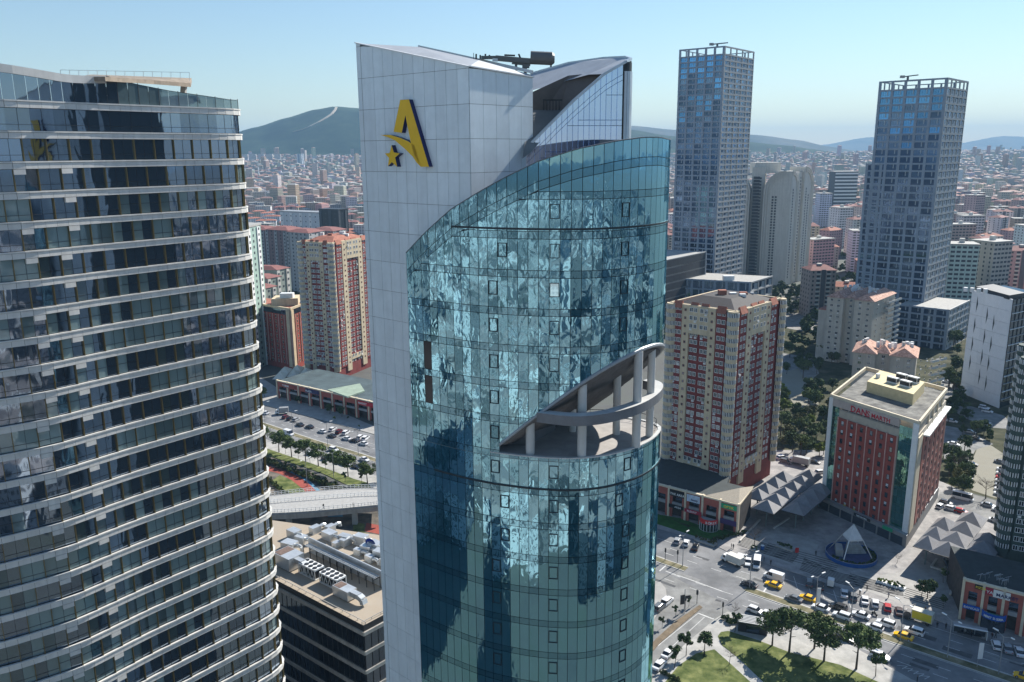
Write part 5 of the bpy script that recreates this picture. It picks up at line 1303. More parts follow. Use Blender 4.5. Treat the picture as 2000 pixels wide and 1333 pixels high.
for k, ch in enumerate('MARKET SIGORTA'):
    q = math.pi*(1.22+.038*k)
    if ch != ' ': text_mesh('letter', ch, .8, white, KI, ((R_+.06)*math.cos(q), (.62*R_+.1)*math.sin(q), 3.6), math.atan2(math.sin(q), .62*math.cos(q))*0+(q-1.5*math.pi)*.7, depth=.03)
m = MB()
for k in range(14): p = F.P(2+RN.random()*7, h, -1.5-RN.random()*3); m.bar((p[0]-NC_[0], p[1]-NC_[1], h), (p[0]-NC_[0]+RN.uniform(-.5,.5), p[1]-NC_[1], h+1.6), .07, .07); m.bar((p[0]-NC_[0]-.8, p[1]-NC_[1], h+1.3), (p[0]-NC_[0]+.8, p[1]-NC_[1]+.3, h+1.5), .07, .07)
m.build('aerial', steel, SH2, kind='stuff')
# --- left: shops, hotel block
h = 9; QL = G(541,743,h); QC = G(745,789,h); QR = (QC[0]+14, QC[1]+22)
SH3, F = shop_row('shop_podium', 'dark red shop row with white pillars behind the left boulevard', QL, QC, QR, h, M('blue_green_felt', (.06,.09,.10), .8, var=.3, scale=.2), 9, None)
m = MB(); q = [G(640,762,h+.3), G(679,776,h+.3), G(712,764,h+.3), G(703,750,h+.3)]; m.prism(ccw([(x-QC[0], y-QC[1]) for x, y in q]), h-.2, h+.5); m.build('atrium_roof', M('atrium_green', (.30,.38,.30), .5, var=.2, scale=.3), SH3)
for k, (a, nm, col, tx) in enumerate([(.06,'small white lettered sign near the left end of the far shop row', redp, 'TOBEBE'),(.30,'blue and white sign in the middle of the far shop row', navy, 'PLAZA'),(.80,'red sign near the right end of the far shop row', sred, 'MARKET')]):
    sign('shop_sign', nm, F, F.w*a, F.w*a+9, h-2.4, h-.6, .5, col, tx, white, 1.3)
h = 34; HC = G(566,604,h); HL = G(488,591,h); HR = G(592,594,h)
HB = thing('hotel_block', 'red block with cream corner columns and yellow roof house, far left', 'building', (*HC, 0)); prismbox(HB, 'core', redp, HL, HC, HR, 0, h, HC, top=terraR)
it = []; Wq = window_mb(1.1, 1.7, .1)
for F, n in ((Face(HL, HC), 7), (Face(HC, HR), 3)):
    fbox(HB, 'cornice', cream, F, -.3, F.w+.3, h-.6, h+.5, -.5, .6, HC); fbox(HB, 'balcony_glazing', darkglass, F, .5, F.w-.5, h-3.6, h-.8, .02, .1, HC)
    for k in range(n+1): fbox(HB, 'fin', pinkt, F, F.w*k/n-.15, F.w*k/n+.15, 3, h-3.8, 0, .4, HC)
    for k in range(n):
        for j in range(10): p = F.P(F.w*(k+.5)/n-.55, 3.2+j*2.75, .03); it.append(('w', Wq, (p[0]-HC[0], p[1]-HC[1], p[2]), F.rz, p[2]))
F = Face(HL, HC); fbox(HB, 'cream_column', cream, F, F.w-2.6, F.w, 2, h-.8, 0, .8, HC); fbox(HB, 'cream_column', cream, Face(HC, HR), 0, 2.6, 2, h-.8, 0, .8, HC)
pieces(HB, 'window', [creaml, wglass], it)
MB().prism([(-12,8),(2,10),(0,22),(-13,20)], h, h+4).build('roof_house', cream, HB); MB().box(-8, 11, h+4, -1, 15, h+6.5).build('roof_unit', white, HB)
# --- slab rows left, mint tower, small stepped blocks
slabr = M('slab_render', (.24,.17,.17), .85, var=.12, streak=.1); slabg = M('slab_grey', (.38,.38,.38), .8, var=.08)
def slab_tower(lab, L, C, Rr, h, nf, ca, cb, roof, cat='apartment slab', n1=6, n2=3, name='apartment_slab', hip=True):
    t = thing(name, lab, cat, (*C, 0)); prismbox(t, 'wall', ca, L, C, Rr, 0, h, C); its = []; Wd = MB().box(0,-.1,0,1.3,0,1.3); fh_ = h/nf
    for F, n in ((Face(L, C), n1), (Face(C, Rr), n2)):
        for k in range(n):
            if k % 2 == 0: fbox(t, 'pale_strip', cb, F, F.w*k/n, F.w*(k+.55)/n, 0, h-.5, 0, .6, C)
            for j in range(nf): p = F.P(F.w*(k+.3)/n-.6, j*fh_+.9, .62 if k % 2 == 0 else .03); its.append(('w', Wd, (p[0]-C[0], p[1]-C[1], p[2]), F.rz, 0))
    pieces(t, 'window', [darkA], its, 0)
    B = (L[0]+Rr[0]-C[0], L[1]+Rr[1]-C[1]); q = [(p[0]-C[0], p[1]-C[1]) for p in (L, C, Rr, B)]; c = (sum(p[0] for p in q)/4, sum(p[1] for p in q)/4); q = ccw([(c[0]+(x-c[0])*1.05, c[1]+(y-c[1])*1.05) for x, y in q])
    if hip:
        m = MB(); e = [lerp(p, c, .6) for p in q]
        for i in range(4): j = (i+1) % 4; m.face([(*q[i], h), (*q[j], h), (*e[j], h+2.2), (*e[i], h+2.2)])
        m.face([(*p, h+2.2) for p in e]); m.build('roof', roof, t)
    else: MB().prism(q, h, h+1).build('roof', roof, t)
    return t
rooftile = M('dull_red_roof', (.22,.09,.08), .85, var=.2, scale=.3)
for k, (a, b, c, d, Y) in enumerate([(470,452,520,450,690),(519,452,562,451,660),(560,457,602,456,630),(604,460,650,452,700)]):
    C = D(c, d, Y)[:2]; z = D(c, d, Y)[2]; L = D(a, b, Y+14)[:2]; slab_tower(['leftmost slab tower of the dull red and grey row', 'second slab tower of the dull red and grey row', 'nearest slab tower of the dull red and grey row', 'slab tower of the dull red row half hidden by the red roofed tower'][k], L, C, (C[0]+8, C[1]+20), z, 19, slabr if k != 2 else slabg, slabg, rooftile, n1=5)
C = D(481, 446, 430); z = C[2]; slab_tower('narrow mint and white tower beside the banded office tower', D(448, 444, 440)[:2], C[:2], (C[0]+2, C[1]+18), z, 25, M('mint_render', (.30,.42,.37), .8), white, concrete, n1=4, hip=False, name='apartment_tower', cat='apartment tower')
for k, (px, py, Y, w__) in enumerate([(522,545,520,20),(540,528,540,22),(512,565,505,16)]):
    C = D(px, py, Y); slab_tower(['greenish block with white balconies above the far left hotel', 'taller greenish block with white balconies beside the dull red slabs', 'small greenish block next to the mint tower'][k], (C[0]-w__, C[1]+3), C[:2], (C[0]+6, C[1]+12), C[2], 9, M('sage_render', (.27,.31,.27), .8), balc, rooftile, n1=4, name='apartment_block', cat='apartment block')
C = D(622, 417, 900); slab_tower('long white apartment block in front of the far city', D(548, 418, 930)[:2], C[:2], (C[0]+6, C[1]+16), C[2], 9, M('pale_render', (.55,.58,.60), .8), white, greym, n1=8, hip=False, name='apartment_block', cat='apartment block')
C = D(660, 411, 890); slab_tower('black glazed office block beside the long white block', D(623, 408, 900)[:2], C[:2], (C[0]+8, C[1]+14), C[2], 10, M('black_glass', (.015,.02,.025), .3, var=0), darkA, darkm, n1=4, hip=False, name='office_block', cat='office building')
# horizontal banded white office far right-centre
C = D(1676, 336, 1500); t = slab_tower('distant white office block with horizontal bands', D(1632, 337, 1500)[:2], C[:2], (C[0]+4, C[1]+40), C[2], 12, darkA, darkA, concrete, n1=2, hip=False, name='office_block', cat='office building')
F = Face(D(1632, 337, 1500)[:2], C[:2])
for k in range(12): fbox(t, 'floor_band', white, F, 0, F.w, C[2]*(k+.3)/12, C[2]*(k+.75)/12, .7, 1.6, C)
# ------------------------------------------------------------------ trees
def leafm(name, c, c2): return M(name, c, .85, var=.35, scale=.5, c2=c2, rv=.12, spec=.15, clip=(.3, .7))
leafs = [leafm('leaf_dark', (.04,.07,.026), (.08,.115,.04)), leafm('leaf_mid', (.055,.095,.035), (.12,.155,.05)), leafm('leaf_olive', (.07,.08,.03), (.13,.13,.05)), leafm('leaf_bright', (.10,.14,.02), (.17,.21,.035))]
barkm = M('bark', (.085,.065,.05), .95, var=.25, scale=3)
def leaf_cloud(rs, R, Hh, zc, nclump, per, size, flat=1.0, shell=.55):
    V = []; n = nclump*per
    for k in range(nclump):
        while True:
            p = rs.uniform(-1, 1, 3)
            if shell*.6 < np.linalg.norm(p) < 1: break
        c = p*np.array([R*.82, R*.82, Hh*.82*flat]); c[2] += zc
        rc = R*rs.uniform(.22, .40)
        d = rs.normal(size=(per, 3)); d /= np.linalg.norm(d, axis=1)[:, None]
        pt = c+d*rc*rs.uniform(.55, 1.05, (per, 1))*np.array([1, 1, .75*flat if flat < 1 else .8])
        nrm = d+rs.normal(scale=.5, size=(per, 3)); nrm /= np.linalg.norm(nrm, axis=1)[:, None]
        a = np.cross(nrm, rs.normal(size=(per, 3))); a /= np.linalg.norm(a, axis=1)[:, None]; b = np.cross(nrm, a)
        s = size*rs.uniform(.6, 1.3, (per, 1))
        V.append(np.stack([pt-a*s-b*s*.6, pt+a*s-b*s*.6, pt+a*s*.7+b*s*.6, pt-a*s*.7+b*s*.6], 1))
    return np.concatenate(V).reshape(-1, 3)
def quads_mesh(name, V, mat):
    me = bpy.data.meshes.new(name); n = len(V)//4
    me.vertices.add(n*4); me.vertices.foreach_set('co', V.astype(np.float32).ravel()); me.loops.add(n*4); me.loops.foreach_set('vertex_index', np.arange(n*4, dtype=np.int32))
    me.polygons.add(n); me.polygons.foreach_set('loop_start', np.arange(0, n*4, 4, dtype=np.int32)); me.polygons.foreach_set('loop_total', np.full(n, 4, dtype=np.int32))
    me.materials.append(mat); me.update(calc_edges=True); me.validate(); return me
def trunk_mb(rs, H_, R, r0, bare=False, lo=.35):
    m = MB(); top = H_*(.75 if not bare else .5); lean = (rs.uniform(-.3,.3), rs.uniform(-.3,.3)); m.tube((0,0,0), (lean[0], lean[1], top), r0, r0*.4, 8)
    for k in range(6 if not bare else 14):
        z = H_*rs.uniform(lo, .7); t = z/top; a = rs.uniform(0, 6.28); l = R*rs.uniform(.5, .9); p = Vector((lean[0]*t, lean[1]*t, z)); q = p+Vector((math.cos(a)*l, math.sin(a)*l, l*rs.uniform(.3, .8)))
        m.tube(p, q, r0*.35, r0*.12, 5)
        if bare:
            for j in range(7):
                u = rs.uniform(.3, 1); p2 = p.lerp(q, u); a2 = a+rs.uniform(-1.2, 1.2); l2 = l*rs.uniform(.3, .7); q2 = p2+Vector((math.cos(a2)*l2, math.sin(a2)*l2, l2*rs.uniform(.2, 1))); m.tube(p2, q2, r0*.12, r0*.05, 4, cap=False)
                for i in range(3): p3 = p2.lerp(q2, rs.uniform(.4, 1)); m.tube(p3, p3+Vector((rs.uniform(-.6,.6), rs.uniform(-.6,.6), rs.uniform(.1,.8))), r0*.05, r0*.03, 3, cap=False)
    return m
PT = {}
def tree_proto(key, H_, R, zc, nclump, per, size, mat, flat=1.0, r0=.2, bare=False, seed=0):
    rs = np.random.RandomState(seed); t = thing(key[0] if isinstance(key, tuple) else key, 'proto', 'tree', (0, -500, 0))
    trunk_mb(rs, H_, R, r0, bare).build('trunk', barkm, t)
    if nclump: put('crown', quads_mesh('crown', leaf_cloud(rs, R, (H_-zc) if flat == 1 else H_*.35, zc, nclump, per, size, flat), mat), t)
    PT[key] = t; return t
for s in range(3):
    tree_proto(('pine_tree', s), 11, 4.7, 7.8, 24, 95, .28, leafs[1], .85, .28, seed=s)
    tree_proto(('broadleaf_tree', s), 9, 3.6, 5.6, 26, 46, .36, leafs[0], 1, .22, seed=10+s)
tree_proto(('broadleaf_tree', 3), 8, 3.2, 5.0, 24, 44, .34, leafs[3], 1, .2, seed=31)
tree_proto(('broadleaf_tree', 4), 8, 3.4, 5.0, 22, 40, .34, leafs[2], 1, .2, seed=32)
tree_proto(('young_tree', 0), 4, 1.25, 3.0, 12, 40, .18, leafs[0], 1, .07, seed=41)
tree_proto(('bare_tree', 0), 8, 3.4, 5, 0, 0, 0, None, 1, .18, True, seed=51); tree_proto(('bare_tree', 1), 5, 2.0, 3, 0, 0, 0, None, 1, .10, True, seed=52)
def shrub_mesh(seed, R, mat, H_=.8): rs = np.random.RandomState(seed); return quads_mesh('shrub', leaf_cloud(rs, R, R*H_, R*H_*.8, 12, 40, .16, 1), mat)
SHM = [shrub_mesh(61, 1.3, leafs[0]), shrub_mesh(62, 1.1, leafs[2]), shrub_mesh(63, .7, leafs[1])]
def tree(kind, px, py, sc, label, group=None, cat='tree', z=.1, rz=None, world=None):
    x, y = world or G(px, py); return dup(PT[kind], (x, y, z), RN.uniform(0, 6.28) if rz is None else rz, label, cat, group, sc)
def shrub(k, px, py, sc, label, group=None, z=.15):
    x, y = G(px, py); o = put('shrub', SHM[k], None, (x, y, z), RN.uniform(0, 6)); o.scale = (sc,)*3; tag(o, label, 'shrub', group)
# park trees, bottom right
for px, py, s, sc, lab in [(1541,1276,0,1.0,'big dark pine standing behind the kiosk in the park'),(1609,1293,1,.95,'second big pine along the park path, right of the kiosk'),(1590,1268,2,.85,'pine close to the road between two larger park pines'),(1672,1308,0,.98,'rightmost big pine of the park, beside the bus bay'),(1508,1262,1,.8,'pine shading the dark kiosk')]: tree(('pine_tree', s), px, py, sc, lab)
tree(('young_tree', 0), 1340, 1282, 1.5, 'round headed young tree on the kerb, left of the lawn'); tree(('broadleaf_tree', 1), 1376, 1270, .55, 'dense dark bush like tree at the top of the left lawn')
tree(('young_tree', 0), 1317, 1306, 1.4, 'low dark tree at the left edge of the lawn'); tree(('young_tree', 0), 1435, 1236, 1.3, 'young tree just behind the kiosk')
for k, (px, py) in enumerate([(1345,1186),(1319,1205),(1293,1227)]): tree(('young_tree', 0), px, py, .75, ['right', 'middle', 'left'][k]+'most tiny tree on the bare strip dividing the side street')
tree(('young_tree', 0), 1710, 1322, 1.5, 'round dark tree at the foot of the pavement, bottom right'); tree(('bare_tree', 1), 1424, 1300, .9, 'small leafless tree beside the park path'); tree(('bare_tree', 1), 1433, 1205, .7, 'leafless sapling at the junction corner')
for k, (px, py) in enumerate([(1425,1218),(1437,1216),(1448,1220),(1460,1222),(1416,1212)]): shrub(k % 2, px, py, .9, 'low olive shrub in the bed beside the kiosk', 'shrubs beside the kiosk')
for k in range(6): shrub(k % 3, 1296+k*6, 1318+k*3, .7, 'small shrub at the lower left end of the lawn', 'shrubs by the lower lawn')
# plaza
tree(('broadleaf_tree', 0), 1811, 1170, .62, 'dark conifer like tree on the plaza left of the blue sign shops'); tree(('broadleaf_tree', 2), 1800, 1164, .5, 'smaller dark tree touching the plaza conifer'); tree(('young_tree', 0), 1842, 1188, .9, 'small round tree in front of the blue sign shops'); tree(('young_tree', 0), 1842, 1140, 1.1, 'narrow dark cypress under the plaza canopy')
tree(('bare_tree', 0), 1473, 1068, .8, 'leafless tree at the top of the plaza steps'); tree(('bare_tree', 1), 1752, 1100, .6, 'tiny leafless tree right of the fountain')
# green belt behind the towers
def in_poly(p, poly):
    c = False
    for (x0, y0), (x1, y1) in zip(poly, poly[1:]+poly[:1]):
        if (y0 > p[1]) != (y1 > p[1]) and p[0] < (x1-x0)*(p[1]-y0)/(y1-y0)+x0: c = not c
    return c
def scatter(poly, n, kinds, lab, group, sc=(.6, 1.1), mind=3.0, seed=1):
    r = random.Random(seed); xs = [p[0] for p in poly]; ys = [p[1] for p in poly]; done = []; tries = 0
    while len(done) < n and tries < n*40:
        tries += 1; q = (r.uniform(min(xs), max(xs)), r.uniform(min(ys), max(ys)))
        if not in_poly(q, poly): continue
        w_ = G(*q)
        if any(math.dist(w_, d) < mind for d in done): continue
        done.append(w_); kd = r.choice(kinds); ad = {('pine_tree',0):'flat topped ',('broadleaf_tree',0):'rounded ',('broadleaf_tree',1):'bushy ',('broadleaf_tree',2):'spreading ',('broadleaf_tree',3):'yellow green ',('broadleaf_tree',4):'olive '}.get(kd, 'small '); tree(kd, 0, 0, r.uniform(*sc), ad+lab.replace('dark tree', 'tree') if kd[1] in (3, 4) else ad+lab, ad+group, world=w_)
BK = [('broadleaf_tree', 0), ('broadleaf_tree', 1), ('broadleaf_tree', 2), ('pine_tree', 0), ('broadleaf_tree', 0), ('broadleaf_tree', 4)]
scatter([(1528,655),(1600,660),(1604,735),(1540,745),(1526,700)], 14, BK, 'dark tree in the grove behind the red and cream tower', 'trees behind the red and cream tower')
scatter([(1520,760),(1600,735),(1640,745),(1612,900),(1600,905),(1525,885)], 30, BK+[('broadleaf_tree', 3)], 'tree of the mixed grove left of the red block', 'trees left of the red block', seed=2)
scatter([(1842,700),(1885,720),(1880,800),(1845,770)], 8, BK, 'dark tree beside the white slab block', 'trees beside the white slab', seed=3)
scatter([(1850,790),(1890,810),(1970,860),(1985,890),(1940,870),(1880,850),(1845,820)], 14, BK, 'dark bushy tree in the belt below the white slab block', 'trees in the belt below the white slab', sc=(.4,.7), seed=4)
scatter([(1842,880),(1880,900),(1895,975),(1840,955)], 8, BK, 'tree right of the red block', 'trees right of the red block', sc=(.5,.9), seed=5)
for k, (px, py) in enumerate([(1872,925),(1925,975),(1975,880)]): tree(('bare_tree', 0), px, py, 1.1, ['large leafless tree at the left of the pale car park', 'leafless tree below the pale car park', 'leafless tree at the top right of the pale car park'][k])
tree(('broadleaf_tree', 3), 1583, 835, .8, 'bright yellow green tree in the grove'); tree(('broadleaf_tree', 3), 1600, 892, .8, 'second yellow green tree near the tent canopies')
scatter([(1530,590),(1600,585),(1640,560),(1690,560),(1690,540),(1600,545),(1540,575)], 16, BK[:3], 'dark tree at the foot of the pale arched tower', 'trees by the arched tower', seed=6)
scatter([(1885,560),(1990,590),(2060,600),(2060,560),(1890,540)], 16, BK[:3], 'dark tree behind the white slab block', 'trees behind the white slab', seed=7)
scatter([(1600,745),(1650,700),(1650,640),(1610,720)], 5, BK, 'dark tree between the two beige blocks', 'trees between the beige blocks', seed=12)
scatter([(1765,640),(1880,668),(1885,700),(1850,690),(1800,660)], 12, BK, 'dark tree at the foot of the right skyscraper podium', 'trees by the right podium', seed=13)
scatter([(1842,745),(1880,750),(1880,840),(1842,830)], 10, BK, 'tree in the belt between the red block and the white slab', 'trees right of the beige block', sc=(.5,.8), seed=14)
scatter([(1525,640),(1600,650),(1600,600),(1530,592)], 6, BK[:3], 'dark tree near the building rubble', 'trees near the rubble', seed=15)
scatter([(1890,880),(1905,950),(1880,960),(1850,915),(1850,890)], 8, BK, 'tree left of the pale car park', 'trees left of the pale car park', sc=(.5,.8), seed=16)
# left side
for k, (px, py) in enumerate([(515,877),(545,884),(570,894),(597,903),(622,912),(652,925),(680,932)]): tree(('pine_tree', k % 3), px, py, .82, ['first', 'second', 'third', 'fourth', 'fifth', 'sixth', 'seventh'][k]+' pine from the left in the row beside the left boulevard', 'pine row on the left verge')
tree(('pine_tree', 2), 718, 948, .8, 'pine at the pointed end of the left verge'); tree(('pine_tree', 1), 750, 940, .8, 'pine beside the white tower on the left pavement')
for k, (px, py) in enumerate([(558,887),(583,897),(606,906),(636,919),(674,943),(706,944)]): tree(('young_tree', 0), px, py, 1.0, ['first', 'second', 'third', 'fourth', 'fifth', 'sixth'][k]+' clipped ball tree from the left on the left verge', 'ball trees on the left verge')
scatter([(505,775),(560,790),(600,805),(640,822),(700,840),(735,845),(735,825),(660,800),(600,785),(540,768)], 14, [('broadleaf_tree', 0), ('broadleaf_tree', 1), ('young_tree', 0)], 'dark shrubby tree in front of the far shop row', 'trees before the far shop row', sc=(.4,.65), seed=8)
scatter([(560,570),(600,575),(600,600),(565,590)], 6, BK[:3], 'dark tree between the green blocks and the red tower', 'trees behind the left red tower', seed=9)
for k in range(26): shrub(k % 3, 512+k*6.6, 900+k*2.6, 1.5, 'dark hedge bush along the sunken path', 'hedge bushes by the sunken path')
for k in range(12): shrub(k % 3, 526+k*3.4, 940+k*3.0, .9, 'dark hedge bush edging the small lawn', 'hedge bushes round the small lawn')
# ------------------------------------------------------------------ canopies, fountain, plaza furniture
fab = M('canopy_fabric', (.21,.21,.22), .7, var=.12, scale=.8, rv=.06); fabc = M('canopy_cream', (.62,.58,.47), .7, var=.1, rv=.05)
def canopy_grid(rows, z, lab, group, mat, drop=2.7, post=True):
    P = [[G(px, py, z) for px, py in r] for r in rows]; n = 0
    for i, r in enumerate(P):
        for j, p in enumerate(r):
            a = ((r[j+1][0]-p[0], r[j+1][1]-p[1]) if j+1 < len(r) else (p[0]-r[j-1][0], p[1]-r[j-1][1]))
            o_r = P[i+1] if i+1 < len(P) else P[i-1]; nb = min(o_r, key=lambda q: math.dist(p, q)); k = math.hypot(*a); ax_ = (a[0]/k, a[1]/k)
            v_ = (nb[0]-p[0], nb[1]-p[1]); dn_ = abs(v_[0]*ax_[1]-v_[1]*ax_[0]); dn_ = min(max(dn_, 5), 7.2); b = (ax_[1]*dn_, -ax_[0]*dn_)
            q = [(-a[0]/2-b[0]/2, -a[1]/2-b[1]/2), (a[0]/2-b[0]/2, a[1]/2-b[1]/2), (a[0]/2+b[0]/2, a[1]/2+b[1]/2), (-a[0]/2+b[0]/2, -a[1]/2+b[1]/2)]; q = ccw(q)
            t = thing('canopy', '%s, %s in %s' % (lab, ['nearest','second','third','fourth','fifth','farthest'][j], ['left row','middle row','right row'][min(i,2)]), 'canopy', (*p, 0), 0, group)
            MB().pyramid([(x*.985, y*.985) for x, y in q], z-drop, (0, 0, z), ).build('fabric', mat, t)
            m = MB()
            for u, v in zip(q, q[1:]+q[:1]): m.bar((*u, z-drop-.1), (*v, z-drop-.1), .12, .18)
            m.build('rim', darkm, t)
            m = MB().tube((0,0,.1), (0,0,z-drop-1.2), .22, n=8)
            for u in q: m.bar((0,0,z-drop-1.4), (u[0]*.9, u[1]*.9, z-drop-.15), .1, .1)
            m.build('post', M('post_green_grey', (.13,.17,.165), .6), t)
canopy_grid([[(1481,954),(1496,942.5),(1514,931),(1530,920)], [(1499,976),(1516,963),(1533,951),(1549.6,939),(1565.7,928),(1581,917)], [(1557,980),(1572.5,967),(1588,955),(1602,943)]], 9.0, 'grey pyramid canopy between the tower and the red block', 'canopies left of the red block', fab)
canopy_grid([[(1813,1046),(1829,1028),(1845,1010)], [(1853,1058),(1869,1038),(1886,1018),(1900,1000)], [(1899,1093),(1911,1074),(1922,1056),(1932,1040)]], 9.0, 'grey pyramid canopy right of the red block', 'canopies right of the red block', fab)
canopy_grid([[(547,726),(556,716)], [(573,722),(580,713)], [(590,727),(597,718)]], 8, 'cream pyramid canopy beside the far left shops', 'cream canopies on the left', fabc)
# fountain with tented pyramid
fx, fy = G(1662, 1088); FO = thing('fountain', 'round blue walled basin with planting and stepped stone slabs', 'fountain', (fx, fy, .13))
N = 48; R_ = 7.0; arc = [(R_*math.cos(2*math.pi*k/N), R_*math.sin(2*math.pi*k/N)) for k in range(N)]
bluew = M('blue_wall', (.01,.085,.30), .4, var=.1, scale=.5, rv=.05)
for k in range(24):
    m = MB(); a, b, c = arc[2*k], arc[(2*k+1) % N], arc[(2*k+2) % N]
    m.prism(ccw([a, b, c, (c[0]*.975, c[1]*.975), (b[0]*.975, b[1]*.975), (a[0]*.975, a[1]*.975)]), 0, 1.15); m.build('wall_panel', bluew, FO)
m = MB()
for a, b in zip(arc, arc[1:]+arc[:1]): m.bar((a[0], a[1], 1.2), (b[0], b[1], 1.2), .12, .08)
m.build('rim', greym, FO); MB().prism([(x*.96, y*.96) for x, y in arc], .0, .5).build('basin_floor', M('basin_blue', (.03,.06,.16), .4, var=.3, scale=.6), FO)
rs = np.random.RandomState(5); V = []
for k in range(40):
    a = -2.9+k*.1; V.append(leaf_cloud(rs, .8, .6, .9, 3, 34, .15)+np.array([math.cos(a)*6.1, math.sin(a)*6.1, 0]))
put('hedge', quads_mesh('hedge', np.concatenate(V), leafs[0]), FO)
for k in range(6): MB().box(-1.5+k*.3, .6+k*.35, .5, 4.6-k*.2, 1.4+k*.5, .9+k*.32).build('stone_step', concrete, FO)
MB().prism(ccw([(-4.6,-.5),(-2.8,-1.2),(-1.6,3.2),(-3.2,4.2)]), .5, 2.4).build('stone_slab', paving, FO)
TT = thing('tent_pyramid', 'pale pyramid roof on four slanting legs over the fountain', 'canopy', (fx, fy, .13)); fabL = M('canopy_pale', (.55,.57,.58), .6)
q4 = [(-1.9,-2.1), (2.1,-1.9), (1.9,2.1), (-2.1,1.9)]
MB().pyramid(q4, 6.2, (0,0,10.2)).build('fabric', fabL, TT); m = MB()
for u, v in zip(q4, q4[1:]+q4[:1]): m.bar((*u, 6.0), (*v, 6.0), .12, .5)
m.build('valance', fabL, TT)
for k, (x, y) in enumerate(q4): MB().tube((x*2.3, y*2.3, .1), (x, y, 6.1), .13, n=8).build('leg', white if k == 0 else steel, TT)
MB().pyramid([(x*.6, y*.6) for x, y in q4][::-1], 5.9, (0,0,4.2)).build('bowl', greym, TT)
# stepped bands across the plaza
for nm, q in (('lower', [(1570,1092),(1640,1121),(1760,1146),(1765,1165),(1640,1141),(1562,1113)]), ('upper', [(1455,1050),(1560,1085),(1548,1100),(1440,1065)])):
    P = W(q); a0, a1 = P[0], P[5] if len(P) > 4 else P[3]; m = MB()
    tp, bt = [P[0], P[1], P[2]] if len(P) > 4 else [P[0], P[1]], [P[5], P[4], P[3]] if len(P) > 4 else [P[3], P[2]]
    for k in range(9):
        L_ = [lerp(u, v, k/8) for u, v in zip(tp, bt)]
        for u, v in zip(L_, L_[1:]): m.bar((*u, .15), (*v, .15), .28, .06)
    m.build('plaza_steps', M('dark_slot', (.05,.047,.045), .9), None, kind='structure')
def band(pts, n, nm='plaza_steps'):
    P = W(pts); m = MB()
    for k in range(n): m.bar((*lerp(P[0], P[3], k/(n-1)), .155), (*lerp(P[1], P[2], k/(n-1)), .155), .22, .05)
    m.build(nm, M('dark_slot', (.05,.047,.045)), None, kind='structure')
band([(1500,1062),(1640,1100),(1632,1118),(1490,1082)], 6); band([(1770,1150),(1850,1175),(1842,1192),(1765,1168)], 6); band([(1660,1122),(1760,1150),(1752,1168),(1655,1138)], 5)
def planter(px, py, L_, W_, rz, lab, mat_, leaf):
    x, y = G(px, py); t = thing('planter', lab, 'planter', (x, y, .13), rz); MB().box(-L_/2, -W_/2, 0, L_/2, W_/2, .55).build('box', mat_, t)
    rs = np.random.RandomState(int(px)); V = [leaf_cloud(rs, .8, .6, 1.0, 4, 34, .16)+np.array([-L_/2+.6+k*.8, 0, 0]) for k in range(int(L_/.8))]
    put('plants', quads_mesh('plants', np.concatenate(V), leaf), t)
rr0 = math.atan2(G(1760,1165)[1]-G(1640,1125)[1], G(1760,1165)[0]-G(1640,1125)[0])
planter(1733, 1143, 5.5, 1.6, rr0, 'pale planter with yellow green shrubs in the sunny plaza patch', white, leafs[3]); planter(1757, 1150, 3, 1.4, rr0, 'pale planter with darker shrubs beside the sunny plaza patch', white, leafs[1])
planter(1535, 1072, 5.5, 2.6, rr0, 'wedge of clipped dark hedge on the plaza', concrete, leafs[0]); planter(1474, 1076, 2.4, 2, rr0, 'square dark hedge box near the plaza steps', concrete, leafs[0])
planter(1378, 1061, 6.5, 2.4, rr0, 'low brownish hedge at the road corner by the parked cars', concrete, leafs[2])
# hedge along the grass verge of the shops
V = []; rs = np.random.RandomState(9); A, B = G(1392,1059), G(1458,1042)
for k in range(22): p = lerp(A, B, k/21); V.append(leaf_cloud(rs, .8, .7, .6, 4, 30, .15)+np.array([p[0], p[1], .2]))
tag(put('hedge', quads_mesh('hedge', np.concatenate(V), leafs[0]), None), 'clipped dark hedge closing the grass in front of the shops', 'hedge')
# slanting plaza beams (low benches)
for k, (a, b) in enumerate([((1445,1060),(1484,1018)), ((1511,1035),(1541,1015)), ((1872,1120),(1855,1165)), ((1818,1110),(1829,1095)), ((1818,1110),(1842,1118))]):
    A, B = G(*a), G(*b); o = MB().bar((0,0,.35), (B[0]-A[0], B[1]-A[1], .35), .5, .45).build('bench', M('pale_bench', (.50,.47,.43), .7), None, (A[0], A[1], .13)); tag(o, ['long pale bench on the left edge of the plaza', 'pale bench below the tents, plaza centre', 'pale slanting bench under the right canopies', 'short pale bench left of the right canopies', 'crossing pale bench left of the right canopies'][k], 'bench')
# red sign, blue bin
rsn = thing('info_sign', 'small red and white sign at the end of the hedge on the plaza', 'sign', (*G(1556,1083), .13)); MB().box(-.5,-.1,.4,.5,.1,1.9).build('board', M('sign_red2', (.55,.03,.03)), rsn); MB().box(-.05,-.05,0,.05,.05,.4).build('post', darkm, rsn)
bb = thing('bin', 'blue bin near the plaza steps', 'bin', (*G(1489,1074), .13)); MB().tube((0,0,0),(0,0,1.2),.5,.55,12).build('body', bluew, bb); MB().tube((0,0,1.2),(0,0,1.35),.58,.4,12).build('lid', white, bb)
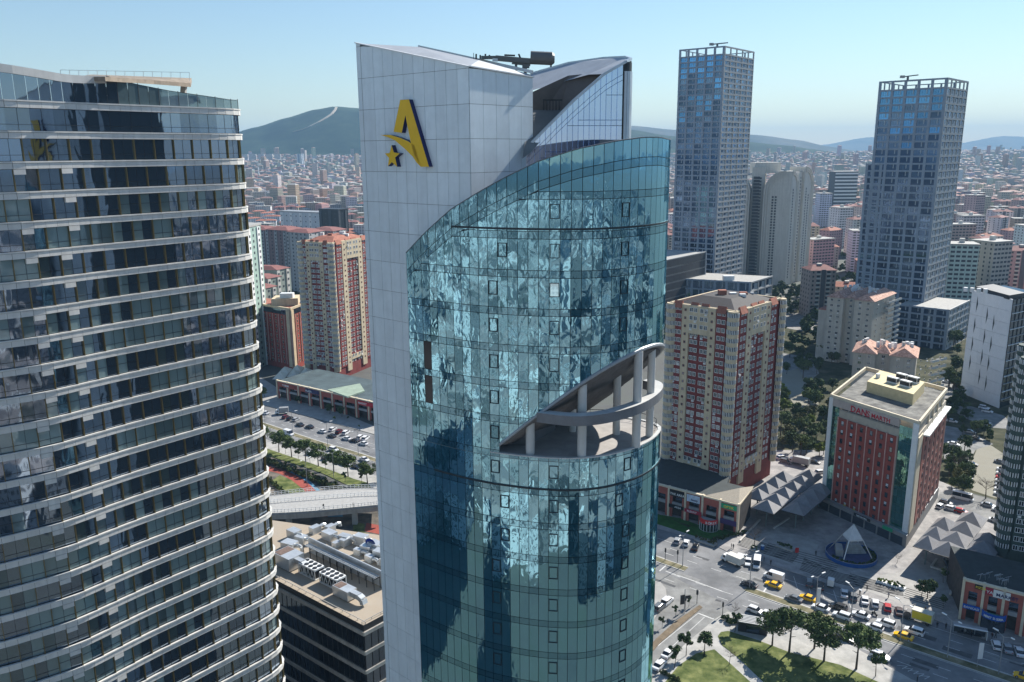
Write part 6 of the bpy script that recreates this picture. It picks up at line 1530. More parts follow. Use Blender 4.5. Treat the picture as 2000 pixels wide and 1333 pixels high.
# escalator glass / dark bridge beside the right canopies
es = thing('escalator', 'dark escalator with glass sides beside the right shop row', 'escalator', (*G(1878,1165), .13)); A, B = G(1878,1168), G(1848,1103, 3)
v = (B[0]-A[0], B[1]-A[1]); m = MB().bar((0,0,.3), (v[0], v[1], 3.6), 1.6, .5); m.build('ramp', darkm, es)
for s in (-.8, .8): n = math.hypot(*v); o_ = (-v[1]/n*s, v[0]/n*s); MB().bar((o_[0], o_[1], 1.1), (v[0]+o_[0], v[1]+o_[1], 4.4), .1, .9).build('balustrade', darkglass, es)
# kiosk in the park
kx, ky = G(1470, 1232); KK = thing('kiosk', 'dark park kiosk with slatted roof and a blue side panel', 'kiosk', (kx, ky, .13), -.33)
MB().box(-3.4,-1.6,0,3.4,1.6,2.6).build('body', darkm, KK)
for k in range(6): MB().box(-3.7,-1.9+k*.65,2.65,3.7,-1.5+k*.65,2.85).build('roof_slat', greym, KK)
MB().box(3.42,-1.4,.4,3.5,1.4,2.3).build('blue_panel', M('panel_blue', (.03,.12,.6), .3, var=0), KK); MB().box(-1.5,-1.7,.4,1.5,-1.62,2.2).build('shop_window', darkglass, KK)
# bus shelter
bx_, by_ = G(1893, 1245); BS = thing('bus_shelter', 'bus shelter with grey barrel roof and glass back by the lay-by', 'bus stop', (bx_, by_, .13), -.42)
MB().box(-3.6,-.9,2.5,3.6,.9,2.65).build('roof', greym, BS); MB().box(-3.6,-.95,2.66,3.6,-.5,2.75).build('roof_edge', white, BS)
for x in (-3.4, -1.1, 1.1, 3.4): MB().box(x-.06,.7,0,x+.06,.82,2.5).build('post', steel, BS)
MB().box(-3.4,.74,.3,3.4,.78,2.3).build('glass_back', wglass, BS); MB().box(-2.6,.1,.4,2.6,.6,.5).build('seat', darkm, BS); MB().box(3.45,-.8,.3,3.6,.8,2.3).build('ad_panel', white, BS)
# street lamps
LP = thing('street_lamp', 'proto', 'street lamp', (0,-500,0)); MB().tube((0,0,0),(0,0,9.5),.12,.07,8).build('pole', greym, LP)
for s in (-1, 1):
    MB().tube((0,0,9.3),(s*1.8,0,10.1),.05,.05,6).build('arm', greym, LP); MB().box(s*1.5-.1,-.16,10.02,s*2.5+.1,.16,10.2).build('lamp_head', lampw, LP)
for k, (px, py, rz) in enumerate([(1333,1107,.8),(1464,1149,.5),(1592,1194,.5),(1661,1218,2),(1758,1252,2),(1850,1285,2),(1950,1318,2),(518,830,.6),(572,850,.6),(640,872,.6),(700,890,.6),(652,934,1),(600,950,1)]):
    dup(LP, (*G(px, py), .1), rz, 'street lamp number %s along the boulevards' % k if False else ['double armed street lamp at the junction end of the median','double armed street lamp where the right median begins','street lamp on the median near the white banner','street lamp on the median beside the white cars','street lamp on the median beside the yellow taxi','street lamp on the median right of the taxi','last street lamp on the median at the right edge','street lamp on the left median beside the office tower','second street lamp on the left median','third street lamp on the left median','street lamp on the left median nearest the white tower','white headed lamp beside the sunken path','lamp on the small lawn by the running track'][k], 'street lamp')
TL = thing('traffic_light', 'proto', 'traffic light', (0,-500,0)); MB().tube((0,0,0),(0,0,3.2),.08,n=8).build('pole', darkm, TL); MB().box(-.2,-.2,2.6,.2,.2,3.9).build('signal_head', darkm, TL)
for k, (px, py) in enumerate([(1299,1096),(1323,1100),(1361,1180),(1411,1204),(1338,1192)]): dup(TL, (*G(px, py), .1), k, ['traffic light left end of the median tip','traffic light on the median tip','traffic light on the side street divider','traffic light at the park corner','second traffic light on the side street divider'][k], 'traffic light')
gs = thing('road_sign', 'dark double road sign on a tall pole at the side street divider', 'road sign', (*G(1336,1200), .1), .3); MB().tube((0,0,0),(0,0,7),.09,n=8).build('pole', greym, gs); MB().box(-1.2,-.08,2.8,0,.08,5.4).build('board', darkm, gs); MB().box(.1,-.08,4.2,1.6,.08,5.0).build('board', darkm, gs)
for k, (px, py) in enumerate([(1593,1192),(1908,1304)]):
    bn = thing('banner', ['white street banner on the median lamp, centre right', 'white street banner on the median lamp, far right'][k], 'banner', (*G(px, py), 2.2)); MB().box(-.1,-.06,0,.95,.06,4.0).build('cloth', white, bn); MB().bar((0,0,-2.1),(0,0,4.2),.08,.08).build('pole', greym, bn)
# ------------------------------------------------------------------ vehicles
paintm = M('car_paint', (1,1,1), .25, objcol=True, var=.0, spec=.6)
def loft(mb, secs, mi=0):
    """secs: list of (x, half width, z0, z1, top half width) cross-sections along the car"""
    R = []
    for x, w_, z0, z1, wt in secs: R.append([(x,-w_,z0),(x,-w_,(z0+z1)*.5),(x,-wt,z1),(x,wt,z1),(x,w_,(z0+z1)*.5),(x,w_,z0)])
    for a, b in zip(R, R[1:]):
        for i in range(6): j = (i+1) % 6; mb.face([a[i], a[j], b[j], b[i]][::-1], mi)
    mb.face(R[0], mi); mb.face(R[-1][::-1], mi)
def car_proto(kind):
    t = thing('car', 'proto', 'car', (0,-500,0)); t.name = {'van':'van','minibus':'minibus'}.get(kind, 'car')
    L_ = {'sedan':4.5,'hatch':4.1,'suv':4.5,'van':5.4,'minibus':6.6}[kind]; w_ = {'van':1.0,'minibus':1.02,'suv':.93}.get(kind, .9); h = {'sedan':1.45,'hatch':1.5,'suv':1.68,'van':2.25,'minibus':2.6}[kind]
    x0, x1 = -L_/2, L_/2; bl = .88 if kind in ('sedan','hatch') else (1.0 if kind == 'suv' else 1.15); m = MB()
    loft(m, [(x0,w_*.86,.35,bl-.08,w_*.78),(x0+.15,w_*.98,.25,bl,w_*.9),(x0+L_*.25,w_,.22,bl+.03,w_*.92),(x1-L_*.28,w_,.22,bl,w_*.92),(x1-.5,w_*.97,.22,bl-.14,w_*.86),(x1-.05,w_*.85,.3,bl-.28,w_*.75),(x1,w_*.8,.35,bl-.33,w_*.7)])
    m.build('body', paintm, t)
    g = MB(); c = {'sedan':(-.36,-.20,.08,.26),'hatch':(-.47,-.36,.10,.27),'suv':(-.48,-.40,.10,.27),'van':(-.495,-.48,.22,.38),'minibus':(-.495,-.48,.38,.46)}[kind]
    b0, b1, b2, b3 = [L_*q for q in c]; wt = w_*.76 if kind in ('sedan','hatch','suv') else w_*.9
    loft(g, [(b0,w_*.86,bl-.02,bl+.01,w_*.86),(b1,w_*.88,bl-.02,h-.04,wt),(b2,w_*.88,bl-.02,h-.04,wt),(b3,w_*.86,bl-.02,bl+.01,w_*.84)]); g.build('windows', carglass, t)
    r = MB(); loft(r, [(b1-.06,wt+.03,h-.09,h-.02,wt-.08),(b1+.25,wt+.04,h-.09,h,wt-.06),(b2-.2,wt+.04,h-.09,h,wt-.06),(b2+.05,wt+.03,h-.09,h-.03,wt-.08)])
    if kind in ('van',): r.box(b0, -w_*.93, bl, b1+(b2-b1)*.72, -w_*.84, h-.08); r.box(b0, w_*.84, bl, b1+(b2-b1)*.72, w_*.93, h-.08); r.box(b0-.02, -w_*.92, bl, b0+.08, w_*.92, h-.08)
    for u in ((b1+b2)/2, b1+.05, b2-.02): 
        for s in (-1, 1): r.bar((u, s*w_*.875, bl), (u, s*(wt+.01), h-.06), .07, .05)
    r.build('roof', paintm, t)
    for x in (x0+.82, x1-.85):
        for s in (-1, 1):
            wh = MB().tube((x, s*(w_-.2), .32), (x, s*(w_+.01), .32), .32, .32, 12); o = wh.build('wheel', rubber, t); MB().tube((x, s*(w_+.01), .32), (x, s*(w_+.02), .32), .19, .17, 10).build('rim', steel, o)
    for s in (-1, 1): MB().box(x1-.22, s*w_*.55, bl-.42, x1+.0, s*w_*.84, bl-.25).build('headlight', lampw, t); MB().box(x0-.01, s*w_*.55, bl-.3, x0+.1, s*w_*.86, bl-.12).build('tail_light', redl, t); MB().box(b2+.35, s*w_, bl-.02, b2+.5, s*(w_+.16), bl+.12).build('mirror', paintm, t)
    return t
CP = {k: car_proto(k) for k in ('sedan','hatch','suv','van','minibus')}
CC = {'white': (.68,.69,.70), 'silver': (.33,.35,.37), 'grey': (.13,.14,.15), 'black': (.012,.013,.015), 'dark': (.03,.035,.045), 'red': (.42,.015,.02), 'darkred': (.10,.012,.02), 'yellow': (.80,.45,.01), 'brown': (.05,.03,.03), 'blue': (.03,.07,.2), 'palewhite': (.72,.73,.74)}
def roaddir(p):
    i = min(range(1, len(MED)-1), key=lambda i: math.dist(MED[i], p)); a, b = MED[i-1], MED[i+1]; return math.atan2(b[1]-a[1], b[0]-a[0])
def car(kind, col, px, py, mode, lab, group=None, z=.02, world=None):
    p = world or G(px, py); rd = roaddir(p)
    rz = {'R': rd, 'L': rd+math.pi, 'P': rd+math.radians(108), 'Q': rd-math.radians(72)}.get(mode, None) if isinstance(mode, str) else mode
    c = dup(CP[kind], (p[0], p[1], z), rz, lab, {'van':'van','minibus':'minibus'}.get(kind, 'car'), group)
    for ch in c.children:
        if ch.name.split('.')[0] in ('body','roof','mirror'): ch.color = (*CC[col], 1)
    return c
RG = 'cars on the right boulevard'; PG = 'cars parked along the plaza'; LG = 'cars on and along the left boulevard'
for a in [('sedan','yellow',1510,1146,'L','yellow taxi beside the white van with the blue panel',RG),('sedan','yellow',1578,1172,'L','yellow taxi behind the dark sedan at the median',RG),('sedan','yellow',1764,1246,'L','yellow taxi below the yellow truck',RG),('sedan','yellow',2001,1326,'L','yellow taxi cut by the right edge',RG),
 ('sedan','dark',1463,1145,'L','dark sedan leading the queue at the junction',RG),('sedan','grey',1550,1173,'L','dark grey sedan in front of the second taxi',RG),('sedan','white',1603,1191,'L','white sedan with a dark roof spot next to the banner',RG),('suv','black',1637,1190,'L','black sports utility car beside the white sedan',RG),('suv','white',1644,1207,'L','white sports utility car next to the median',RG),('sedan','white',1681,1205,'L','white sedan behind the black sports utility car',RG),
 ('hatch','white',1708,1229,'L','white hatchback on the median lane ahead of the taxi',RG),('suv','white',1730,1222,'L','white estate ahead of the small white van',RG),('suv','palewhite',1785,1237,'L','small white van beside the taxi and the yellow truck',RG),('hatch','white',1475,1196,'R','white hatchback driving away above the kiosk',RG),('hatch','white',1503,1206,'R','white car half hidden by the park pines',RG),('suv','white',1718,1286,'R','white sports utility car right of the last park pine',RG),('sedan','black',1650,1250,'R','dark car under the park pines',RG),
 ('suv','grey',1581,1142,'P','dark grey car parked in the shade of the plaza, first of the row',PG),('suv','black',1602,1149,'P','black car parked beside the dark grey one in the shade',PG),('sedan','white',1649,1163,'P','white car parked right of the small cargo truck',PG),('hatch','grey',1667,1169,'P','grey hatchback parked between two white cars',PG),('sedan','white',1689,1176,'P','white sedan parked right of the grey hatchback',PG),('hatch','white',1709,1182,'P','white hatchback parked left of the red car',PG),('hatch','red',1733,1190,'P','red hatchback parked on the plaza side',PG),('sedan','brown',1756,1198,'P','dark brown sedan parked right of the red hatchback',PG),('hatch','white',1777,1203,'P','white hatchback parked behind the yellow truck',PG),
 ('hatch','silver',1323,1060,'P','silver hatchback parked next to the glass tower edge',PG),('hatch','white',1340,1064,'P','white hatchback parked under the lamp',PG),('sedan','black',1358,1072,'P','black sedan parked at the end of the row by the hedge',PG),('sedan','white',1461,1101,'Q','white sedan parked between the truck and the van',PG),('hatch','white',1443,1091,'L','white pickup like car behind the delivery truck',PG),
 ('hatch','white',1945,1264,'P','white car parked first at the bus lay-by end',PG),('sedan','silver',1967,1270,'P','silver car parked in the middle at the right edge',PG),('sedan','white',1990,1277,'P','white car parked last at the right edge',PG)]:
    car(*a)
sd = math.atan2(G(1366,1185)[1]-G(1288,1258)[1], G(1366,1185)[0]-G(1288,1258)[0])
for px, py, col, lab in [(1303,1178,'white','white sports utility car on the side street next to the tower'),(1288,1190,'grey','silver car partly hidden by the tower on the side street'),(1305,1280,'white','white sedan at the lower left end of the side street'),(1288,1303,'white','white sedan behind, half hidden by the glass tower')]: car('sedan' if py > 1200 else 'suv', col, px, py, sd, lab, 'cars on the side street')
car('van','white',1511,1131,'L','white van with a blue panel in the shade', RG); car('van','palewhite',1478,1105,'Q','white van parked at the plaza corner', PG); car('minibus','white',1880,976,roaddir(G(1880,976))+.0,'white minibus on the street behind the right canopies', None)
rdx = math.atan2(G(1990,1010)[1]-G(1860,980)[1], G(1990,1010)[0]-G(1860,980)[0])
for k, (kd, px, py, col, rz, lab) in enumerate([('hatch',1847,985,'dark',rdx,'dark car left of the minibus'),('hatch',1837,992,'white',rdx+1.3,'white car by the corner of the red block'),('hatch',1877,1002,'red',rdx,'small red car below the minibus'),('sedan',1930,990,'silver',rdx,'silver sedan right of the minibus'),('sedan',1952,1000,'white',rdx,'white sedan on the back street'),('sedan',1946,1020,'white',rdx,'white sedan beside the right canopies'),('hatch',1858,997,'white',rdx,'white hatchback below the minibus nose'),
 ('suv',1890,928,'white',rdx,'upper white car left of the pale car park'),('suv',1886,937,'white',rdx+.1,'lower white car left of the pale car park'),('sedan',1897,909,'black',rdx,'black car at the edge of the pale car park'),('sedan',1862,870,'white',rdx,'white car in the small lot behind the red block'),('sedan',1907,860,'dark',rdx,'dark car in the small lot'),('sedan',1894,846,'silver',rdx,'silver car in the small lot'),('sedan',1859,825,'white',rdx,'white car near the beige block'),('suv',1928,806,'white',rdx,'white car at the foot of the white slab block'),('suv',1922,799,'white',rdx,'second white car at the foot of the white slab block'),('suv',1925,832,'white',2.2,'white car turning below the white slab block'),
 ('sedan',1850,748,'white',rdx,'white car parked behind the beige block'),('sedan',1870,757,'grey',rdx,'grey car parked behind the beige block'),('sedan',1560,710,'grey',.3,'grey car in the lot behind the grove'),('sedan',1576,716,'white',.3,'white car in the lot behind the grove'),('suv',1535,905,'grey',rdx,'grey car behind the left canopies'),('suv',1527,897,'white',rdx+1,'white car by the foot of the red and cream tower'),('hatch',1602,925,'white',rdx+1,'white car between the canopies and the red block'),('sedan',1590,905,'dark',rdx,'dark car near the yellow green trees')]): car(kd, col, px, py, rz, lab)
for k, (py, col) in enumerate([(920,'white'),(928,'white'),(936,'red'),(943,'white'),(951,'silver'),(959,'white'),(968,'white'),(905,'grey')]): car('sedan', col, 1960-k*.8, py, rdx+.1, '%s car, %s from the top in the row right of the pale car park' % (col, ['second','third','fourth','fifth','sixth','seventh','lowest','first'][k]), 'cars at the right side of the pale car park')
for px, py, kd, col, md, lab in [(506,804,'sedan','white','L','white car first in the left boulevard parking row'),(518,809,'sedan','white','L','white sedan second in the left parking row'),(558,817,'hatch','darkred','P','dark red car beside the box truck on the left'),(567,820,'hatch','black','P','black car third in the left parking row'),(578,822,'hatch','silver','P','silver car fourth in the left parking row'),(586,832,'sedan','dark','L','dark sedan on the lane beside the left parking row'),(605,836,'sedan','dark','L','dark car near the left hedge'),(630,845,'sedan','white','L','white sedan halfway along the left boulevard'),(650,841,'hatch','white','P','white hatchback parked nose out on the left'),(648,854,'sedan','dark','L','dark sedan beside the halfway white sedan'),(663,846,'suv','darkred','P','dark red car parked in the middle left row'),(676,848,'suv','white','P','white car parked right of the dark red one'),(677,859,'sedan','white','L','white sedan in the lane below the parked cars'),(693,863,'sedan','dark','L','dark sedan between two white ones on the left'),(704,857,'suv','white','P','white car parked near the white tower'),(714,859,'suv','white','P','last white car parked beside the white tower'),(710,869,'sedan','white','L','white sedan driving next to the white tower'),
 (652,881,'suv','white','R','white car on the near lane of the left boulevard'),(607,889,'hatch','white','R','white car half hidden by the pine row'),(564,850,'van','white','R','white van on the left boulevard above the pines'),(664,906,'hatch','red','R','red car near the end of the pine row'),(678,909,'suv','white','R','white car right of the red one, left boulevard'),(696,915,'sedan','black','R','black car near the pointed end of the left verge'),(668,897,'hatch','grey','R','dark grey car behind the red one'),(637,899,'hatch','dark','R','dark car by the pine row'),(712,900,'sedan','white','R','white car beside the white tower on the near lane')]: car(kd, col, px, py, md, lab, LG)
def truck(px, py, rz, lab, boxc, cabc, L_=4.2, H_=2.3, name='box_truck', side=None):
    p = G(px, py); t = thing(name, lab, 'truck', (p[0], p[1], .02), rz); MB().box(-L_/2-.9,-1.1,.9,L_/2-.9,1.1,.9+H_).build('cargo_box', boxc, t)
    if side:
        MB().box(-L_/2-.7,1.1,1.1,L_/2-1.1,1.14,.7+H_).build('side_panel', side, t); MB().box(-L_/2-.7,-1.14,1.1,L_/2-1.1,-1.1,.7+H_).build('side_panel', side, t)
    m = MB(); loft(m, [(L_/2-.75,1.0,.45,2.2,.92),(L_/2+.3,1.0,.45,2.2,.9),(L_/2+.85,.98,.45,1.35,.9),(L_/2+1.0,.95,.45,1.2,.88)]); m.build('cab', cabc, t)
    g = MB(); loft(g, [(L_/2+.33,.9,1.4,2.05,.84),(L_/2+.87,.93,1.38,1.42,.88)]); g.build('windscreen', carglass, t); MB().box(L_/2-.5,-1.02,1.4,L_/2+.2,1.02,2.0).build('side_window', carglass, t)
    MB().box(-L_/2-.8,-.5,.5,L_/2+.5,.5,.9).build('chassis', darkm, t)
    for x in (-L_/2+.1, L_/2+.1):
        for s in (-1, 1): MB().tube((x, s*.75, .42), (x, s*1.05, .42), .42, n=12).build('wheel', rubber, t)
    for s in (-1, 1): MB().box(L_/2+.95, s*.6, .65, L_/2+1.02, s*.9, .85).build('headlight', lampw, t)
rd = roaddir(G(1600,1180))
truck(1793, 1214, rd+math.pi, 'yellow sided box truck with a pale roof stopped by the plaza', M('truck_roof', (.50,.48,.40), .6), M('truck_cab', (.05,.05,.055), .4), 4.8, 2.4, side=M('truck_yellow', (.62,.50,.03), .5, var=.08))
truck(1430, 1101, rd+math.pi-.15, 'white delivery truck with an orange mark at the plaza corner', M('truck_cream', (.66,.64,.58), .5), white, 4.6, 2.0, side=None)
truck(551, 809, roaddir(G(551,809))+math.pi+.9, 'grey box truck parked on the left boulevard', greym, white, 4.0, 2.2); truck(1560, 908, rdx+math.pi, 'grey box truck behind the left canopies', greym, white, 6, 2.4); 
ct = thing('cargo_trike', 'small white cargo cart with a dark square on its side', 'cart', (*G(1622,1146), .02), rd+1.8); MB().box(-.9,-.8,.5,.9,.8,2.3).build('box', white, ct); MB().box(.9,-.4,.9,.94,.4,1.8).build('dark_square', darkm, ct); MB().box(-.9,-.7,.2,.9,.7,.5).build('chassis', darkm, ct)
for x in (-.6, .6):
    for s in (-.75, .75): MB().tube((x, s-.08, .25), (x, s+.08, .25), .25, n=10).build('wheel', rubber, ct)
# ------------------------------------------------------------------ people (skin modifier figures)
skinm = M('skin', (.35,.22,.16), .7, var=0); clothd = M('dark_trousers', (.02,.022,.03), .9, var=.1); coat = M('coat', (1,1,1), .9, objcol=True, var=.1); hairm = M('hair', (.015,.012,.01), .8, var=0)
def person_mesh(stride):
    J = [(0,0,.95),(0,0,1.15),(0,0,1.42),(0,0,1.5),(0,0.02,1.62),(0,.02,1.74),(-.1,0,.9),(-.11,stride,.5),(-.11,stride*.9-.03,.08),(-.11,stride+.12,.04),(.1,0,.9),(.11,-stride*.6,.5),(.11,-stride*1.4,.1),(.11,-stride*1.4+.15,.05),(-.2,0,1.40),(-.26,-.06,1.13),(-.27,.06,.88),(.2,0,1.40),(.26,.04,1.13),(.27,.14,.90)]
    E = [(0,1),(1,2),(2,3),(3,4),(4,5),(0,6),(6,7),(7,8),(8,9),(0,10),(10,11),(11,12),(12,13),(2,14),(14,15),(15,16),(2,17),(17,18),(18,19)]
    Rd = [.15,.15,.16,.06,.10,.09,.10,.075,.05,.045,.10,.075,.05,.045,.075,.05,.035,.075,.05,.035]
    me = bpy.data.meshes.new('person'); me.from_pydata(J, E, []); o = bpy.data.objects.new('tmp', me); COL.objects.link(o)
    o.modifiers.new('s', 'SKIN'); sv = me.skin_vertices[0].data
    for i, r in enumerate(Rd): sv[i].radius = (r*(1.1 if i < 3 else 1), r*(.75 if i < 3 else 1))
    sv[0].use_root = True; sb = o.modifiers.new('u', 'SUBSURF'); sb.levels = 1; sb.render_levels = 1
    dg = bpy.context.evaluated_depsgraph_get(); m2 = bpy.data.meshes.new_from_object(o.evaluated_get(dg)); bpy.data.objects.remove(o)
    for m_ in (clothd, coat, skinm, hairm): m2.materials.append(m_)
    for p in m2.polygons:
        z = p.center.z; ax = abs(p.center.x); p.material_index = 0 if z < .86 and ax < .22 else (2 if z > 1.5 else 1); p.use_smooth = True
        if z > 1.68 or (z > 1.58 and p.center.y < -.02): p.material_index = 3
    m2.name = 'person'; return m2
PM = [person_mesh(.16), person_mesh(.03)]
for k, (px, py, st, c, lab) in enumerate([(1428,1072,1,(.02,.02,.02),'person in dark clothes standing with another by the plaza corner'),(1432,1073,1,(.03,.03,.04),'second person in dark clothes at the plaza corner'),(1593,1086,0,(.05,.05,.06),'person walking on the plaza left of the fountain'),(1492,1097,1,(.02,.02,.02),'person standing on the pavement right of the parked van'),(1505,1104,1,(.03,.03,.03),'person in dark clothes beyond the parked van'),(1679,1163,1,(.02,.02,.025),'person standing behind the parked grey car'),(1693,1154,0,(.02,.02,.02),'person walking up the sunny plaza patch'),(1735,1168,0,(.3,.3,.32),'person in a pale top on the plaza steps'),(1807,1197,1,(.02,.02,.02),'person on the pavement behind the yellow truck'),(1830,1227,1,(.02,.02,.025),'person waiting at the kerb right of the truck'),(1847,1229,1,(.03,.02,.02),'second person waiting at the kerb'),(1864,1232,1,(.02,.02,.02),'person at the left end of the bus shelter'),(1876,1237,1,(.05,.05,.05),'person standing inside the bus shelter'),(1884,1240,1,(.3,.3,.3),'person in grey inside the bus shelter'),(1897,1244,1,(.02,.02,.02),'person at the middle of the bus shelter'),(1937,1248,0,(.05,.02,.02),'person walking right of the bus shelter'),(1944,1247,0,(.02,.02,.02),'second person walking right of the bus shelter'),(1908,1200,1,(.02,.02,.02),'person in front of the blue sign shops'),(1304,1220,1,(.02,.02,.02),'person standing on the side street divider'),(1791,1333,1,(.02,.02,.03),'person at the bottom edge by the bus bay'),(1393,1060,1,(.03,.03,.03),'person on the pavement above the road corner'),(1375,1283,1,(.02,.02,.02),'person on the park pavement left of the lawn'),(632,994,1,(.02,.02,.02),'person on the footbridge'),(690,992,1,(.02,.02,.02),'second person on the footbridge')]):
    z = 6.5 if px < 700 else .14; o = put('person', PM[0] if st == 0 else PM[1], None, (*G(px, py, z), z), RN.uniform(0, 6.28)); o.color = (*c, 1); tag(o, lab, 'person')
mc = thing('motorcycle', 'dark motorcycle crossing the lit road among the white cars', 'motorcycle', (*G(1708,1202), .02), rd+2.6)
for x in (-.65, .65): MB().tube((x,-.06,.32),(x,.06,.32),.32,n=12).build('wheel', rubber, mc)
MB().bar((-.6,0,.4),(.5,0,.75),.25,.3).bar((.5,0,.7),(.7,0,.35),.08,.1).build('frame', darkm, mc); MB().box(-.55,-.15,.75,.1,.15,.88).build('seat', rubber, mc); MB().bar((.45,-.35,1.0),(.45,.35,1.0),.05,.05).build('handlebar', steel, mc)
o = put('person', PM[1], None, (*G(1708,1202), .35), rd+1.05); o.scale = (.9,.9,.85); o.color = (.03,.03,.03,1); tag(o, 'rider in dark clothes on the motorcycle', 'person')
# ------------------------------------------------------------------ hills, far city, haze
forest = M('forest_hill', (.012,.032,.02), .95, var=.4, scale=.006, detail=12, c2=(.035,.055,.03), spec=.05)
hillm = M('dry_hill', (.07,.08,.06), .95, var=.4, scale=.003, detail=10, c2=(.12,.11,.09), spec=.05)
from mathutils import noise as mnoise
def tz(x, y):
    t = max(0, min(1, (y-1350)/3200)); return (96 if x < 0 else 82)*t*t*(3-2*t)+(6*mnoise.noise(Vector((x/300, y/300, 9)))*t)
tm = MB(); nx, ny = 90, 60
for j in range(ny+1):
    for i in range(nx+1): y_ = 1300+j*9000/ny; x_ = (-1+2*i/nx)*(y_*1.05); tm.v.append((x_, y_, tz(x_, y_)+(.3 if j else -.5)))
for j in range(ny):
    for i in range(nx): a_ = j*(nx+1)+i; tm.f.append((a_, a_+1, a_+nx+2, a_+nx+1)); tm.m.append(0); tm.r.append(0)
tm.build('terrain', landm, None, kind='structure', smooth=True)
def ridge(name, prof, Y, Yf, Yb, mat, step=12, rough=.06, rows=26):
    x0, x1 = prof[0][0], prof[-1][0]; xs = list(range(x0, x1+1, step)); V = []; nr = rows
    def py(x):
        for (a, b), (c, d) in zip(prof, prof[1:]):
            if x <= c: t = (x-a)/(c-a); t = t*t*(3-2*t)*.5+t*.5; return b+(d-b)*t
        return prof[-1][1]
    for i in range(nr+1):
        y = Yf+(Y-Yf)*i/(nr*.72) if i <= nr*.72 else Y+(Yb-Y)*(i-nr*.72)/(nr*.28)
        t = (y-Yf)/(Y-Yf) if y <= Y else max(0, 1-(y-Y)/(Yb-Y)); s = t*t*(3-2*t) if y <= Y else t**.7
        for x in xs:
            p = D(x, py(x), Y); wx = p[0]*y/Y; n = mnoise.fractal(Vector((wx/600, y/600, 0)), .8, 2.1, 5)*rough+mnoise.fractal(Vector((wx/90, y/90, 3)), .9, 2.1, 3)*rough*.12
            V.append((wx, y, max(tz(wx, y)-6, p[2]*s*(1+n*(1-.85*(t if y<=Y else 1)))) if i else -5))
    m = MB(); k = len(xs); m.v = V
    for i in range(nr):
        for j in range(k-1): m.f.append((i*k+j, i*k+j+1, (i+1)*k+j+1, (i+1)*k+j)); m.m.append(0); m.r.append(0)
    o = m.build(name, mat, None, kind='structure', smooth=True); return m
HILL1 = ridge('hill', [(60,318),(200,302),(330,285),(430,268),(500,249),(560,231),(615,215),(655,208),(700,212),(780,228),(880,255),(1000,284),(1120,300),(1180,312)], 5200, 3900, 7200, forest)
ridge('hill', [(1080,296),(1160,268),(1235,254),(1310,266),(1440,276),(1530,284),(1600,293),(1650,304),(1700,312)], 5400, 4300, 6600, forest)
ridge('hill', [(1040,300),(1140,262),(1235,246),(1320,254),(1400,257),(1480,264),(1560,274),(1620,287),(1700,299),(1800,306),(1950,312)], 8500, 6900, 9900, hillm)
ridge('hill', [(1640,318),(1760,304),(1830,306),(1900,303),(1935,297),(1985,303),(2060,301),(2200,308),(2400,316)], 7600, 6300, 9000, hillm)
ridge('hill', [(1500,306),(1600,284),(1700,268),(1780,276),(1860,282),(1960,266),(2080,272),(2300,300)], 14500, 12500, 15600, hillm)
ridge('hill', [(300,306),(420,286),(520,270),(640,280),(760,300)], 11000, 9500, 13000, hillm)
# pale track up the left hill: a firebreak
fb_ = MB(); T = [(657,211),(655,216),(648,224),(636,232),(622,240),(606,248),(590,254),(572,259)]
from mathutils.bvhtree import BVHTree
bv = BVHTree.FromPolygons([Vector(v) for v in HILL1.v], HILL1.f); TP = []
for px, py in T:
    h_ = bv.ray_cast(Vector((0, 0, CAM_H)), Vector(ray(px, py)).normalized())
    if h_[0] is not None: TP.append(h_[0]+h_[1]*(3 if h_[1].z > 0 else -3))
for a, b in zip(TP, TP[1:]): fb_.bar(a, b, 13, 5)
fb_.build('hill_track', M('pale_track', (.42,.36,.28), .9), None, kind='structure')
# city block materials
def CITY(name):
    m, n, b = _new(name); L = n.links; uv = n.nodes.new('ShaderNodeUVMap'); uv.uv_map = 'uv'; ca = n.nodes.new('ShaderNodeAttribute'); ca.attribute_name = 'tint'
    sp = n.nodes.new('ShaderNodeSeparateXYZ'); L.new(uv.outputs[0], sp.inputs[0]); f = []
    for k, th in ((0, .55), (1, .52)):
        fr = n.nodes.new('ShaderNodeMath'); fr.operation = 'FRACT'; L.new(sp.outputs[k], fr.inputs[0]); gt = n.nodes.new('ShaderNodeMath'); gt.operation = 'GREATER_THAN'; gt.inputs[1].default_value = th; L.new(fr.outputs[0], gt.inputs[0]); f.append(gt.outputs[0])
    mu = n.nodes.new('ShaderNodeMath'); mu.operation = 'MULTIPLY'; L.new(f[0], mu.inputs[0]); L.new(f[1], mu.inputs[1])
    gt = n.nodes.new('ShaderNodeMath'); gt.operation = 'GREATER_THAN'; gt.inputs[1].default_value = -.5; L.new(sp.outputs[0], gt.inputs[0]); m2 = n.nodes.new('ShaderNodeMath'); m2.operation = 'MULTIPLY'; L.new(mu.outputs[0], m2.inputs[0]); L.new(gt.outputs[0], m2.inputs[1])
    mx = n.nodes.new('ShaderNodeMix'); mx.data_type = 'RGBA'; L.new(m2.outputs[0], mx.inputs[0]); L.new(ca.outputs['Color'], mx.inputs[6]); mx.inputs[7].default_value = (.05,.055,.065,1)
    L.new(mx.outputs[2], b.inputs['Base Color']); b.inputs['Roughness'].default_value = .8; return m
citym = CITY('city_render')
WALLS = [(.55,.52,.47),(.60,.58,.55),(.50,.42,.34),(.52,.38,.32),(.45,.44,.42),(.58,.50,.38),(.62,.62,.62),(.40,.37,.34),(.50,.32,.27),(.48,.46,.36)]
ROOFS = [(.28,.14,.11),(.33,.19,.15),(.26,.15,.13),(.33,.32,.31),(.38,.26,.22),(.26,.24,.23),(.30,.15,.12),(.42,.40,.38)]
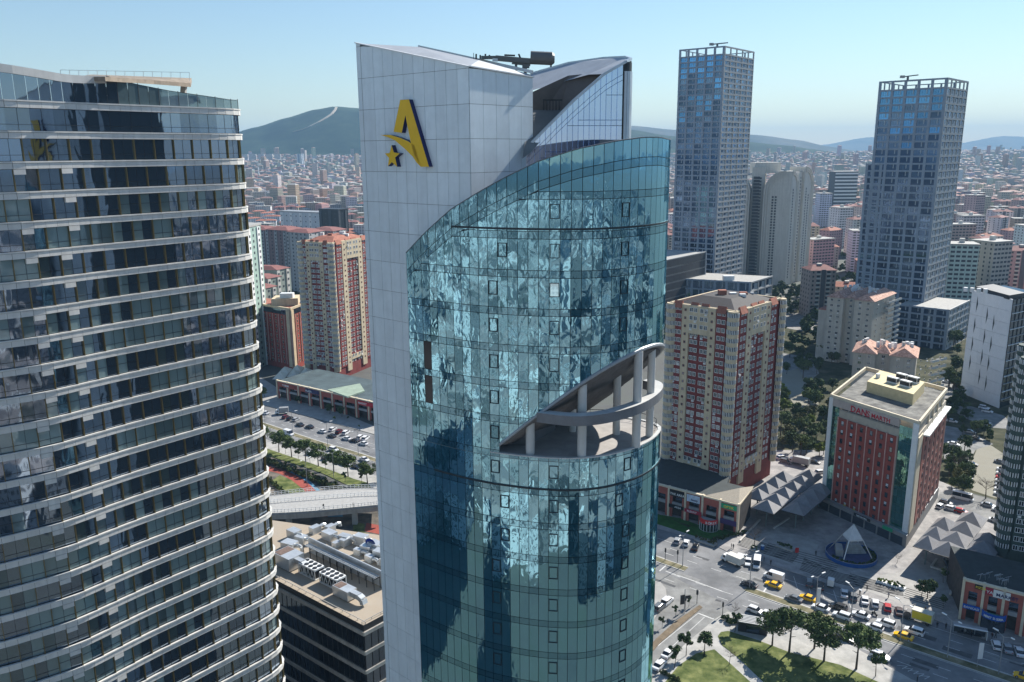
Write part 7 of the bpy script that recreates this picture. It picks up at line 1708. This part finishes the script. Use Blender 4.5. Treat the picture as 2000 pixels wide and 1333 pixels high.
class City:
    def __init__(s): s.v = []; s.f = []; s.uv = []; s.c = []
    def block(s, x, y, w_, d, h, rz, wall, roof, hip, z=0):
        c, q = math.cos(rz), math.sin(rz); P = [(x+c*a-q*b, y+q*a+c*b) for a, b in ((-w_/2,-d/2),(w_/2,-d/2),(w_/2,d/2),(-w_/2,d/2))]; k = len(s.v)
        s.v += [(*p, z-2) for p in P]+[(*p, z+h) for p in P]
        for i in range(4):
            j = (i+1) % 4; ln = w_ if i % 2 == 0 else d; s.f.append((k+i, k+j, k+4+j, k+4+i)); s.uv += [(0,0),(ln/3.2,0),(ln/3.2,h/3.1),(0,h/3.1)]; s.c.append(wall)
        if hip:
            s.v += [(x-c*w_*.22, y-q*w_*.22, z+h+2.2), (x+c*w_*.22, y+q*w_*.22, z+h+2.2)]
            for f in ((k+4,k+5,k+9,k+8),(k+6,k+7,k+8,k+9),(k+5,k+6,k+9),(k+7,k+4,k+8)): s.f.append(f); s.uv += [(-5,0)]*len(f); s.c.append(roof)
        else: s.f.append((k+4,k+5,k+6,k+7)); s.uv += [(-5,0)]*4; s.c.append(roof)
    def build(s, name, label=None, group=None):
        me = bpy.data.meshes.new(name); me.from_pydata(s.v, [], s.f); me.materials.append(citym)
        u = me.uv_layers.new(name='uv'); u.data.foreach_set('uv', np.array(s.uv, dtype=np.float32).ravel())
        a = me.attributes.new('tint', 'FLOAT_COLOR', 'FACE'); a.data.foreach_set('color', np.array([(*c, 1) for c in s.c], dtype=np.float32).ravel()); me.update()
        o = bpy.data.objects.new(name, me); COL.objects.link(o); o['kind'] = 'stuff'; o['label'] = label; o['category'] = 'buildings'; return o
CT = City(); r = random.Random(21); avoid = [(S1C[0],S1C[1],60),(P1[0],P1[1],70),(P2[0]-20,P2[1]+15,70),(AC[0],AC[1]+10,65),(S2C[0],S2C[1],55),(P3[0],P3[1],60)]
def clear(x, y, m=0): return all(math.hypot(x-a, y-b) > c+m for a, b, c in avoid)
far_n = 0
y = 1500.0
while y < 6800:
    st = 14+y*.0075; xx = -y*.75
    while xx < y*.85:
        px = 1000+FPX*xx/y
        fwd = mnoise.noise(Vector((xx/400, y/400, 5)))
        if (330 < px < 1100 and y < 4200 or px >= 1100 and y < (4600 if px < 1660 else 6500)) and r.random() < .93 and fwd > -.42:
            hh = r.choice([9,12,12,15,15,18]) if y > 1900 else r.choice([15,18,24,30,36]); 
            if r.random() < .035: hh = r.uniform(30, 55)
            w_ = r.uniform(10, 20)*(1.25 if y < 2600 else 1); CT.block(xx+r.uniform(-4,4), y+r.uniform(-5,5), w_, r.uniform(10, 16), hh, r.choice([0,.3,-.4,.8,1.2,.5])+r.uniform(-.1,.1)+fwd, tuple(q*r.uniform(.85,1.1) for q in r.choice(WALLS)), r.choice(ROOFS), r.random() < .75, z=tz(xx, y)); far_n += 1
        xx += st
    y += st*1.15
for k in range(230):
    Y = r.uniform(460, 1500); px = r.uniform(760, 1225); x = (px-1000)/FPX*Y
    if clear(x, Y, 10): CT.block(x, Y, r.uniform(14, 24), r.uniform(12, 16), r.choice([12,18,24,30]), r.uniform(0, 1.5), r.choice(WALLS), r.choice(ROOFS), r.random() < .6)
for k in range(14): x, y, z = D(462+k*16 if k < 6 else 1950+k*8, 302 if k < 6 else 318, 3600); CT.block(x, y, 26, 20, 34, .2, (.6,.58,.57), (.5,.5,.5), False, z=tz(x, y))
CT.build('distant_city', 'dense mass of small pale houses with red roofs reaching to the hills')
x, y, z = D(585, 302, 3300); slab_tower('single tall white and blue tower in the far city, left of the white tower', (x-12, y), (x+8, y-4), (x+14, y+12), z+2, 24, M('pale_blue_tower', (.25,.32,.42), .6), white, greym, n1=3, hip=False, name='tower', cat='tower')
for k, (px, py, Y) in enumerate([(504,322,2600),(492,345,2300)]):
    x, y, z = D(px, py, Y); t = thing('minaret', ['taller slender white minaret in the far city', 'shorter slender white minaret in the far city'][k], 'minaret', (x, y, 0)); MB().tube((0,0,0),(0,0,z*.9),2.2,1.8,10).tube((0,0,z*.62),(0,0,z*.65),3.2,3.2,10).build('shaft', white, t); MB().tube((0,0,z*.9),(0,0,z+4),1.8,.1,10).build('spire', greym, t)
# nearer apartment blocks: individuals
def block_proto(nm, w_, d, nf, style):
    t = thing('apartment_block', 'proto', 'apartment block', (0,-500,0)); h = nf*3.0
    MB().box(-w_/2,-d/2,-1,w_/2,d/2,h).build('wall', M('city_wall', (1,1,1), .85, objcol=True, var=.1, scale=.1, streak=.12), t); m = MB(); bm_ = MB(); n = max(3, int(w_/3.6))
    for f in range(nf):
        for k in range(n):
            x = -w_/2+(k+.5)*w_/n
            if style == 1 and k in (1, n-2):
                bm_.box(x-1.4,-d/2-1.1,f*3+.0,x+1.4,-d/2,f*3+1.0); m.box(x-1.2,-d/2-.05,f*3+1.0,x+1.2,-d/2,f*3+2.5)
            elif style == 2: m.box(x-w_/n*.36,-d/2-.06,f*3+.9,x+w_/n*.36,-d/2,f*3+2.3)
            else: m.box(x-.6,-d/2-.06,f*3+1.0,x+.6,-d/2,f*3+2.4)
            if style != 1 or k % 2: m.box(x-.6,d/2,f*3+1.0,x+.6,d/2+.06,f*3+2.4)
        nd = max(2, int(d/4))
        for k in range(nd):
            y = -d/2+(k+.5)*d/nd
            for s in (-1, 1): m.box(s*w_/2, y-.6, f*3+1.0, s*(w_/2+.06), y+.6, f*3+2.4)
    m.build('windows', darkA, t, kind='stuff'); bm_.build('balconies', balc, t, kind='stuff')
    if style == 1: MB().box(-w_*.08,-d/2-.4,0,w_*.08,-d/2,h+.5).build('stair_strip', M('city_strip', (.12,.12,.13), .7), t)
    rm = MB(); q = [(-w_/2-.6,-d/2-.6),(w_/2+.6,-d/2-.6),(w_/2+.6,d/2+.6),(-w_/2-.6,d/2+.6)]
    if style != 2:
        a, b = (-w_*.25,0,h+3),(w_*.25,0,h+3); Z = [(*p, h+.01) for p in q]; rm.face([Z[0],Z[1],b,a]); rm.face([Z[2],Z[3],a,b]); rm.face([Z[1],Z[2],b]); rm.face([Z[3],Z[0],a]); rm.face(Z[::-1]); rm.build('roof', rooftile if style == 1 else terraR, t)
    else: rm.prism(q, h+.01, h+.9); rm.build('roof', concrete, t)
    MB().box(-1.5,-1.5,h,1.5,1.5,h+3.8).build('stair_house', balc, t)
    return t
BP = [(block_proto('a', 22, 14, 9, 0), 'with a clay hip roof'), (block_proto('b', 18, 16, 11, 1), 'with balconies and a dark central strip'), (block_proto('c', 26, 14, 12, 2), 'with a flat roof and wide windows'), (block_proto('d', 20, 15, 14, 1), 'tall and slim with balconies'), (block_proto('e', 30, 13, 7, 0), 'long and low with a clay roof'), (block_proto('f', 18, 18, 16, 2), 'tall with a flat roof')]
TINT = [((.62,.62,.63),'white'),((.55,.50,.42),'cream'),((.50,.34,.32),'pink'),((.38,.38,.38),'grey'),((.58,.52,.36),'pale yellow'),((.66,.67,.70),'bright white'),((.42,.34,.30),'dull brown')]
placed = []; r = random.Random(33); cnt = 0
def far_block(x, y, reg):
    global cnt
    pk, tk = r.randrange(len(BP)), r.randrange(len(TINT))
    if reg == 'left' : pk = r.choice([0, 0, 4, 2, 1])
    pr_, d_ = BP[pk]; c_, n_ = TINT[tk]
    o = dup(pr_, (x, y, 0), r.choice([.35, -.25, .6, .1])+r.uniform(-.1,.1), '%s apartment block %s, %s' % (n_, d_, 'left of the white tower' if reg == 'left' else 'behind the skyscrapers'), 'apartment block', '%s apartment blocks %s, %s' % (n_, d_, reg))
    s = r.uniform(.8, 1.05)*(.72 if reg == 'left' else 1); o.scale = (1, 1, s)
    for ch in o.children:
        if ch.name.startswith('wall'): ch.color = (*[q*r.uniform(.9, 1.08) for q in c_], 1)
    cnt += 1
tries = 0
while cnt < 296 and tries < 20000:
    tries += 1
    if r.random() < .28: px = r.uniform(400, 740); Y = r.uniform(760, 1560); reg = 'left'
    else: px = r.uniform(1240, 2120); Y = 560+ (r.random()**1.1)*1000; reg = 'right'
    x = (px-1000)/FPX*Y*1.0
    if reg == 'left' and Y < 980 and 530 < px < 680: continue
    if not clear(x, Y, 8) or any(math.hypot(x-a, Y-b) < (27 if Y < 1000 else 24) for a, b in placed): continue
    placed.append((x, Y)); far_block(x, Y, reg)
# scattered trees through the city, one mass
rs = np.random.RandomState(77); V = []; base_ = [leaf_cloud(np.random.RandomState(s), 3.6, 4.2, 4.4, 9, 16, .8) for s in range(4)]
k = 0
while k < 2600:
    if rs.rand() < .3: px = rs.uniform(380, 740); Y = 620+rs.rand()**1.5*2200
    else: px = rs.uniform(1230, 2150); Y = 470+rs.rand()**1.4*2400
    x = (px-1000)/FPX*Y
    if not clear(x, Y, -22) or any(abs(x-a) < 13 and abs(Y-b) < 11 for a, b in placed): continue
    V.append(base_[rs.randint(4)]*rs.uniform(.7, 1.5)+np.array([x, Y, 0])); k += 1
o = put('city_trees', quads_mesh('city_trees', np.concatenate(V), leafs[0]), None, kind='stuff'); o['label'] = 'dark trees scattered between the far apartment blocks'; o['category'] = 'trees'
# the city on the near side, behind the viewpoint (what the glass mirrors)
CN = City(); r = random.Random(8)
for k in range(4200):
    a = r.uniform(-2.2, 2.2)+math.pi; d = 60+r.random()**1.2*1800; x, y = math.sin(a)*d, math.cos(a)*d
    if y > -15 and abs(x) < .8*y+95: continue
    if y > 330: continue
    big = r.random() < .05 and d > 250; w_ = r.uniform(9, 22); CN.block(x, y, w_, r.uniform(12, 20), r.uniform(30, 50) if big else r.uniform(6, 24), r.uniform(0, 1.5), (lambda g: (g, g*1.01, g*1.03))(r.choice([.12,.25,.4,.55,.65])), (.25,.22,.21), not big)
CN.build('near_city', 'city blocks on the viewer side, mirrored in the tower glass')
# haze
hz = MB().box(-16500, -9500, -20, 16500, 16500, 520); hm = bpy.data.materials.new('haze'); hm.use_nodes = True; n = hm.node_tree; n.nodes.remove(n.nodes['Principled BSDF'])
pv = n.nodes.new('ShaderNodeVolumePrincipled'); pv.inputs['Color'].default_value = (.36,.62,.90,1); pv.inputs['Density'].default_value = 8.5e-5; pv.inputs['Anisotropy'].default_value = 0
n.links.new(pv.outputs[0], n.nodes['Material Output'].inputs['Volume']); hz.build('haze', hm, None, kind='stuff')
for o_ in list(PT.values())+list(CP.values())+[LP, TL]+[b[0] for b in BP]:
    for ch in list(o_.children_recursive): bpy.data.objects.remove(ch)
    bpy.data.objects.remove(o_)
